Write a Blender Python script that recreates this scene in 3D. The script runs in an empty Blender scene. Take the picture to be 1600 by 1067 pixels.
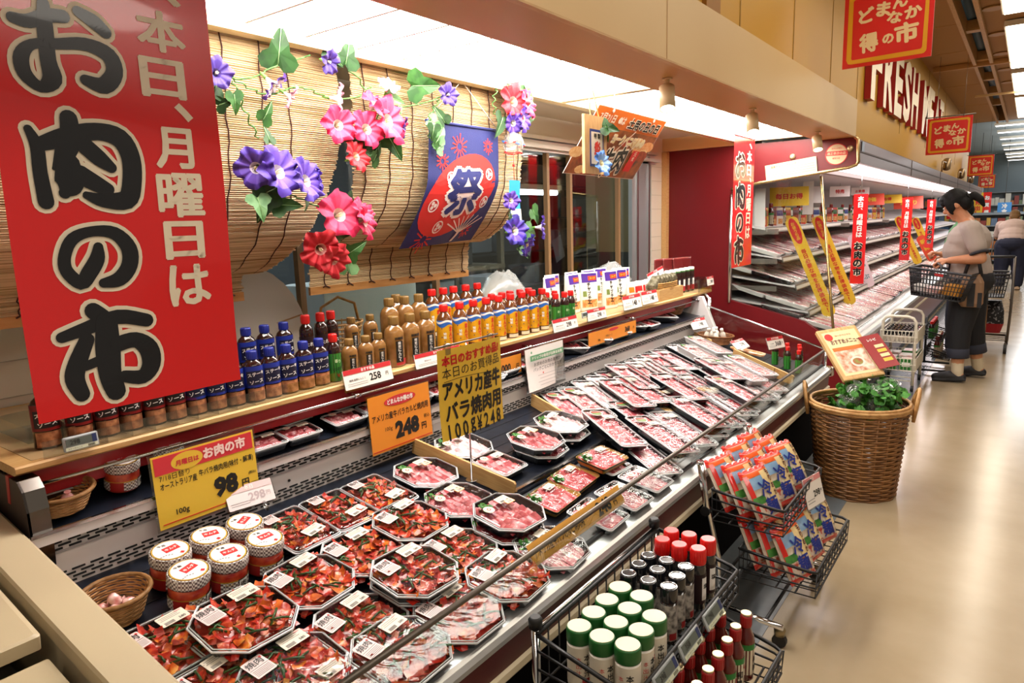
import bpy, math, random
from mathutils import Matrix, Vector
from math import pi, sin, cos, radians as rad
random.seed(7)
SC = bpy.context.scene
COL = SC.collection
# ------------------------------------------------------------------ camera, world, exposure
cam_d = bpy.data.cameras.new('camera'); cam = bpy.data.objects.new('camera', cam_d); COL.objects.link(cam)
cam_d.sensor_width = 36.0; cam_d.lens = 1075.0 * 36.0 / 1600.0; cam_d.clip_start = 0.02; cam_d.clip_end = 200
cam.matrix_world = Matrix(((0.59462211, 0.15379424, -0.78915897, 0.0), (-0.80340898, 0.07586094, -0.59057526, 0.0),
                           (-0.03096073, 0.98518651, 0.16866826, 1.45), (0, 0, 0, 1)))
SC.camera = cam
SC.view_settings.view_transform = 'Standard'; SC.view_settings.look = 'None'
SC.view_settings.gamma = 1.0; SC.view_settings.use_curve_mapping = False
SC.view_settings.exposure = 0.0
W = bpy.data.worlds.new('world'); SC.world = W; W.use_nodes = True
W.node_tree.nodes['Background'].inputs[0].default_value = (1.0, 0.86, 0.68, 1)
W.node_tree.nodes['Background'].inputs[1].default_value = 0.28
SC.cycles.max_bounces = 7; SC.cycles.transparent_max_bounces = 16; SC.cycles.diffuse_bounces = 3
SC.cycles.glossy_bounces = 3; SC.cycles.transmission_bounces = 4
SC.cycles.caustics_reflective = False; SC.cycles.caustics_refractive = False
SC.cycles.sample_clamp_indirect = 4.0

def area(name, loc, sx, sy, power, col, rot=(0, 0, 0)):
    d = bpy.data.lights.new(name, 'AREA'); d.shape = 'RECTANGLE'; d.size = sx; d.size_y = sy; d.energy = power; d.color = col
    o = bpy.data.objects.new(name, d); o.location = loc; o.rotation_euler = rot; COL.objects.link(o); return o
# the shop's ceiling lamps over the aisle (the ones beyond the frame too), then an added up-light
area('aisle_lamp_light', (1.6, -2.9, 3.1), 4.5, .9, 76, (1.0, .92, .80))
area('aisle_lamp_light', (-1.6, -1.2, 3.1), 2.0, .9, 22, (1.0, .91, .78))
area('aisle_lamp_light', (5.0, -0.9, 3.1), 4.0, .5, 34, (1.0, .91, .78))
area('aisle_lamp_light', (10.5, -0.7, 3.1), 6.0, .5, 50, (1.0, .91, .78))
area('aisle_lamp_light', (24.5, -0.9, 3.15), 13.0, 2.0, 420, (.95, .97, 1.0))
area('aisle_lamp_light', (24.5, -1.0, 2.9), 13.0, 3.0, 260, (.95, .97, 1.0), (pi, 0, 0))  # added up-light without a fitting, brightens the far grey ceiling
# the lamp under the hood of the wall fridge
area('hood_lamp_light', (11.5, 1.16, 1.765), 12.0, .10, 62, (1.0, .90, .90), (rad(-18), 0, 0))

# ------------------------------------------------------------------ helpers
def lin(h):
    h = h.lstrip('#'); c = [int(h[i:i+2], 16) / 255 for i in (0, 2, 4)]
    return tuple((x / 12.92 if x <= .04045 else ((x + .055) / 1.055) ** 2.4) for x in c) + (1,)
MATS = {}
def mt(name, hexc='#808080', rough=.5, metal=0.0, spec=.5, emit=0.0, noise=None, bump=None, coat=0.0, stretch=None, sharp=None):
    """procedural material; noise=(hex2, scale, detail), bump=(scale, strength), stretch=mapping scale, sharp=ramp ends"""
    if name in MATS: return MATS[name]
    m = bpy.data.materials.new(name); m.use_nodes = True; nt = m.node_tree; b = nt.nodes['Principled BSDF']
    b.inputs['Base Color'].default_value = lin(hexc); b.inputs['Roughness'].default_value = rough
    b.inputs['Metallic'].default_value = metal; b.inputs['Specular IOR Level'].default_value = spec
    b.inputs['Coat Weight'].default_value = coat
    tc = None
    def coords():
        t = nt.nodes.new('ShaderNodeTexCoord')
        if stretch:
            mp = nt.nodes.new('ShaderNodeMapping'); mp.inputs['Scale'].default_value = stretch
            nt.links.new(t.outputs['Object'], mp.inputs['Vector']); return mp.outputs['Vector']
        return t.outputs['Object']
    if noise:
        n = nt.nodes.new('ShaderNodeTexNoise'); n.inputs['Scale'].default_value = noise[1]; n.inputs['Detail'].default_value = noise[2]
        nt.links.new(coords(), n.inputs['Vector'])
        r = nt.nodes.new('ShaderNodeValToRGB'); lo, hi = sharp or (.35, .65)
        r.color_ramp.elements[0].position = lo; r.color_ramp.elements[1].position = hi
        r.color_ramp.elements[0].color = lin(hexc); r.color_ramp.elements[1].color = lin(noise[0])
        nt.links.new(n.outputs['Fac'], r.inputs['Fac']); nt.links.new(r.outputs['Color'], b.inputs['Base Color'])
    if bump:
        n = nt.nodes.new('ShaderNodeTexNoise'); n.inputs['Scale'].default_value = bump[0]; n.inputs['Detail'].default_value = 3
        nt.links.new(coords(), n.inputs['Vector'])
        bp = nt.nodes.new('ShaderNodeBump'); bp.inputs['Strength'].default_value = bump[1]; bp.inputs['Distance'].default_value = .01
        nt.links.new(n.outputs['Fac'], bp.inputs['Height']); nt.links.new(bp.outputs['Normal'], b.inputs['Normal'])
    if emit:
        b.inputs['Emission Color'].default_value = lin(hexc); b.inputs['Emission Strength'].default_value = emit
    MATS[name] = m; return m
def clear(name, tint='#ffffff', gloss=.08, rough=.05, bump=None, edge=.5, haze=0.0):
    """thin clear plastic or glass: lets light through, reflects at grazing angles"""
    if name in MATS: return MATS[name]
    m = bpy.data.materials.new(name); m.use_nodes = True; nt = m.node_tree; nt.nodes.clear()
    out = nt.nodes.new('ShaderNodeOutputMaterial'); tr = nt.nodes.new('ShaderNodeBsdfTransparent'); gl = nt.nodes.new('ShaderNodeBsdfGlossy')
    tr.inputs[0].default_value = lin(tint); gl.inputs['Roughness'].default_value = rough; gl.inputs['Color'].default_value = (1, 1, 1, 1)
    mx = nt.nodes.new('ShaderNodeMixShader'); lw = nt.nodes.new('ShaderNodeLayerWeight'); lw.inputs['Blend'].default_value = .25
    ma = nt.nodes.new('ShaderNodeMath'); ma.operation = 'MULTIPLY_ADD'; ma.inputs[1].default_value = edge; ma.inputs[2].default_value = gloss
    ma.use_clamp = True
    nt.links.new(lw.outputs['Fresnel'], ma.inputs[0]); nt.links.new(ma.outputs[0], mx.inputs[0])
    nt.links.new(tr.outputs[0], mx.inputs[1]); nt.links.new(gl.outputs[0], mx.inputs[2])
    if bump:
        t = nt.nodes.new('ShaderNodeTexCoord'); n = nt.nodes.new('ShaderNodeTexNoise'); n.inputs['Scale'].default_value = bump[0]; n.inputs['Detail'].default_value = 2
        n.inputs['Distortion'].default_value = 1.5
        nt.links.new(t.outputs['Object'], n.inputs['Vector']); bp = nt.nodes.new('ShaderNodeBump')
        bp.inputs['Strength'].default_value = bump[1]; bp.inputs['Distance'].default_value = .01
        nt.links.new(n.outputs['Fac'], bp.inputs['Height']); nt.links.new(bp.outputs['Normal'], gl.inputs['Normal']); nt.links.new(bp.outputs['Normal'], lw.inputs['Normal'])
    last = mx
    if haze:
        df = nt.nodes.new('ShaderNodeBsdfDiffuse'); df.inputs[0].default_value = (.85, .86, .86, 1)
        m2 = nt.nodes.new('ShaderNodeMixShader'); m2.inputs[0].default_value = haze
        nt.links.new(mx.outputs[0], m2.inputs[1]); nt.links.new(df.outputs[0], m2.inputs[2]); last = m2
    nt.links.new(last.outputs[0], out.inputs[0])
    MATS[name] = m; return m
def glow(name, hexc, strength):
    if name in MATS: return MATS[name]
    m = bpy.data.materials.new(name); m.use_nodes = True; nt = m.node_tree; nt.nodes.clear()
    out = nt.nodes.new('ShaderNodeOutputMaterial'); e = nt.nodes.new('ShaderNodeEmission')
    e.inputs[0].default_value = lin(hexc); e.inputs[1].default_value = strength; nt.links.new(e.outputs[0], out.inputs[0])
    MATS[name] = m; return m

def T(x=0, y=0, z=0): return Matrix.Translation((x, y, z))
def RX(a): return Matrix.Rotation(rad(a), 4, 'X')
def RY(a): return Matrix.Rotation(rad(a), 4, 'Y')
def RZ(a): return Matrix.Rotation(rad(a), 4, 'Z')
def S(x, y=None, z=None): return Matrix.Diagonal((x, x if y is None else y, x if z is None else z, 1))
def frame(o, xa, ya):
    """matrix with its origin at o, local x along xa and local y near ya"""
    x = Vector(xa).normalized(); z = x.cross(Vector(ya)).normalized(); y = z.cross(x)
    m = Matrix((x, y, z)).transposed().to_4x4(); m.translation = o; return m

class MB:
    """collects shapes and links them as ONE mesh object"""
    def __init__(s): s.v = []; s.f = []; s.mi = []; s.sm = []; s.mats = []
    def slot(s, m):
        if m not in s.mats: s.mats.append(m)
        return s.mats.index(m)
    def add(s, vs, fs, m, M=None, smooth=False):
        o = len(s.v); k = s.slot(m)
        s.v += [tuple(M @ Vector(p)) for p in vs] if M is not None else [tuple(p) for p in vs]
        for f in fs: s.f.append([i + o for i in f]); s.mi.append(k); s.sm.append(smooth)
        return s
    def box(s, c, d, m, M=None, bev=0):
        x, y, z = d[0] / 2, d[1] / 2, d[2] / 2
        if bev <= 0:
            vs = [(c[0] + a * x, c[1] + b * y, c[2] + e * z) for a in (-1, 1) for b in (-1, 1) for e in (-1, 1)]
            return s.add(vs, [(0, 1, 3, 2), (4, 6, 7, 5), (0, 4, 5, 1), (2, 3, 7, 6), (0, 2, 6, 4), (1, 5, 7, 3)], m, M)
        poly = rrect(d[0], d[1], bev, 3)
        pr = [(1 - bev * 2 / min(d[0], d[1]), -z), (1, -z + bev * .6), (1, z - bev * .6), (1 - bev * 2 / min(d[0], d[1]), z)]
        return s.loft([[(c[0] + p[0] * k, c[1] + p[1] * k, c[2] + h) for p in poly] for k, h in pr], m, M, True, True)
    def loft(s, rings, m, M=None, cap0=False, cap1=False, closed=True, smooth=False):
        n = len(rings[0]); vs = [p for r in rings for p in r]; fs = []
        for i in range(len(rings) - 1):
            for j in range(n if closed else n - 1):
                k = (j + 1) % n; fs.append((i * n + j, i * n + k, (i + 1) * n + k, (i + 1) * n + j))
        s.add(vs, fs, m, M, smooth)
        o = len(s.v) - len(vs); k = s.slot(m)
        if cap0: s.f.append([o + j for j in range(n)][::-1]); s.mi.append(k); s.sm.append(False)
        if cap1: s.f.append([o + (len(rings) - 1) * n + j for j in range(n)]); s.mi.append(k); s.sm.append(False)
        return s
    def lathe(s, prof, m, M=None, n=16, cap0=True, cap1=True, smooth=True, sx=1, sy=1):
        return s.loft([[(r * cos(2 * pi * j / n) * sx, r * sin(2 * pi * j / n) * sy, z) for j in range(n)] for r, z in prof], m, M, cap0, cap1, True, smooth)
    def tube(s, pts, r, m, M=None, n=8, closed=False, caps=True, smooth=True):
        P = [Vector(p) for p in pts]; rings = []; up = None; N = len(P)
        for i in range(N):
            a = P[(i - 1) % N] if (closed or i > 0) else P[i]; b = P[(i + 1) % N] if (closed or i < N - 1) else P[i]
            d = (b - a).normalized()
            if up is None:
                up = Vector((0, 0, 1)) if abs(d.z) < .9 else Vector((1, 0, 0))
            x = up.cross(d)
            if x.length < 1e-6: x = Vector((1, 0, 0)).cross(d)
            x.normalize(); y = d.cross(x); up = y
            rr = r[i] if isinstance(r, (list, tuple)) else r
            rings.append([P[i] + (x * cos(2 * pi * j / n) + y * sin(2 * pi * j / n)) * rr for j in range(n)])
        if closed: rings.append(rings[0])
        return s.loft(rings, m, M, caps and not closed, caps and not closed, True, smooth)
    def grid(s, fn, nu, nv, m, M=None, smooth=True):
        vs = [fn(i / nu, j / nv) for j in range(nv + 1) for i in range(nu + 1)]; w = nu + 1
        return s.add(vs, [(j * w + i, j * w + i + 1, (j + 1) * w + i + 1, (j + 1) * w + i) for j in range(nv) for i in range(nu)], m, M, smooth)
    def poly(s, pts, z0, z1, m, M=None):
        return s.loft([[(p[0], p[1], z0) for p in pts], [(p[0], p[1], z1) for p in pts]], m, M, True, True)
    def flat(s, pts, m, M=None, z=0):
        return s.add([(p[0], p[1], z) for p in pts], [tuple(range(len(pts)))], m, M)
    def text(s, body, w, h, m, M=None, bold=0.0, keep=True):
        """lettering whose box is fitted into w x h about the local origin, facing local +z; heavy ideographs are
        thickened by small shifted copies, lighter lettering by growing the outline"""
        heavy = bold > .005 and any(0x4e00 <= ord(ch) < 0xa000 or 0x3040 <= ord(ch) < 0x3100 for ch in body)
        vs, fs, bw, bh = glyphs(body, 0.0 if heavy else bold)
        if bw <= 0: return s
        g = (bold * 1.0) if heavy else 0
        kx, ky = w / (bw + 2 * g), h / (bh + 2 * g)
        if keep: kx = ky = min(kx, ky)
        if not heavy: return s.add([(x * kx, y * ky, 0) for x, y in vs], fs, m, M)
        n = 10 if bold > .05 else 6 if bold > .025 else 4
        for q in range(n + 1):
            a = 2 * pi * q / n; r = g if q < n else 0
            s.add([((x + r * cos(a)) * kx, (y + r * sin(a)) * ky, q * .00003) for x, y in vs], fs, m, M)
        return s
    def vtext(s, body, w, h, m, M=None, bold=0.0):
        """vertical writing: one character under the next inside w x h"""
        n = len(body); c = h / n
        for i, ch in enumerate(body):
            M2 = T(0, h / 2 - c * (i + .5), 0)
            if ch == '、':
                s.text(ch, c * .3, c * .3, m, (M if M is not None else Matrix()) @ M2 @ T(w * .15, c * .3, 0), bold); continue
            s.text(ch, w, c * .92, m, (M if M is not None else Matrix()) @ M2, bold, keep=ch not in 'ー一')
        return s
    def strokes(s, sts, grow, m, M=None, z=0.0):
        """brush strokes given as [(x, y, half width), ...] polylines"""
        for q, st in enumerate(sts):
            zz = z + q * .00012; P = smooth_path(st, 4); n = len(P); L = []; R = []
            for i in range(n):
                a = P[max(i - 1, 0)]; b = P[min(i + 1, n - 1)]; dx, dy = b[0] - a[0], b[1] - a[1]; l = math.hypot(dx, dy) or 1
                w = P[i][2] + grow; nx, ny = -dy / l, dx / l
                L.append((P[i][0] + nx * w, P[i][1] + ny * w)); R.append((P[i][0] - nx * w, P[i][1] - ny * w))
            vs = [(x, y, zz) for x, y in L] + [(x, y, zz) for x, y in R]
            fs = [(i + n, i + 1 + n, i + 1, i) for i in range(n - 1)]
            for e, s0 in ((0, 1), (n - 1, -1)):
                c = P[e]; a0 = math.atan2(L[e][1] - c[1], L[e][0] - c[0]); o = len(vs); k = 7; w = c[2] + grow
                for t in range(k + 1):
                    a = a0 + s0 * pi * t / k; vs.append((c[0] + cos(a) * w, c[1] + sin(a) * w, zz))
                ids = list(range(o, o + k + 1)); fs.append(tuple(ids if s0 > 0 else ids[::-1]))
            s.add(vs, fs, m, M)
        return s
    def mesh(s, name):
        me = bpy.data.meshes.new(name); me.from_pydata(s.v, [], s.f)
        for m in s.mats: me.materials.append(m)
        me.polygons.foreach_set('material_index', s.mi); me.polygons.foreach_set('use_smooth', s.sm); me.update(); return me
    def build(s, name, parent=None, **kw):
        o = bpy.data.objects.new(name, s.mesh(name)); COL.objects.link(o)
        if parent is not None: o.parent = parent
        for k, v in kw.items(): o[k] = v
        return o
def smooth_path(st, sub):
    if len(st) < 3: return [tuple(p) for p in st]
    out = []; n = len(st)
    for i in range(n - 1):
        p0, p1, p2, p3 = st[max(i - 1, 0)], st[i], st[i + 1], st[min(i + 2, n - 1)]
        for k in range(sub):
            t = k / sub
            out.append(tuple(.5 * (2 * b + (c - a) * t + (2 * a - 5 * b + 4 * c - d) * t * t + (-a + 3 * b - 3 * c + d) * t ** 3) for a, b, c, d in zip(p0, p1, p2, p3)))
    out.append(tuple(st[-1])); return out
_G = {}
def glyphs(body, bold):
    k = (body, round(bold, 4))
    if k not in _G:
        c = bpy.data.curves.new('lettering', 'FONT'); c.body = body; c.resolution_u = 2; c.offset = bold; c.align_x = 'CENTER'
        o = bpy.data.objects.new('lettering', c); COL.objects.link(o)
        me = o.to_mesh(); vs = [(v.co.x, v.co.y) for v in me.vertices]; fs = [tuple(p.vertices) for p in me.polygons]
        o.to_mesh_clear(); bpy.data.objects.remove(o); bpy.data.curves.remove(c)
        if vs:
            x0, x1 = min(v[0] for v in vs), max(v[0] for v in vs); y0, y1 = min(v[1] for v in vs), max(v[1] for v in vs)
            vs = [(x - (x0 + x1) / 2, y - (y0 + y1) / 2) for x, y in vs]; _G[k] = (vs, fs, x1 - x0, max(y1 - y0, 1e-3))
        else: _G[k] = ([], [], 0, 1)
    return _G[k]
def rrect(w, h, r, k=4):
    out = []
    for cx, cy, a0 in ((w / 2 - r, h / 2 - r, 0), (-w / 2 + r, h / 2 - r, 90), (-w / 2 + r, -h / 2 + r, 180), (w / 2 - r, -h / 2 + r, 270)):
        for i in range(k + 1):
            a = rad(a0 + 90 * i / k); out.append((cx + r * cos(a), cy + r * sin(a)))
    return out
def cham(w, h, c): return [(w/2, -h/2 + c), (w/2, h/2 - c), (w/2 - c, h/2), (-w/2 + c, h/2), (-w/2, h/2 - c), (-w/2, -h/2 + c), (-w/2 + c, -h/2), (w/2 - c, -h/2)]
def thing(name, label, cat, loc=(0, 0, 0), rz=0, group=None, M=None):
    o = bpy.data.objects.new(name, None); COL.objects.link(o); o.empty_display_size = .05
    if M is not None: o.matrix_world = M
    else: o.location = loc; o.rotation_euler = (0, 0, rad(rz))
    return tag(o, label, cat, group)
def tag(o, label, cat, group=None):
    o['label'] = label; o['category'] = cat
    if group: o['group'] = group
    return o
def struct(o, label=None, cat=None):
    o['kind'] = 'structure'
    if label: o['label'] = label
    if cat: o['category'] = cat
    return o
KIDS = {}
def dup(root, label, M=None, loc=None, rot=(0, 0, 0), group=None, scale=None):
    """copy of a thing with copies of its parts and sub-parts"""
    r = root.copy(); COL.objects.link(r)
    if M is not None: r.matrix_world = M
    else:
        r.location = loc; r.rotation_euler = tuple(rad(a) for a in rot)
    if scale: r.scale = scale if isinstance(scale, tuple) else (scale,) * 3
    r['label'] = label
    if group: r['group'] = group
    if root.name not in KIDS: KIDS[root.name] = [(c, [g for g in bpy.data.objects if g.parent == c]) for c in bpy.data.objects if c.parent == root]
    for ch, gs in KIDS[root.name]:
        c = ch.copy(); COL.objects.link(c); c.parent = r
        for g in gs:
            d = g.copy(); COL.objects.link(d); d.parent = c
    return r
class Kind:
    """a prototype whose first placing is the thing itself and whose later ones are copies"""
    def __init__(s, root): s.root = root; s.used = False
    def put(s, label, loc=None, rot=(0, 0, 0), group=None, M=None, scale=None):
        if s.used: return dup(s.root, label, M, loc, rot, group, scale)
        o = s.root; s.used = True
        if o.name not in KIDS: KIDS[o.name] = [(c, [g for g in bpy.data.objects if g.parent == c]) for c in bpy.data.objects if c.parent == o]
        if M is not None: o.matrix_world = M
        else: o.location = loc; o.rotation_euler = tuple(rad(a) for a in rot)
        if scale: o.scale = scale if isinstance(scale, tuple) else (scale,) * 3
        o['label'] = label
        if group: o['group'] = group
        return o
def nth(i):
    if i < 20: return ORD[i]
    t, u = divmod(i + 1, 10); T_ = ['', '', 'twent', 'thirt', 'fort', 'fift', 'sixt', 'sevent'][t]
    return T_ + 'ieth' if u == 0 else T_ + 'y-' + ORD[u - 1]
ORD = ['first', 'second', 'third', 'fourth', 'fifth', 'sixth', 'seventh', 'eighth', 'ninth', 'tenth', 'eleventh', 'twelfth', 'thirteenth', 'fourteenth',
       'fifteenth', 'sixteenth', 'seventeenth', 'eighteenth', 'nineteenth', 'twentieth', 'twenty-first', 'twenty-second', 'twenty-third', 'twenty-fourth']
# ================================================================== the setting
m_floor = mt('beige_vinyl', '#a5947a', .20, spec=.45, noise=('#968468', 3.0, 4), sharp=(.3, .7))
m_tile = mt('grey_blue_tile', '#6d7275', .22, noise=('#5e6468', 5, 3))
m_yel = mt('yellow_wall', '#c29222', .55)
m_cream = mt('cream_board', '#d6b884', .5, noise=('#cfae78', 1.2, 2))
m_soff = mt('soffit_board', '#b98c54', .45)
m_ceil = mt('ceiling_board', '#a97e4a', .7)
m_wood = mt('pale_wood', '#c8a26a', .45, noise=('#b98d55', 14, 4), stretch=(1, 12, 12))
m_tilew = mt('white_tile', '#d3cbb8', .3)
m_red = mt('deep_red_panel', '#661117', .32, spec=.4)
m_grey = mt('far_ceiling', '#8b979b', .8)
m_lamp = glow('lamp_tube', '#fff6e2', 9)
m_lampw = glow('light_box', '#fff8f0', 21)
m_steel = mt('steel', '#b8b9ba', .3, 1.0)
m_chrome = mt('chrome', '#dfe0e2', .12, 1.0)
m_dark = mt('dark_void', '#16181f', .8)

def sbox(name, x0, x1, y0, y1, z0, z1, m, **kw):
    return struct(MB().box(((x0+x1)/2, (y0+y1)/2, (z0+z1)/2), (x1-x0, y1-y0, z1-z0), m).build(name), **kw)
sbox('floor', -3, 34, -9, 6.2, -.12, 0, m_floor)
sbox('floor_border', -3, 17, .64, .97, 0, .002, m_tile)
# wall behind the counter: a run of windows between white tiled piers
b = MB()
b.box((1.5, 2.49, .46), (7.9, .12, .92), m_tilew); b.box((1.5, 2.49, 1.985), (7.9, .12, .21), m_tilew)
b.box((-.65, 2.49, 1.4), (3.6, .12, .96), m_tilew); b.box((5.31, 2.49, 1.4), (.3, .12, .96), m_tilew)
for k in range(9): b.box((.1, 2.4285, .98 + k * .11), (2.1, .003, .003), mt('tile_joint', '#b5ad9a', .8)); b.box((5.31, 2.4285, .98 + k * .11), (.3, .003, .003), mt('tile_joint'))
struct(b.build('wall_back'))
sbox('trim_1', 5.345, 5.396, 2.385, 2.428, .96, 1.98, m_wood)
sbox('ceiling_counter', -2.5, 5.45, 1.86, 2.55, 2.085, 2.13, mt('white_ceiling', '#d9d0bf', .7))
sbox('beam_counter', 5.36, 5.44, 1.84, 2.43, 1.985, 2.09, m_cream)
# boxed lintel with the spot lamps
b = MB()
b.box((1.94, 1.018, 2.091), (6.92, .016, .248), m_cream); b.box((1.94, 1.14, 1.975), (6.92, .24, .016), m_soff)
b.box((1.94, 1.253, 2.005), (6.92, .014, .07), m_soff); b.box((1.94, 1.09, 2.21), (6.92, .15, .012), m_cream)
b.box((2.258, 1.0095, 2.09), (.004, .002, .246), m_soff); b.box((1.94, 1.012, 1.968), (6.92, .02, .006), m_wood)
b.box((5.392, 1.09, 2.09), (.016, .15, .246), m_cream)
struct(b.build('trim_2'))
# yellow wall above
b = MB(); b.box((11.9, 1.22, 2.56), (12.8, .12, 1.42), m_yel); b.box((1.2, 1.22, 2.75), (8.6, .12, 1.04), m_yel)
for x in (2.5, 3.41, 4.32, 5.25, 6.15, 8.4, 10.6, 12.8, 15): b.box((x, 1.1585, 2.75), (.012, .004, 1.0), mt('yellow_joint', '#a8823a', .7))
b.box((3.02, 1.150, 2.75), (.16, .02, 1.0), mt('brown_post', '#9a6a24', .6))
struct(b.build('wall_left'))
# aisle ceiling with its long slot
b = MB()
b.box((7.2, .955, 3.25), (20.8, .59, .1), m_ceil); b.box((7.2, -4.3, 3.25), (20.8, 9.6, .1), m_ceil)
for y in (.665, .50): b.box((7.2, y, 3.23), (20.8, .035, .16), m_wood)
for x in (8.6, 10.3, 11.9, 13.3, 14.8): b.box((x, .58, 3.24), (.12, .16, .1), m_wood)
b.box((7.2, .58, 3.6), (20.8, .5, .02), m_dark); b.box((7.2, .36, 3.42), (20.8, .02, .36), m_dark); b.box((7.2, .80, 3.42), (20.8, .02, .36), m_dark)
b.box((17.58, -3.9, 3.35), (.06, 10.2, .3), m_ceil)
for x in (8.2, 9.6, 12.2, 14.6): b.box((x, .9, 3.198), (.008, .5, .004), m_soff)
struct(b.build('ceiling'))
b = MB(); b.tube([(0, .45, 0), (8.6, .45, 0)], .06, mt('blue_duct', '#4f6a7c', .4), n=10); b.tube([(0, .4, .1), (8.6, .4, .1)], .03, m_steel, n=8)
o = b.build('service_duct'); o.location = (7.3, .16, 3.36); tag(o, 'blue duct running along the open slot in the aisle ceiling', 'duct')
for x, y in ((10.35, .2), (12.9, .2)):
    pass
b = MB(); b.box((10.38, -1.4, 3.165), (.05, 5.0, .06), m_soff); tag(b.build('ceiling_rail'), 'brown rail across the aisle ceiling, the nearer of two', 'rail')
b = MB(); b.box((12.9, -1.6, 3.12), (.03, 4.8, .03), m_cream); tag(b.build('ceiling_rail'), 'thin pale rail across the aisle ceiling, the farther of two', 'rail')
for i, (x, y) in enumerate(((7.77, .39), (8.91, .39), (10.04, .385), (11.19, .38), (12.32, .375))):
    b = MB(); b.lathe([(.085, -.01), (.085, .006)], mt('pale_disc', '#b79474', .5), n=24, smooth=False)
    b.tube([(.088 * cos(t * pi / 10), .088 * sin(t * pi / 10), -.006) for t in range(20)], .006, m_wood, n=5, closed=True)
    o = b.build('ceiling_speaker'); o.location = (x, y, 3.195)  # circular downlights, built unlit as plain discs
    tag(o, 'round flush ceiling cover over the aisle, %s from the front' % ORD[i], 'ceiling cover', 'round ceiling covers')
# aisle lamps: long white strips
AL = [(-1.6, 2.0), (1.2, 2.0), (4.0, 2.0), (6.75, 2.2), (9.6, 2.5), (12.3, 2.1), (15.2, 3.0)]
for i, (x, l) in enumerate(AL):
    t = thing('aisle_lamp', 'long white strip lamp over the aisle, %s from the front' % ORD[i], 'ceiling lamp', (x, .19, 3.145), 0, 'strip lamps over the aisle')
    MB().box((0, 0, .02), (l, .28, .05), mt('lamp_case', '#e8dfcc', .5)).build('lamp_case', t)
    MB().box((0, 0, -.008), (l - .04, .25, .006), glow('strip_lamp', '#fff2dc', 11)).build('diffuser', t)
# far end of the hall
sbox('ceiling_far', 17.6, 34, -9, 6.2, 3.5, 3.6, m_grey)
sbox('wall_far', 33.5, 33.7, -9, 6.2, 0, 3.5, mt('far_wall', '#8b979b', .8))
sbox('wall_far_left', 17.3, 34, 4.8, 4.9, 0, 3.5, mt('far_wall2', '#8a8f8c', .8))
for i, x in enumerate((19.07, 20.8, 22.8, 24.9, 26.9, 29.2, 31.0, 33.0)):
    b = MB(); b.box((0, 0, .02), (.2, 1.3, .06), mt('lamp_case')); b.box((0, 0, -.014), (.16, 1.26, .008), glow('far_lamp', '#ffffff', 5))
    o = b.build('far_ceiling_lamp'); o.location = (x, .12 + (x - 19) * .005, 3.25)
    tag(o, 'white tube lamp across the far grey ceiling, %s from the front' % ORD[i], 'ceiling lamp', 'tube lamps of the far hall')
    for y in (-.5, .5): MB().tube([(0, y, .05), (0, y, .26)], .006, m_steel, n=5).build('hanger', o)
# light box ceiling over the counter
t = thing('light_box', 'long glowing white light box ceiling above the meat counter', 'light box', (0, 0, 2.03))
b = MB(); b.box((3.13, 1.535, .006), (4.48, .535, .008), m_lampw); b.build('diffuser', t)
b = MB()
for x in (2.872, 5.375, .875): b.box((x, 1.535, -.012), (.045, .54, .03), mt('lamp_frame', '#d9c49a', .45))
b.box((3.13, 1.275, -.012), (4.5, .02, .035), mt('lamp_frame')); b.box((1.43, 1.825, -.005), (7.85, .05, .05), mt('lamp_frame')); b.box((-.83, 1.535, .0), (3.4, .55, .02), m_cream)
b.build('frame', t)
b = MB()
for k in range(22):
    x = 1.0 + k * .2
    if abs(x - 2.872) > .05: b.box((x, 1.535, -.004), (.01, .5, .012), mt('louvre', '#fffaf0', .6))
b.build('louvre', t)
# kitchen behind the glass
m_kw = mt('kitchen_wall', '#4b5157', .7); m_kb = mt('kitchen_beige', '#a39068', .7)
b = MB()
b.box((3.6, 4.75, 1.3), (9.4, .1, 2.6), m_kw); b.box((8.3, 3.65, 1.3), (.1, 2.2, 2.6), m_kw); b.box((5.66, 2.92, 1.3), (.12, .74, 2.6), m_kb); b.box((-1.1, 3.5, 1.3), (.1, 2.1, 2.6), m_kw)
b.box((5.62, 2.62, 1.55), (.06, .16, 1.5), mt('pale_green', '#a9ad82', .6)); b.box((5.595, 2.92, 1.0), (.02, .7, .4), mt('kitchen_dado', '#3a3428', .6)); b.box((5.59, 3.0, 1.62), (.02, .36, .9), mt('kitchen_beige2', '#8f7a4e', .5))
struct(b.build('wall_kitchen'))
sbox('ceiling_kitchen', -1.2, 8.3, 2.55, 4.8, 2.55, 2.65, m_kw)
t = thing('kitchen_lamp', 'white tube lamp glowing inside the dark preparation room', 'lamp', (4.78, 3.3, 1.70))
MB().box((0, 0, .04), (.70, .1, .04), mt('lamp_case')).build('lamp_case', t); MB().tube([(-.33, 0, 0), (.33, 0, 0)], .022, glow('kitchen_tube', '#f3f6ff', 9), n=8).build('tube', t)
area('kitchen_light', (2.8, 3.3, 2.5), 3.5, .3, 48, (.85, .92, 1.0))
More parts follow.
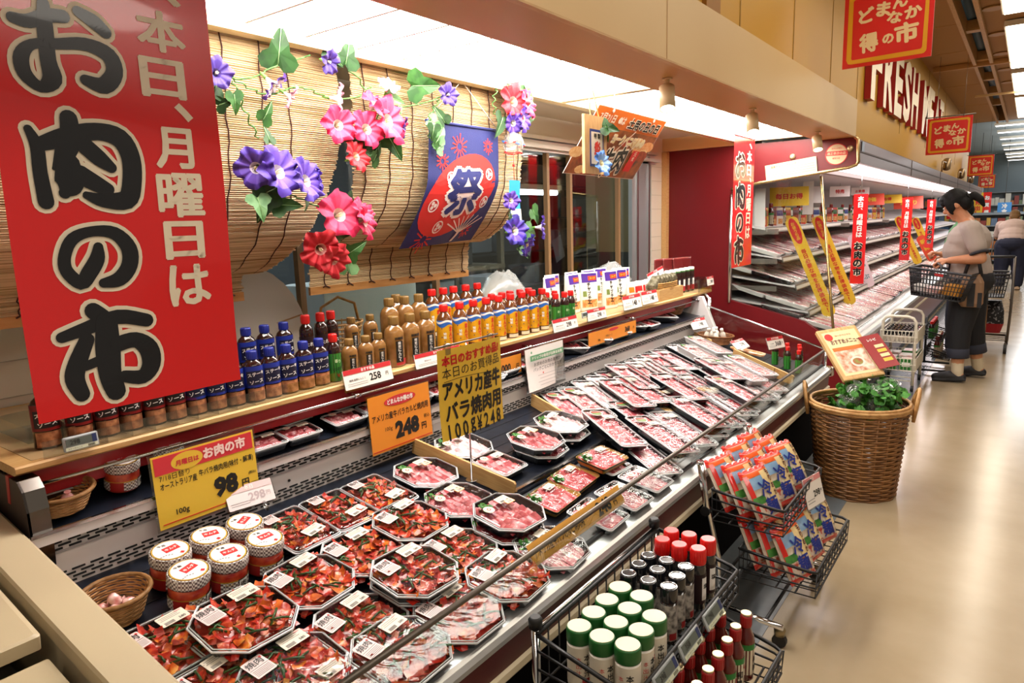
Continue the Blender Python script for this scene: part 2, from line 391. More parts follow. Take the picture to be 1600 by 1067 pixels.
# window: glass, mullions, shutter box
t = struct(thing('window_1', 'run of plain windows with thin wooden bars behind the counter', 'window', (0, 2.43, 0)))
b = MB(); b.box((3.18, .03, 1.43), (4.04, .006, 1.0), clear('window_glass', '#e6eceb', .012, .01, edge=.14)); struct(b.build('pane', t))
b = MB()
for x in (1.79, 2.62, 3.67, 3.94, 4.61): b.box((x, 0.01, 1.42), (.028, .03, 1.0), mt('mullion', '#7d5f3e', .5))
b.box((3.0, .01, .93), (4.4, .05, .05), mt('mullion')); struct(b.build('mullions', t))
b = MB(); b.box((4.93, -.005, 1.43), (.3, .03, 1.0), mt('grey_frame', '#9da4a6', .35, .6)); b.box((4.86, -.015, 1.43), (.03, .03, 1.0), m_steel); b.box((5.06, -.015, 1.43), (.03, .03, 1.0), m_steel); struct(b.build('steel_frame', t))
b = MB()
for k, (z, d) in enumerate(((1.955, .05), (1.93, .02), (1.90, .07), (1.885, .03))): b.box((3.0, .01 - d / 2, z), (4.4, d, .022), mt('shutter_rail', '#c9c8c2', .35, .3))
struct(b.build('shutter_rail', t))
# ================================================================== the meat counter
m_deck = mt('navy_deck', '#13161f', .28, .2, noise=('#1d222e', 30, 2))
m_pale = mt('pale_enamel', '#d2cccc', .35)
m_gask = mt('black_rubber', '#0d0d10', .5)
m_glass = clear('show_glass', '#f0f4f2', .02, .02, edge=.2)
m_bar = mt('dull_bar', '#6d665f', .35, .8)
m_slot = mt('slot_black', '#15161a', .8)
m_bump = mt('steel_bumper', '#d8dadb', .34, .85)
SL = .173
def dz(y): return .525 + SL * (y - .95)
X0, X1 = .495, 4.43
XC, LX = (X0 + X1) / 2, X1 - X0
t = thing('meat_counter', 'long chilled meat counter with chrome bumper and dark deck', 'display case', (XC, 0, 0))
def ext(b, prof, m, closed=True, x0=-LX/2, x1=LX/2):
    return b.loft([[(x0, y, z) for y, z in prof], [(x1, y, z) for y, z in prof]], m, None, closed, closed, closed)
b = MB(); ext(b, [(.955, .525), (1.72, .658), (1.72, .645), (.955, .512)], m_deck)
for k in range(12):
    y = 1.0 + k * .06; b.box((0, y, dz(y) + .0006), (LX, .004, .001), mt('deck_line', '#0a0c12', .5))
b.build('deck', t)
b = MB(); ext(b, [(1.72, .655), (1.72, .78), (1.735, .78), (1.735, .655)], m_pale)
b.box((0, 1.7185, .745), (LX, .003, .004), mt('panel_line', '#9a9496', .5))
for row, (z, h) in enumerate(((.768, .0045), (.760, .0045), (.752, .0045))):
    for k in range(96): b.box((-LX/2 + .05 + k * .0395 + (row % 2) * .018, 1.7188, z), (.026, .003, h), m_slot)
for row, z in enumerate((.694, .685, .676, .667)):
    for k in range(96): b.box((-LX/2 + .05 + k * .0395 + (row % 2) * .018, 1.7188, z), (.028, .003, .004), m_slot)
for x in (-1.3, -.3, .75): b.lathe([(.004, 0), (.004, .003)], m_slot, T(x, 1.7185, .715) @ RX(90), 8)
b.box((-.65, 1.7188, .733), (.28, .003, .012), mt('white_strip', '#e4e0e2', .5)); b.box((-.77, 1.7172, .733), (.03, .002, .006), mt('ink_blue', '#27408f', .5)); b.box((-.53, 1.7172, .733), (.03, .002, .006), mt('ink_blue'))
b.build('grille_panel', t)
b = MB(); ext(b, [(1.70, .777), (1.70, .802), (1.712, .802), (1.712, .792), (2.04, .852), (2.04, .83), (1.72, .777)], m_pale)
ext(b, [(1.712, .793), (2.03, .853), (2.03, .857), (1.712, .797)], m_deck); b.build('upper_shelf', t)
b = MB(); ext(b, [(1.697, .800), (1.697, .808), (1.705, .808), (1.705, .800)], m_chrome); b.build('shelf_edge_trim', t)
b = MB(); ext(b, [(2.03, .79), (2.03, .93), (2.05, .93), (2.05, .79)], mt('dark_red_back', '#4d1013', .5)); b.build('back_panel', t)
b = MB(); ext(b, [(1.795, .862), (1.782, .93), (1.80, .93), (1.81, .862)], mt('red_fascia', '#a8242a', .35), x1=LX/2 + .2); b.build('red_fascia', t)
b = MB(); ext(b, [(.905, .490), (.893, .499), (.891, .513), (.898, .524), (.908, .529), (.946, .533), (.946, .515), (.915, .49)], m_bump); b.build('bumper', t)
b = MB(); ext(b, [(.944, .531), (.944, .543), (.956, .543), (.956, .52)], m_gask); b.build('gasket', t)
b = MB(); ext(b, [(.949, .54), (.934, .634), (.938, .634), (.953, .54)], m_glass); b.build('front_glass', t)
b = MB(); b.tube([(-LX/2, .936, .638), (LX/2, .936, .638)], .0075, m_bar, n=10); b.build('glass_rail', t)
b = MB(); ext(b, [(.912, .415), (.908, .49), (.94, .49), (.94, .415)], mt('case_red', '#4c0d11', .35)); b.build('front_panel', t)
b = MB(); ext(b, [(.906, .388), (.902, .394), (.902, .412), (.91, .416), (.94, .416), (.94, .388)], mt('ivory_strip', '#d8c9ab', .4)); b.build('strip', t)
b = MB(); ext(b, [(.96, 0), (.96, .39), (1.7, .39), (1.7, 0)], mt('kick_dark', '#0c0a0c', .95, spec=.05)); b.build('plinth', t)
b = MB(); ext(b, [(1.735, .39), (1.735, .66), (1.74, .66), (2.05, .79), (2.05, 0), (1.72, 0)], m_dark); b.build('body', t)
# end walls
for sx, m, nm in ((LX/2 + .012, m_pale, 'end_wall'),):
    b = MB(); b.loft([[(sx - .012, y, z) for y, z in ((1.0, .39), (1.0, .50), (1.45, .60), (1.62, .70), (1.72, .93), (2.05, .93), (2.05, .39))], [(sx + .03, y, z) for y, z in ((1.0, .39), (1.0, .50), (1.45, .60), (1.62, .70), (1.72, .93), (2.05, .93), (2.05, .39))]], m, None, True, True); b.build('end_wall', t)
b = MB(); b.loft([[(LX/2 + .015, y, z) for y, z in ((.94, .53), (.94, .632), (1.69, .865), (1.69, .62))], [(LX/2 + .021, y, z) for y, z in ((.94, .53), (.94, .632), (1.69, .865), (1.69, .62))]], m_glass, None, True, True); b.build('end_glass', t)
b = MB(); b.tube([(LX/2 + .018, .94, .636), (LX/2 + .018, 1.69, .870)], .006, m_chrome, n=8)
b.tube([(LX/2 + .13, 1.80, .93), (LX/2 + .13, 1.745, .925), (LX/2 + .11, 1.71, .90), (LX/2 + .05, 1.69, .82), (LX/2 + .03, 1.68, .72)], .016, m_chrome, n=10); b.build('end_rail', t)
b = MB(); b.tube([(LX/2 + .018, .937, .50), (LX/2 + .018, .937, .64)], .008, m_chrome, n=8); b.box((LX/2, .915, .505), (.05, .06, .06), m_chrome, bev=.01); b.build('corner_cap', t)
# chrome band at the near end
b = MB(); pr = [(1.80, .928), (1.74, .925), (1.715, .905), (1.705, .86), (1.705, .80), (1.715, .72)]
b.loft([[(-LX/2 + .001, y, z) for y, z in pr], [(-LX/2 + .045, y, z) for y, z in pr]], mt('dark_chrome', '#8b8580', .18, 1.0), None, False, False, False)
b.loft([[(-LX/2 + .001, y, z) for y, z in [(2.05, .5), (2.05, .928)] + pr + [(1.715, .5)]], [(-LX/2 + .006, y, z) for y, z in [(2.05, .5), (2.05, .928)] + pr + [(1.715, .5)]]], mt('brown_end', '#2e221f', .5), None, True, True); b.build('end_bracket', t)
# price rail
b = MB(); b.tube([(-LX/2 + .02, 1.742, .951 - .045), (LX/2 + .12, 1.742, .906)], .0045, m_chrome, n=8)
for x in (-LX/2 + .03, -1.0, 0, 1.0, LX/2): b.tube([(x, 1.742, .906), (x, 1.79, .91)], .005, m_chrome, n=8); b.lathe([(.0085, -.012), (.0085, .012)], m_chrome, T(x, 1.742, .906) @ RY(90), 10)
b.build('price_rail', t)
# counter shelf of pale wood carrying the bottles
b = MB(); b.loft([[(x, y, z) for y, z in ((1.752, .936), (1.746, .940), (1.746, .951), (1.752, .955), (2.42, .955), (2.42, .933), (1.76, .933))] for x in (.50, 4.68)], m_wood, None, True, True)
b.box((2.59, 2.08, .9556), (4.1, .62, .001), mt('shelf_top', '#a98b62', .4))
tag(b.build('counter_shelf'), 'pale wooden shelf behind the meat counter carrying bottles', 'shelf')
b = MB(); b.box((1.51, 2.005, .98), (1.86, .20, .044), clear('riser_acrylic', '#dfe3e2', .06, .1, edge=.4), bev=.004)
tag(b.build('display_riser'), 'clear riser under the back row of bottles', 'riser')
# rounded cream cabinet end in the near corner
m_cc = mt('cream_enamel', '#b9a98a', .4)
t = thing('end_cabinet', 'cream cabinet end with rounded edges beside the meat counter', 'cabinet', (0, 0, 0))
def edgez(y): return .718 + .156 * (y - 1.084)
b = MB(); pr = [(.405, -.03), (.406, -.002), (.410, .004), (.481, .004), (.488, -.003), (.491, -.03)]
b.loft([[(x, y, edgez(y) + d) for x, d in pr] for y in (.93, 1.05, 1.3, 1.6, 1.85, 2.02, 2.06)] , m_cc, None, True, True, False, False)
b.loft([[(.41, y, edgez(y) - .03) for y in (.93, 2.06)] + [(.41, 2.06, 0), (.41, .93, 0)], [(.491, y, edgez(y) - .03) for y in (.93, 2.06)] + [(.491, 2.06, 0), (.491, .93, 0)]], m_cc, None, True, True)
b.build('end_panel', t)
b = MB(); b.box((0, 0, 0), (.97, .71, .034), m_cc, T(-.10, 1.70, edgez(1.70) - .014) @ RX(8.87), bev=.006); b.build('lid', t)
b = MB(); b.box((0, 0, 0), (.97, .50, .03), m_cc, T(-.10, 1.085, edgez(1.085) - .047) @ RX(8.87), bev=.006); b.build('lid', t)
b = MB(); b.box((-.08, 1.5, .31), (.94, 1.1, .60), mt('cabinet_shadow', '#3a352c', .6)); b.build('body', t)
# ================================================================== bottles, pouches and price cards on the counter shelf
SH = .9562
m_white = mt('print_white', '#ece8e2', .45); m_black = mt('print_black', '#121212', .45); m_pred = mt('print_red', '#c81e1e', .4)
m_cardw = mt('card_white', '#e6dfd8', .5); m_bandr = mt('band_red', '#b8242b', .45); m_gold = mt('print_gold', '#c9a13a', .35, .3)
def wrap(b, body, r, sx, sy, w, h, z, m, bold=.02, rot=0, vertical=False, a0=-90):
    """lettering laid round a bottle of radii r*sx, r*sy at height z"""
    t = MB(); (t.vtext if vertical else t.text)(body, w, h, m, RZ(rot) if rot else None, bold)
    vs = []
    for x, y, _ in t.v:
        a = rad(a0) + x / (r * (sx + sy) / 2); vs.append((r * sx * cos(a), r * sy * sin(a), z + y))
    b.add(vs, t.f, m)
def patch(b, r, sx, sy, a0, a1, z0, z1, m, n=14):
    b.grid(lambda u, v: (r*sx*cos(rad(a0+(a1-a0)*u)), r*sy*sin(rad(a0+(a1-a0)*u)), z0+(z1-z0)*v), n, 1, m)
def bottle(name, label, h, r, sx, sy, mbody, mcap, prof, cap, deco, n=20):
    t = thing(name, label, 'bottle')
    b = MB(); b.lathe([(r * a, h * z) for a, z in prof], mbody, None, n, True, True, True, sx, sy); b.build('body', t)
    b = MB(); c0, c1, cr = cap
    b.lathe([(cr * .98, h * c0), (cr, h * (c0 + .01)), (cr, h * (c1 - .02)), (cr * .9, h * c1)], mcap, None, 16)
    for k in range(16):
        a = 2 * pi * k / 16; b.box((cr * cos(a), cr * sin(a), h * (c0 + c1) / 2), (.0012, .0012, h * (c1 - c0) * .7), mcap)
    b.build('cap', t)
    b = MB(); deco(b); b.build('label', t)
    return Kind(t)
PR1 = [(.9, 0), (1, .015), (1, .64), (.97, .71), (.82, .77), (.58, .81), (.50, .83), (.46, .90)]
def steak(colname, base, dark):
    def deco(b):
        r = .0262
        patch(b, r * 1.012, 1.12, .86, -205, 25, .045, .108, mt(colname, base, .35)); patch(b, r * 1.014, 1.12, .86, -150, -30, .052, .094, mt(colname + '_dark', dark, .4))
        wrap(b, 'ステーキ', r * 1.03, 1.12, .86, .048, .020, .085, m_white, .03, 8); wrap(b, 'ソース', r * 1.03, 1.12, .86, .038, .019, .062, m_white, .03, 8)
        patch(b, r * 1.012, 1.12, .86, -150, -30, .006, .042, mt('steak_picture', '#7c4027', .4, noise=('#c98a5e', 60, 3)))
    return deco
K_blue = bottle('steak_sauce_bottle', '', .152, .0262, 1.12, .86, mt('dark_sauce', '#2b1512', .12, coat=.5), mt('cap_blue', '#1e2a86', .35), PR1, (.83, 1, .0152), steak('label_blue', '#1c2f8e', '#0e1030'))
K_red = bottle('steak_sauce_bottle', '', .152, .0262, 1.12, .86, mt('dark_sauce'), mt('cap_red', '#d01f1c', .3), PR1, (.83, 1, .0152), steak('label_red', '#7c1413', '#140809'))
def d_dark(b):
    patch(b, .0242, 1, 1, -200, 20, .03, .105, mt('label_dark', '#241418', .35)); wrap(b, 'たれ', .0245, 1, 1, .03, .02, .08, m_white, .02)
K_dark = bottle('sauce_bottle', '', .178, .0238, 1, 1, mt('dark_sauce'), mt('cap_red'), PR1, (.83, 1, .0145), d_dark)
def d_green(b):
    patch(b, .0228, 1, 1, -270, 90, .004, .095, mt('label_green', '#2f7a2c', .35)); wrap(b, '香り', .0232, 1, 1, .022, .026, .070, mt('pale_green_print', '#cfe3b4', .5), .02, -8)
    wrap(b, 'わさび', .0232, 1, 1, .036, .018, .045, m_black, .03, 8); wrap(b, 'V', .0232, 1, 1, .012, .014, .022, m_pred, .05)
K_green = bottle('wasabi_sauce_bottle', '', .158, .0224, 1, 1, mt('dark_sauce'), mt('cap_red'), PR1, (.83, 1, .0140), d_green)
PR2 = [(.9, 0), (1, .015), (1, .62), (.96, .69), (.80, .76), (.56, .81), (.46, .83), (.42, .89)]
def garlic(h, r):
    def deco(b):
        patch(b, r * 1.01, 1.15, .85, -112, -68, h * .10, h * .52, m_black); wrap(b, '焙煎にんにく', r * 1.03, 1.15, .85, r * .55, h * .40, h * .31, m_white, .03, 0, True)
        wrap(b, '焼醸園', r * 1.02, 1.15, .85, r * 1.1, h * .06, h * .57, m_black, .03)
        patch(b, r * 1.012, 1.15, .85, -66, 10, h * .04, h * .16, mt('label_crimson', '#a62a2e', .4)); patch(b, r * 1.012, 1.15, .85, -112, -66, h * .04, h * .09, mt('label_crimson'))
    return deco
m_garl = mt('garlic_sauce', '#946a3a', .16, coat=.5, noise=('#7a5226', 25, 3)); m_gcap = mt('cap_tan', '#80602f', .35)
K_gs = bottle('garlic_sauce_bottle', '', .132, .0255, 1.15, .85, m_garl, m_gcap, PR2, (.83, 1, .0150), garlic(.132, .0255))
K_gb = bottle('garlic_sauce_bottle', '', .182, .0345, 1.15, .85, m_garl, m_gcap, PR2, (.83, 1, .0185), garlic(.182, .0345))
PR3 = [(.88, 0), (1, .02), (1, .62), (.97, .70), (.80, .78), (.54, .83), (.45, .86), (.43, .92)]
def d_yel(b):
    r = .0300; h = .193
    patch(b, r * 1.01, 1, 1, -270, 90, .022, .118, mt('label_yellow', '#d9a01a', .35, noise=('#c78d12', 40, 3)), 24)
    b.grid(lambda u, v: (r*1.013*cos(u*2*pi), r*1.013*sin(u*2*pi), .112 + .006*sin(u*2*pi*3) + v*(.022 - .006*sin(u*2*pi*3))), 24, 1, mt('label_bluewave', '#2a5fae', .35))
    b.grid(lambda u, v: (r*1.015*cos(u*2*pi), r*1.015*sin(u*2*pi), .124 + .004*sin(u*2*pi*3+1) + v*.008), 24, 1, m_white)
    wrap(b, 'まんてん', r * 1.025, 1, 1, .027, .088, .068, m_pred, .05, 0, True, -78); wrap(b, '特製', r * 1.025, 1, 1, .012, .026, .075, m_white, .03, 0, True, -128)
    for k in range(5): wrap(b, '◆', r * 1.025, 1, 1, .006, .006, .035 + .017 * k, mt('print_navy', '#22305e', .5), 0, 0, False, -150 + 20 * (k % 2)); 
    patch(b, r * 1.012, 1, 1, -150, -20, .004, .018, mt('label_pale', '#d9cdb2', .4))
K_yel = bottle('yellow_label_bottle', '', .193, .030, 1, 1, mt('amber_sauce', '#5e3418', .12, coat=.6), mt('cap_red'), PR3, (.86, 1, .0165), d_yel, 24)
RISER = SH + .0465
def row(kind, pts, z, text, group, cat=None, up=None, rz=0):
    for i, (x, y) in enumerate(pts):
        o = kind.put(text % (ORD[i] if len(pts) > 1 else 'only'), (x, y, z), (0, 0, rz - 8 + random.uniform(-5, 5)), group)
row(K_red, [(.605, 1.85), (.668, 1.83), (.727, 1.825), (.785, 1.825), (.843, 1.82), (.900, 1.82)], SH, 'red steak sauce bottle, %s from the left end of the shelf front', 'red steak sauce bottles')
row(K_red, [(.66, 1.95), (.74, 1.955), (.80, 1.95)], RISER, 'red steak sauce bottle, %s on the back step at the left end', 'red steak sauce bottles')
row(K_blue, [(.958, 1.82), (1.016, 1.815), (1.072, 1.81), (1.130, 1.80), (1.188, 1.80), (1.247, 1.80), (1.31, 1.80), (1.37, 1.80)], SH, 'blue steak sauce bottle, %s from the left in the front row', 'blue steak sauce bottles')
row(K_blue, [(1.142, 1.95), (1.212, 1.95), (1.278, 1.95), (1.350, 1.95)], RISER, 'blue steak sauce bottle, %s from the left on the back step', 'blue steak sauce bottles')
row(K_dark, [(1.425, 1.905), (1.482, 1.905), (1.535, 1.925)], SH, 'dark sauce bottle with red cap beside the blue ones, %s from the left', 'dark red-capped bottles') if False else None
row(K_dark, [(1.43, 1.94), (1.492, 1.94), (1.545, 1.95)], RISER - .012, 'dark sauce bottle with red cap behind the green one, %s from the left', 'dark red-capped bottles')
K_green.put('green-labelled sauce bottle with red cap between the blue and brown ones', (1.427, 1.80, SH), (0, 0, -8))
row(K_gs, [(1.493, 1.80), (1.565, 1.80), (1.628, 1.805)], SH, 'small brown garlic sauce bottle, %s from the left in the front row', 'small garlic sauce bottles')
row(K_gs, [(1.63, 1.945), (1.72, 1.945)], RISER, 'small brown garlic sauce bottle on the back step, %s from the left', 'small garlic sauce bottles')
row(K_gb, [(1.700, 1.80), (1.782, 1.80), (1.864, 1.80)], SH, 'large brown garlic sauce bottle, %s from the left in the front row', 'large garlic sauce bottles')
row(K_gb, [(1.815, 1.94), (1.898, 1.94), (1.982, 1.945), (1.93, 2.02)], RISER, 'large brown garlic sauce bottle on the back step, %s from the left', 'large garlic sauce bottles')
row(K_yel, [(1.968, 1.80), (2.062, 1.80), (2.148, 1.80), (2.232, 1.80), (2.318, 1.80), (2.403, 1.80), (2.49, 1.80), (2.569, 1.80), (2.650, 1.80)], SH, 'yellow-labelled bottle with red cap, %s from the left in the front row', 'yellow-labelled bottles')
row(K_yel, [(2.06, 1.945), (2.13, 1.945), (2.20, 1.95), (2.275, 1.945), (2.36, 1.95)], RISER, 'yellow-labelled bottle with red cap, %s from the left on the back step', 'yellow-labelled bottles')
row(K_yel, [(2.365, 1.875), (2.437, 1.872), (2.505, 1.878), (2.575, 1.872), (2.644, 1.872)], SH, 'yellow-labelled bottle with red cap, %s from the left in the second row', 'yellow-labelled bottles')
row(K_green, [(2.765, 1.80), (2.845, 1.80), (2.918, 1.81)], SH, 'green-labelled sauce bottle beside the yellow ones, %s from the left in front', 'green sauce bottles')
row(K_green, [(2.80, 1.875), (2.88, 1.88)], SH, 'green-labelled sauce bottle beside the yellow ones, %s from the left behind', 'green sauce bottles')
# standing pouches
def pouch(name, label, cat, w, h, d, mats, deco):
    t = thing(name, label, cat); b = MB(); rings = []
    for z, ww, dd in ((0, .96, 1), (.04, 1, 1), (.35, 1, .92), (.7, 1, .55), (.92, 1, .12), (1, 1, .06)):
        rings.append([(w / 2 * ww * cos(2*pi*j/20) * (1 if abs(cos(2*pi*j/20)) < .9 else 1.0), d / 2 * dd * math.copysign(abs(sin(2*pi*j/20)) ** .8, sin(2*pi*j/20)), h * z) for j in range(20)])
    b.loft(rings, mats, None, True, True, True, True); b.build('pouch', t)
    b = MB(); deco(b, w, h, d); b.build('print', t); return Kind(t)
def front(w, h, d, x, z, lift=.0006):
    k = z / h; dd = d / 2 * (1 if k < .04 else 1 - .08 * (k - .04) / .31 if k < .35 else .92 - .37 * (k - .35) / .35 if k < .7 else .55 - .43 * (k - .7) / .22 if k < .92 else .12 - .06 * (k - .92) / .08)
    c = max(-.999, min(.999, x / (w / 2))); return (x, -dd * math.sqrt(1 - c * c) ** .8 - lift, z)
def fpatch(b, w, h, d, pts, m, lift=.0006):
    b.add([front(w, h, d, x, z, lift) for x, z in pts], [tuple(range(len(pts)))], m)
def ftext(b, w, h, d, body, cx, cz, tw, th, m, bold=.03, vertical=False, rot=0):
    t = MB(); (t.vtext if vertical else t.text)(body, tw, th, m, RZ(rot), bold); b.add([front(w, h, d, cx + x, cz + y, .0016) for x, y, _ in t.v], t.f, m)
def fgrid(b, w, h, d, x0, x1, z0, z1, m, lift=.0007, n=8):
    b.grid(lambda u, v: front(w, h, d, x0 + (x1 - x0) * u, z0 + (z1 - z0) * v, lift), n, n, m)
def d_chap(b, w, h, d):
    fgrid(b, w, h, d, -w * .38, w * .44, h * .74, h * .97, mt('pouch_purple', '#4a2a86', .35)); fgrid(b, w, h, d, -w * .05, w * .40, h * .79, h * .90, mt('pouch_orange', '#d3421f', .35), .0012)
    ftext(b, w, h, d, 'スープ', w * .18, h * .845, w * .3, h * .06, mt('pouch_yellow', '#f0cf3a', .4))
    ftext(b, w, h, d, 'チャプチェ', -w * .05, h * .46, w * .34, h * .56, m_black, .035, True)
    fgrid(b, w, h, d, -w * .40, w * .40, h * .10, h * .30, mt('noodle_picture', '#b5652a', .45, noise=('#e0b070', 70, 3)), .0009)
    fgrid(b, w, h, d, -w * .36, -w * .18, h * .38, h * .52, mt('herb_picture', '#6f7f3c', .5), .0009)
K_chap = pouch('noodle_pouch', '', 'pouch', .125, .215, .05, mt('pouch_white', '#e4e0d4', .3, coat=.3), d_chap)
for i, (x, y, r) in enumerate(((3.00, 1.99, 4), (3.13, 2.06, -6), (3.20, 1.97, 0), (3.33, 1.95, -25), (3.33, 2.06, -4), (3.47, 1.89, -12), (3.60, 1.90, -18), (3.50, 2.05, -8), (3.70, 1.94, -28), (3.66, 2.06, -10))):
    K_chap.put('white noodle pouch with purple top, %s from the left beside the green bottles' % ORD[i], (x, y, SH), (0, 0, r), 'white noodle pouches')
def d_small(col):
    def f(b, w, h, d):
        fgrid(b, w, h, d, -w * .36, w * .1, h * .55, h * .78, mt('pack_' + col, col, .4)); ftext(b, w, h, d, 'サンチュ', 0, h * .36, w * .7, h * .13, m_black, .02)
        for k in range(3): ftext(b, w, h, d, 'l', w * (.24 + .08 * k), h * .66, w * .1, h * .36, m_pred, .06)
    return f
for i, (x, col) in enumerate(((3.66, '#d8761d'), (3.765, '#c22a2a'), (3.885, '#c52222'))):
    pouch('seasoning_pouch', '', 'pouch', .095, .135, .03, mt('pouch_white'), d_small(col)).put('small white seasoning pouch behind the two price cards, %s from the left' % ORD[i], (x, 1.845, SH), (0, 0, -14), 'small seasoning pouches')
def d_jerky(b, w, h, d):
    fgrid(b, w, h, d, -w * .42, w * .42, h * .22, h * .62, m_black); ftext(b, w, h, d, 'ビーフシチュー', 0, h * .42, w * .74, h * .14, m_white, .03); fgrid(b, w, h, d, -w*.4, w*.4, h*.7, h*.95, mt('jerky_red', '#5c1a1a', .3))
K_j = pouch('stew_pouch', '', 'pouch', .12, .225, .035, mt('pouch_clear_red', '#6e2a28', .2, coat=.5), d_jerky)
for i, (x, y) in enumerate(((4.42, 2.02), (4.485, 1.985), (4.575, 1.95), (4.665, 1.93))): K_j.put('dark red pouch standing at the far end of the shelf, %s from the left' % ORD[i], (x, y, SH), (0, 0, -12), 'dark red pouches')
def d_pep(b):
    patch(b, .0215, 1, 1, -270, 90, .05, .10, mt('label_dark')); patch(b, .0218, 1, 1, -270, 90, .012, .048, mt('label_crimson')); patch(b, .0218, 1, 1, -120, -60, .046, .09, m_white)
    patch(b, .0205, 1, 1, -270, 90, .133, .146, mt('band_green', '#2c7a35', .4))
K_pep = bottle('pepper_jar', '', .165, .021, 1, 1, mt('dark_sauce'), mt('cap_white', '#e8e6e0', .35), [(.9, 0), (1, .02), (1, .80), (.96, .87), (.9, .9)], (.89, 1, .0205), d_pep)
for i in range(6): K_pep.put('white-capped pepper jar at the far end of the shelf, %s from the left' % ORD[i], (4.16 + .078 * i, 1.845, SH), (0, 0, -10), 'white-capped pepper jars')
# wooden tray of skewers with a wicker inner basket
t = thing('skewer_box', 'small wooden box with wicker tray of dark packets on the shelf', 'box', (4.03, 1.80, SH))
b = MB(); b.box((0, -.035, .035), (.36, .012, .07), m_wood); b.box((0, .065, .035), (.36, .012, .07), m_wood); b.box((-.175, .015, .035), (.012, .1, .07), m_wood); b.box((.175, .015, .035), (.012, .1, .07), m_wood); b.box((0, .015, .006), (.35, .1, .012), m_wood); b.build('box', t)
m_wick = mt('wicker_gold', '#a97d3c', .5, noise=('#8a5f26', 60, 2))
b = MB()
for k in range(5): b.tube([(.165*cos(a*pi/12), .012+.05*sin(a*pi/12), .062 + .01*k) for a in range(24)], .005, m_wick, n=5, closed=True)
b.build('wicker_rim', t)
for k in range(7):
    M = T(3.89 + .04 * k, 1.815, SH + .105) @ RY(58 + 3 * (k % 3)) @ RX(10 * (k % 2))
    b = MB(); b.box((0, 0, 0), (.05, .06, .11), mt('packet_film', '#7d7864', .2, coat=.5, noise=('#4a4433', 40, 2)), bev=.012); o = b.build('spice_packet'); o.matrix_world = M
    tag(o, 'dark crinkly packet lying in the wooden box, %s from the left' % ORD[k], 'packet', 'packets in the wooden box')
# ------------------------------------------------------------------ price cards
def card(name, label, M, w, h, top, mtop, title, big, small='', mface=m_cardw, holder=True, unit='円', title_m=None, ink=None):
    m_black = ink or MATS['print_black']
    t = thing(name, label, 'price card', M=M)
    b = MB(); b.poly(rrect(w, h, .003, 2), 0, .0012, mface); b.build('card', t)
    if top:
        b = MB(); b.box((0, h / 2 - top / 2, .0018), (w * .985, top, .0008), mtop); 
        b.text(title, w * .5, top * .7, title_m or m_white, T(0, h / 2 - top / 2, .0026), .03); b.build('heading', t)
    b = MB()
    if small: b.text(small, w * .45, h * .13, m_black, T(-w * .24, -h * .06, .0018), .01)
    b.text(big, w * .36, h * .40, m_black, T(w * .13, -h * .10, .0018), .03); b.text(unit, w * .1, h * .2, m_black, T(w * .38, -h * .10, .0018), .01)
    for k in range(2): b.box((-w * .24, -h * .24 - k * h * .1, .0016), (w * .4, h * .02, .0004), mt('print_grey', '#7d7a78', .6))
    b.build('lettering', t)
    if holder:
        b = MB(); b.box((0, -h * .02, -.0012), (w + .008, h + .01, .0016), clear('holder', '#f0f2f2', .06, .04)); b.build('holder', t)
    return t
def face(x, y, z, tilt=0, yaw=0): return T(x, y, z) @ RZ(yaw) @ RX(90 - tilt)
card('price_card', 'white 258 price card with red band under the garlic sauce bottles', face(1.515, 1.738, .965, 12), .21, .064, .016, m_bandr, 'おすすめ品', '258', '焼肉 焙煎にんにく')
card('price_card', 'white price card with red band half hidden behind the yellow handwritten poster', face(1.86, 1.738, .968, 12), .25, .052, .014, m_bandr, 'おすすめ品', '258', '焼肉のたれ')
card('price_card', 'white 298 price card below the green sauce bottles', face(2.75, 1.738, .973, 12), .215, .058, .015, m_bandr, 'おすすめ品', '298', '焼肉わさびのたれ')
card('price_card', 'white 298 price card below the noodle pouches', face(3.05, 1.738, .983, 12), .19, .055, .014, m_bandr, 'おすすめ品', '298', 'チャプチェ')
card('price_card', 'white 148 price card below the seasoning pouches, the left of two', face(3.46, 1.745, 1.0, 12), .215, .075, .017, m_bandr, 'おすすめ品', '148', 'サンチュ')
card('price_card', 'white 148 price card below the seasoning pouches, the right of two', face(3.685, 1.745, 1.004, 12), .205, .072, .017, m_bandr, 'おすすめ品', '148', 'サンチュ')
t = card('price_card', 'white 98 price card tilted on a thin stem above the skewer box', face(4.10, 1.90, 1.10, 10) @ RZ(9), .25, .06, .016, m_bandr, 'おすすめ品', '98', '焼き鳥のたれ')
MB().tube([(.0, -.03, -.002), (.0, -.144, -.002)], .0025, m_chrome, n=6).build('stem', t)
card('price_card', 'white price card on the clear box at the far shelf end', face(4.62, 1.735, 1.02, 8), .12, .06, .014, m_bandr, 'おすすめ品', '198', '')
b = MB()
for x in (4.42, 4.66): b.box((x, 1.785, 1.0), (.004, .09, .088), clear('holder'))
b.box((4.54, 1.74, 1.0), (.24, .004, .088), clear('holder')); b.box((4.54, 1.83, 1.0), (.24, .004, .088), clear('holder'))
tag(b.build('clear_box'), 'clear plastic box in front of the pepper jars', 'box')
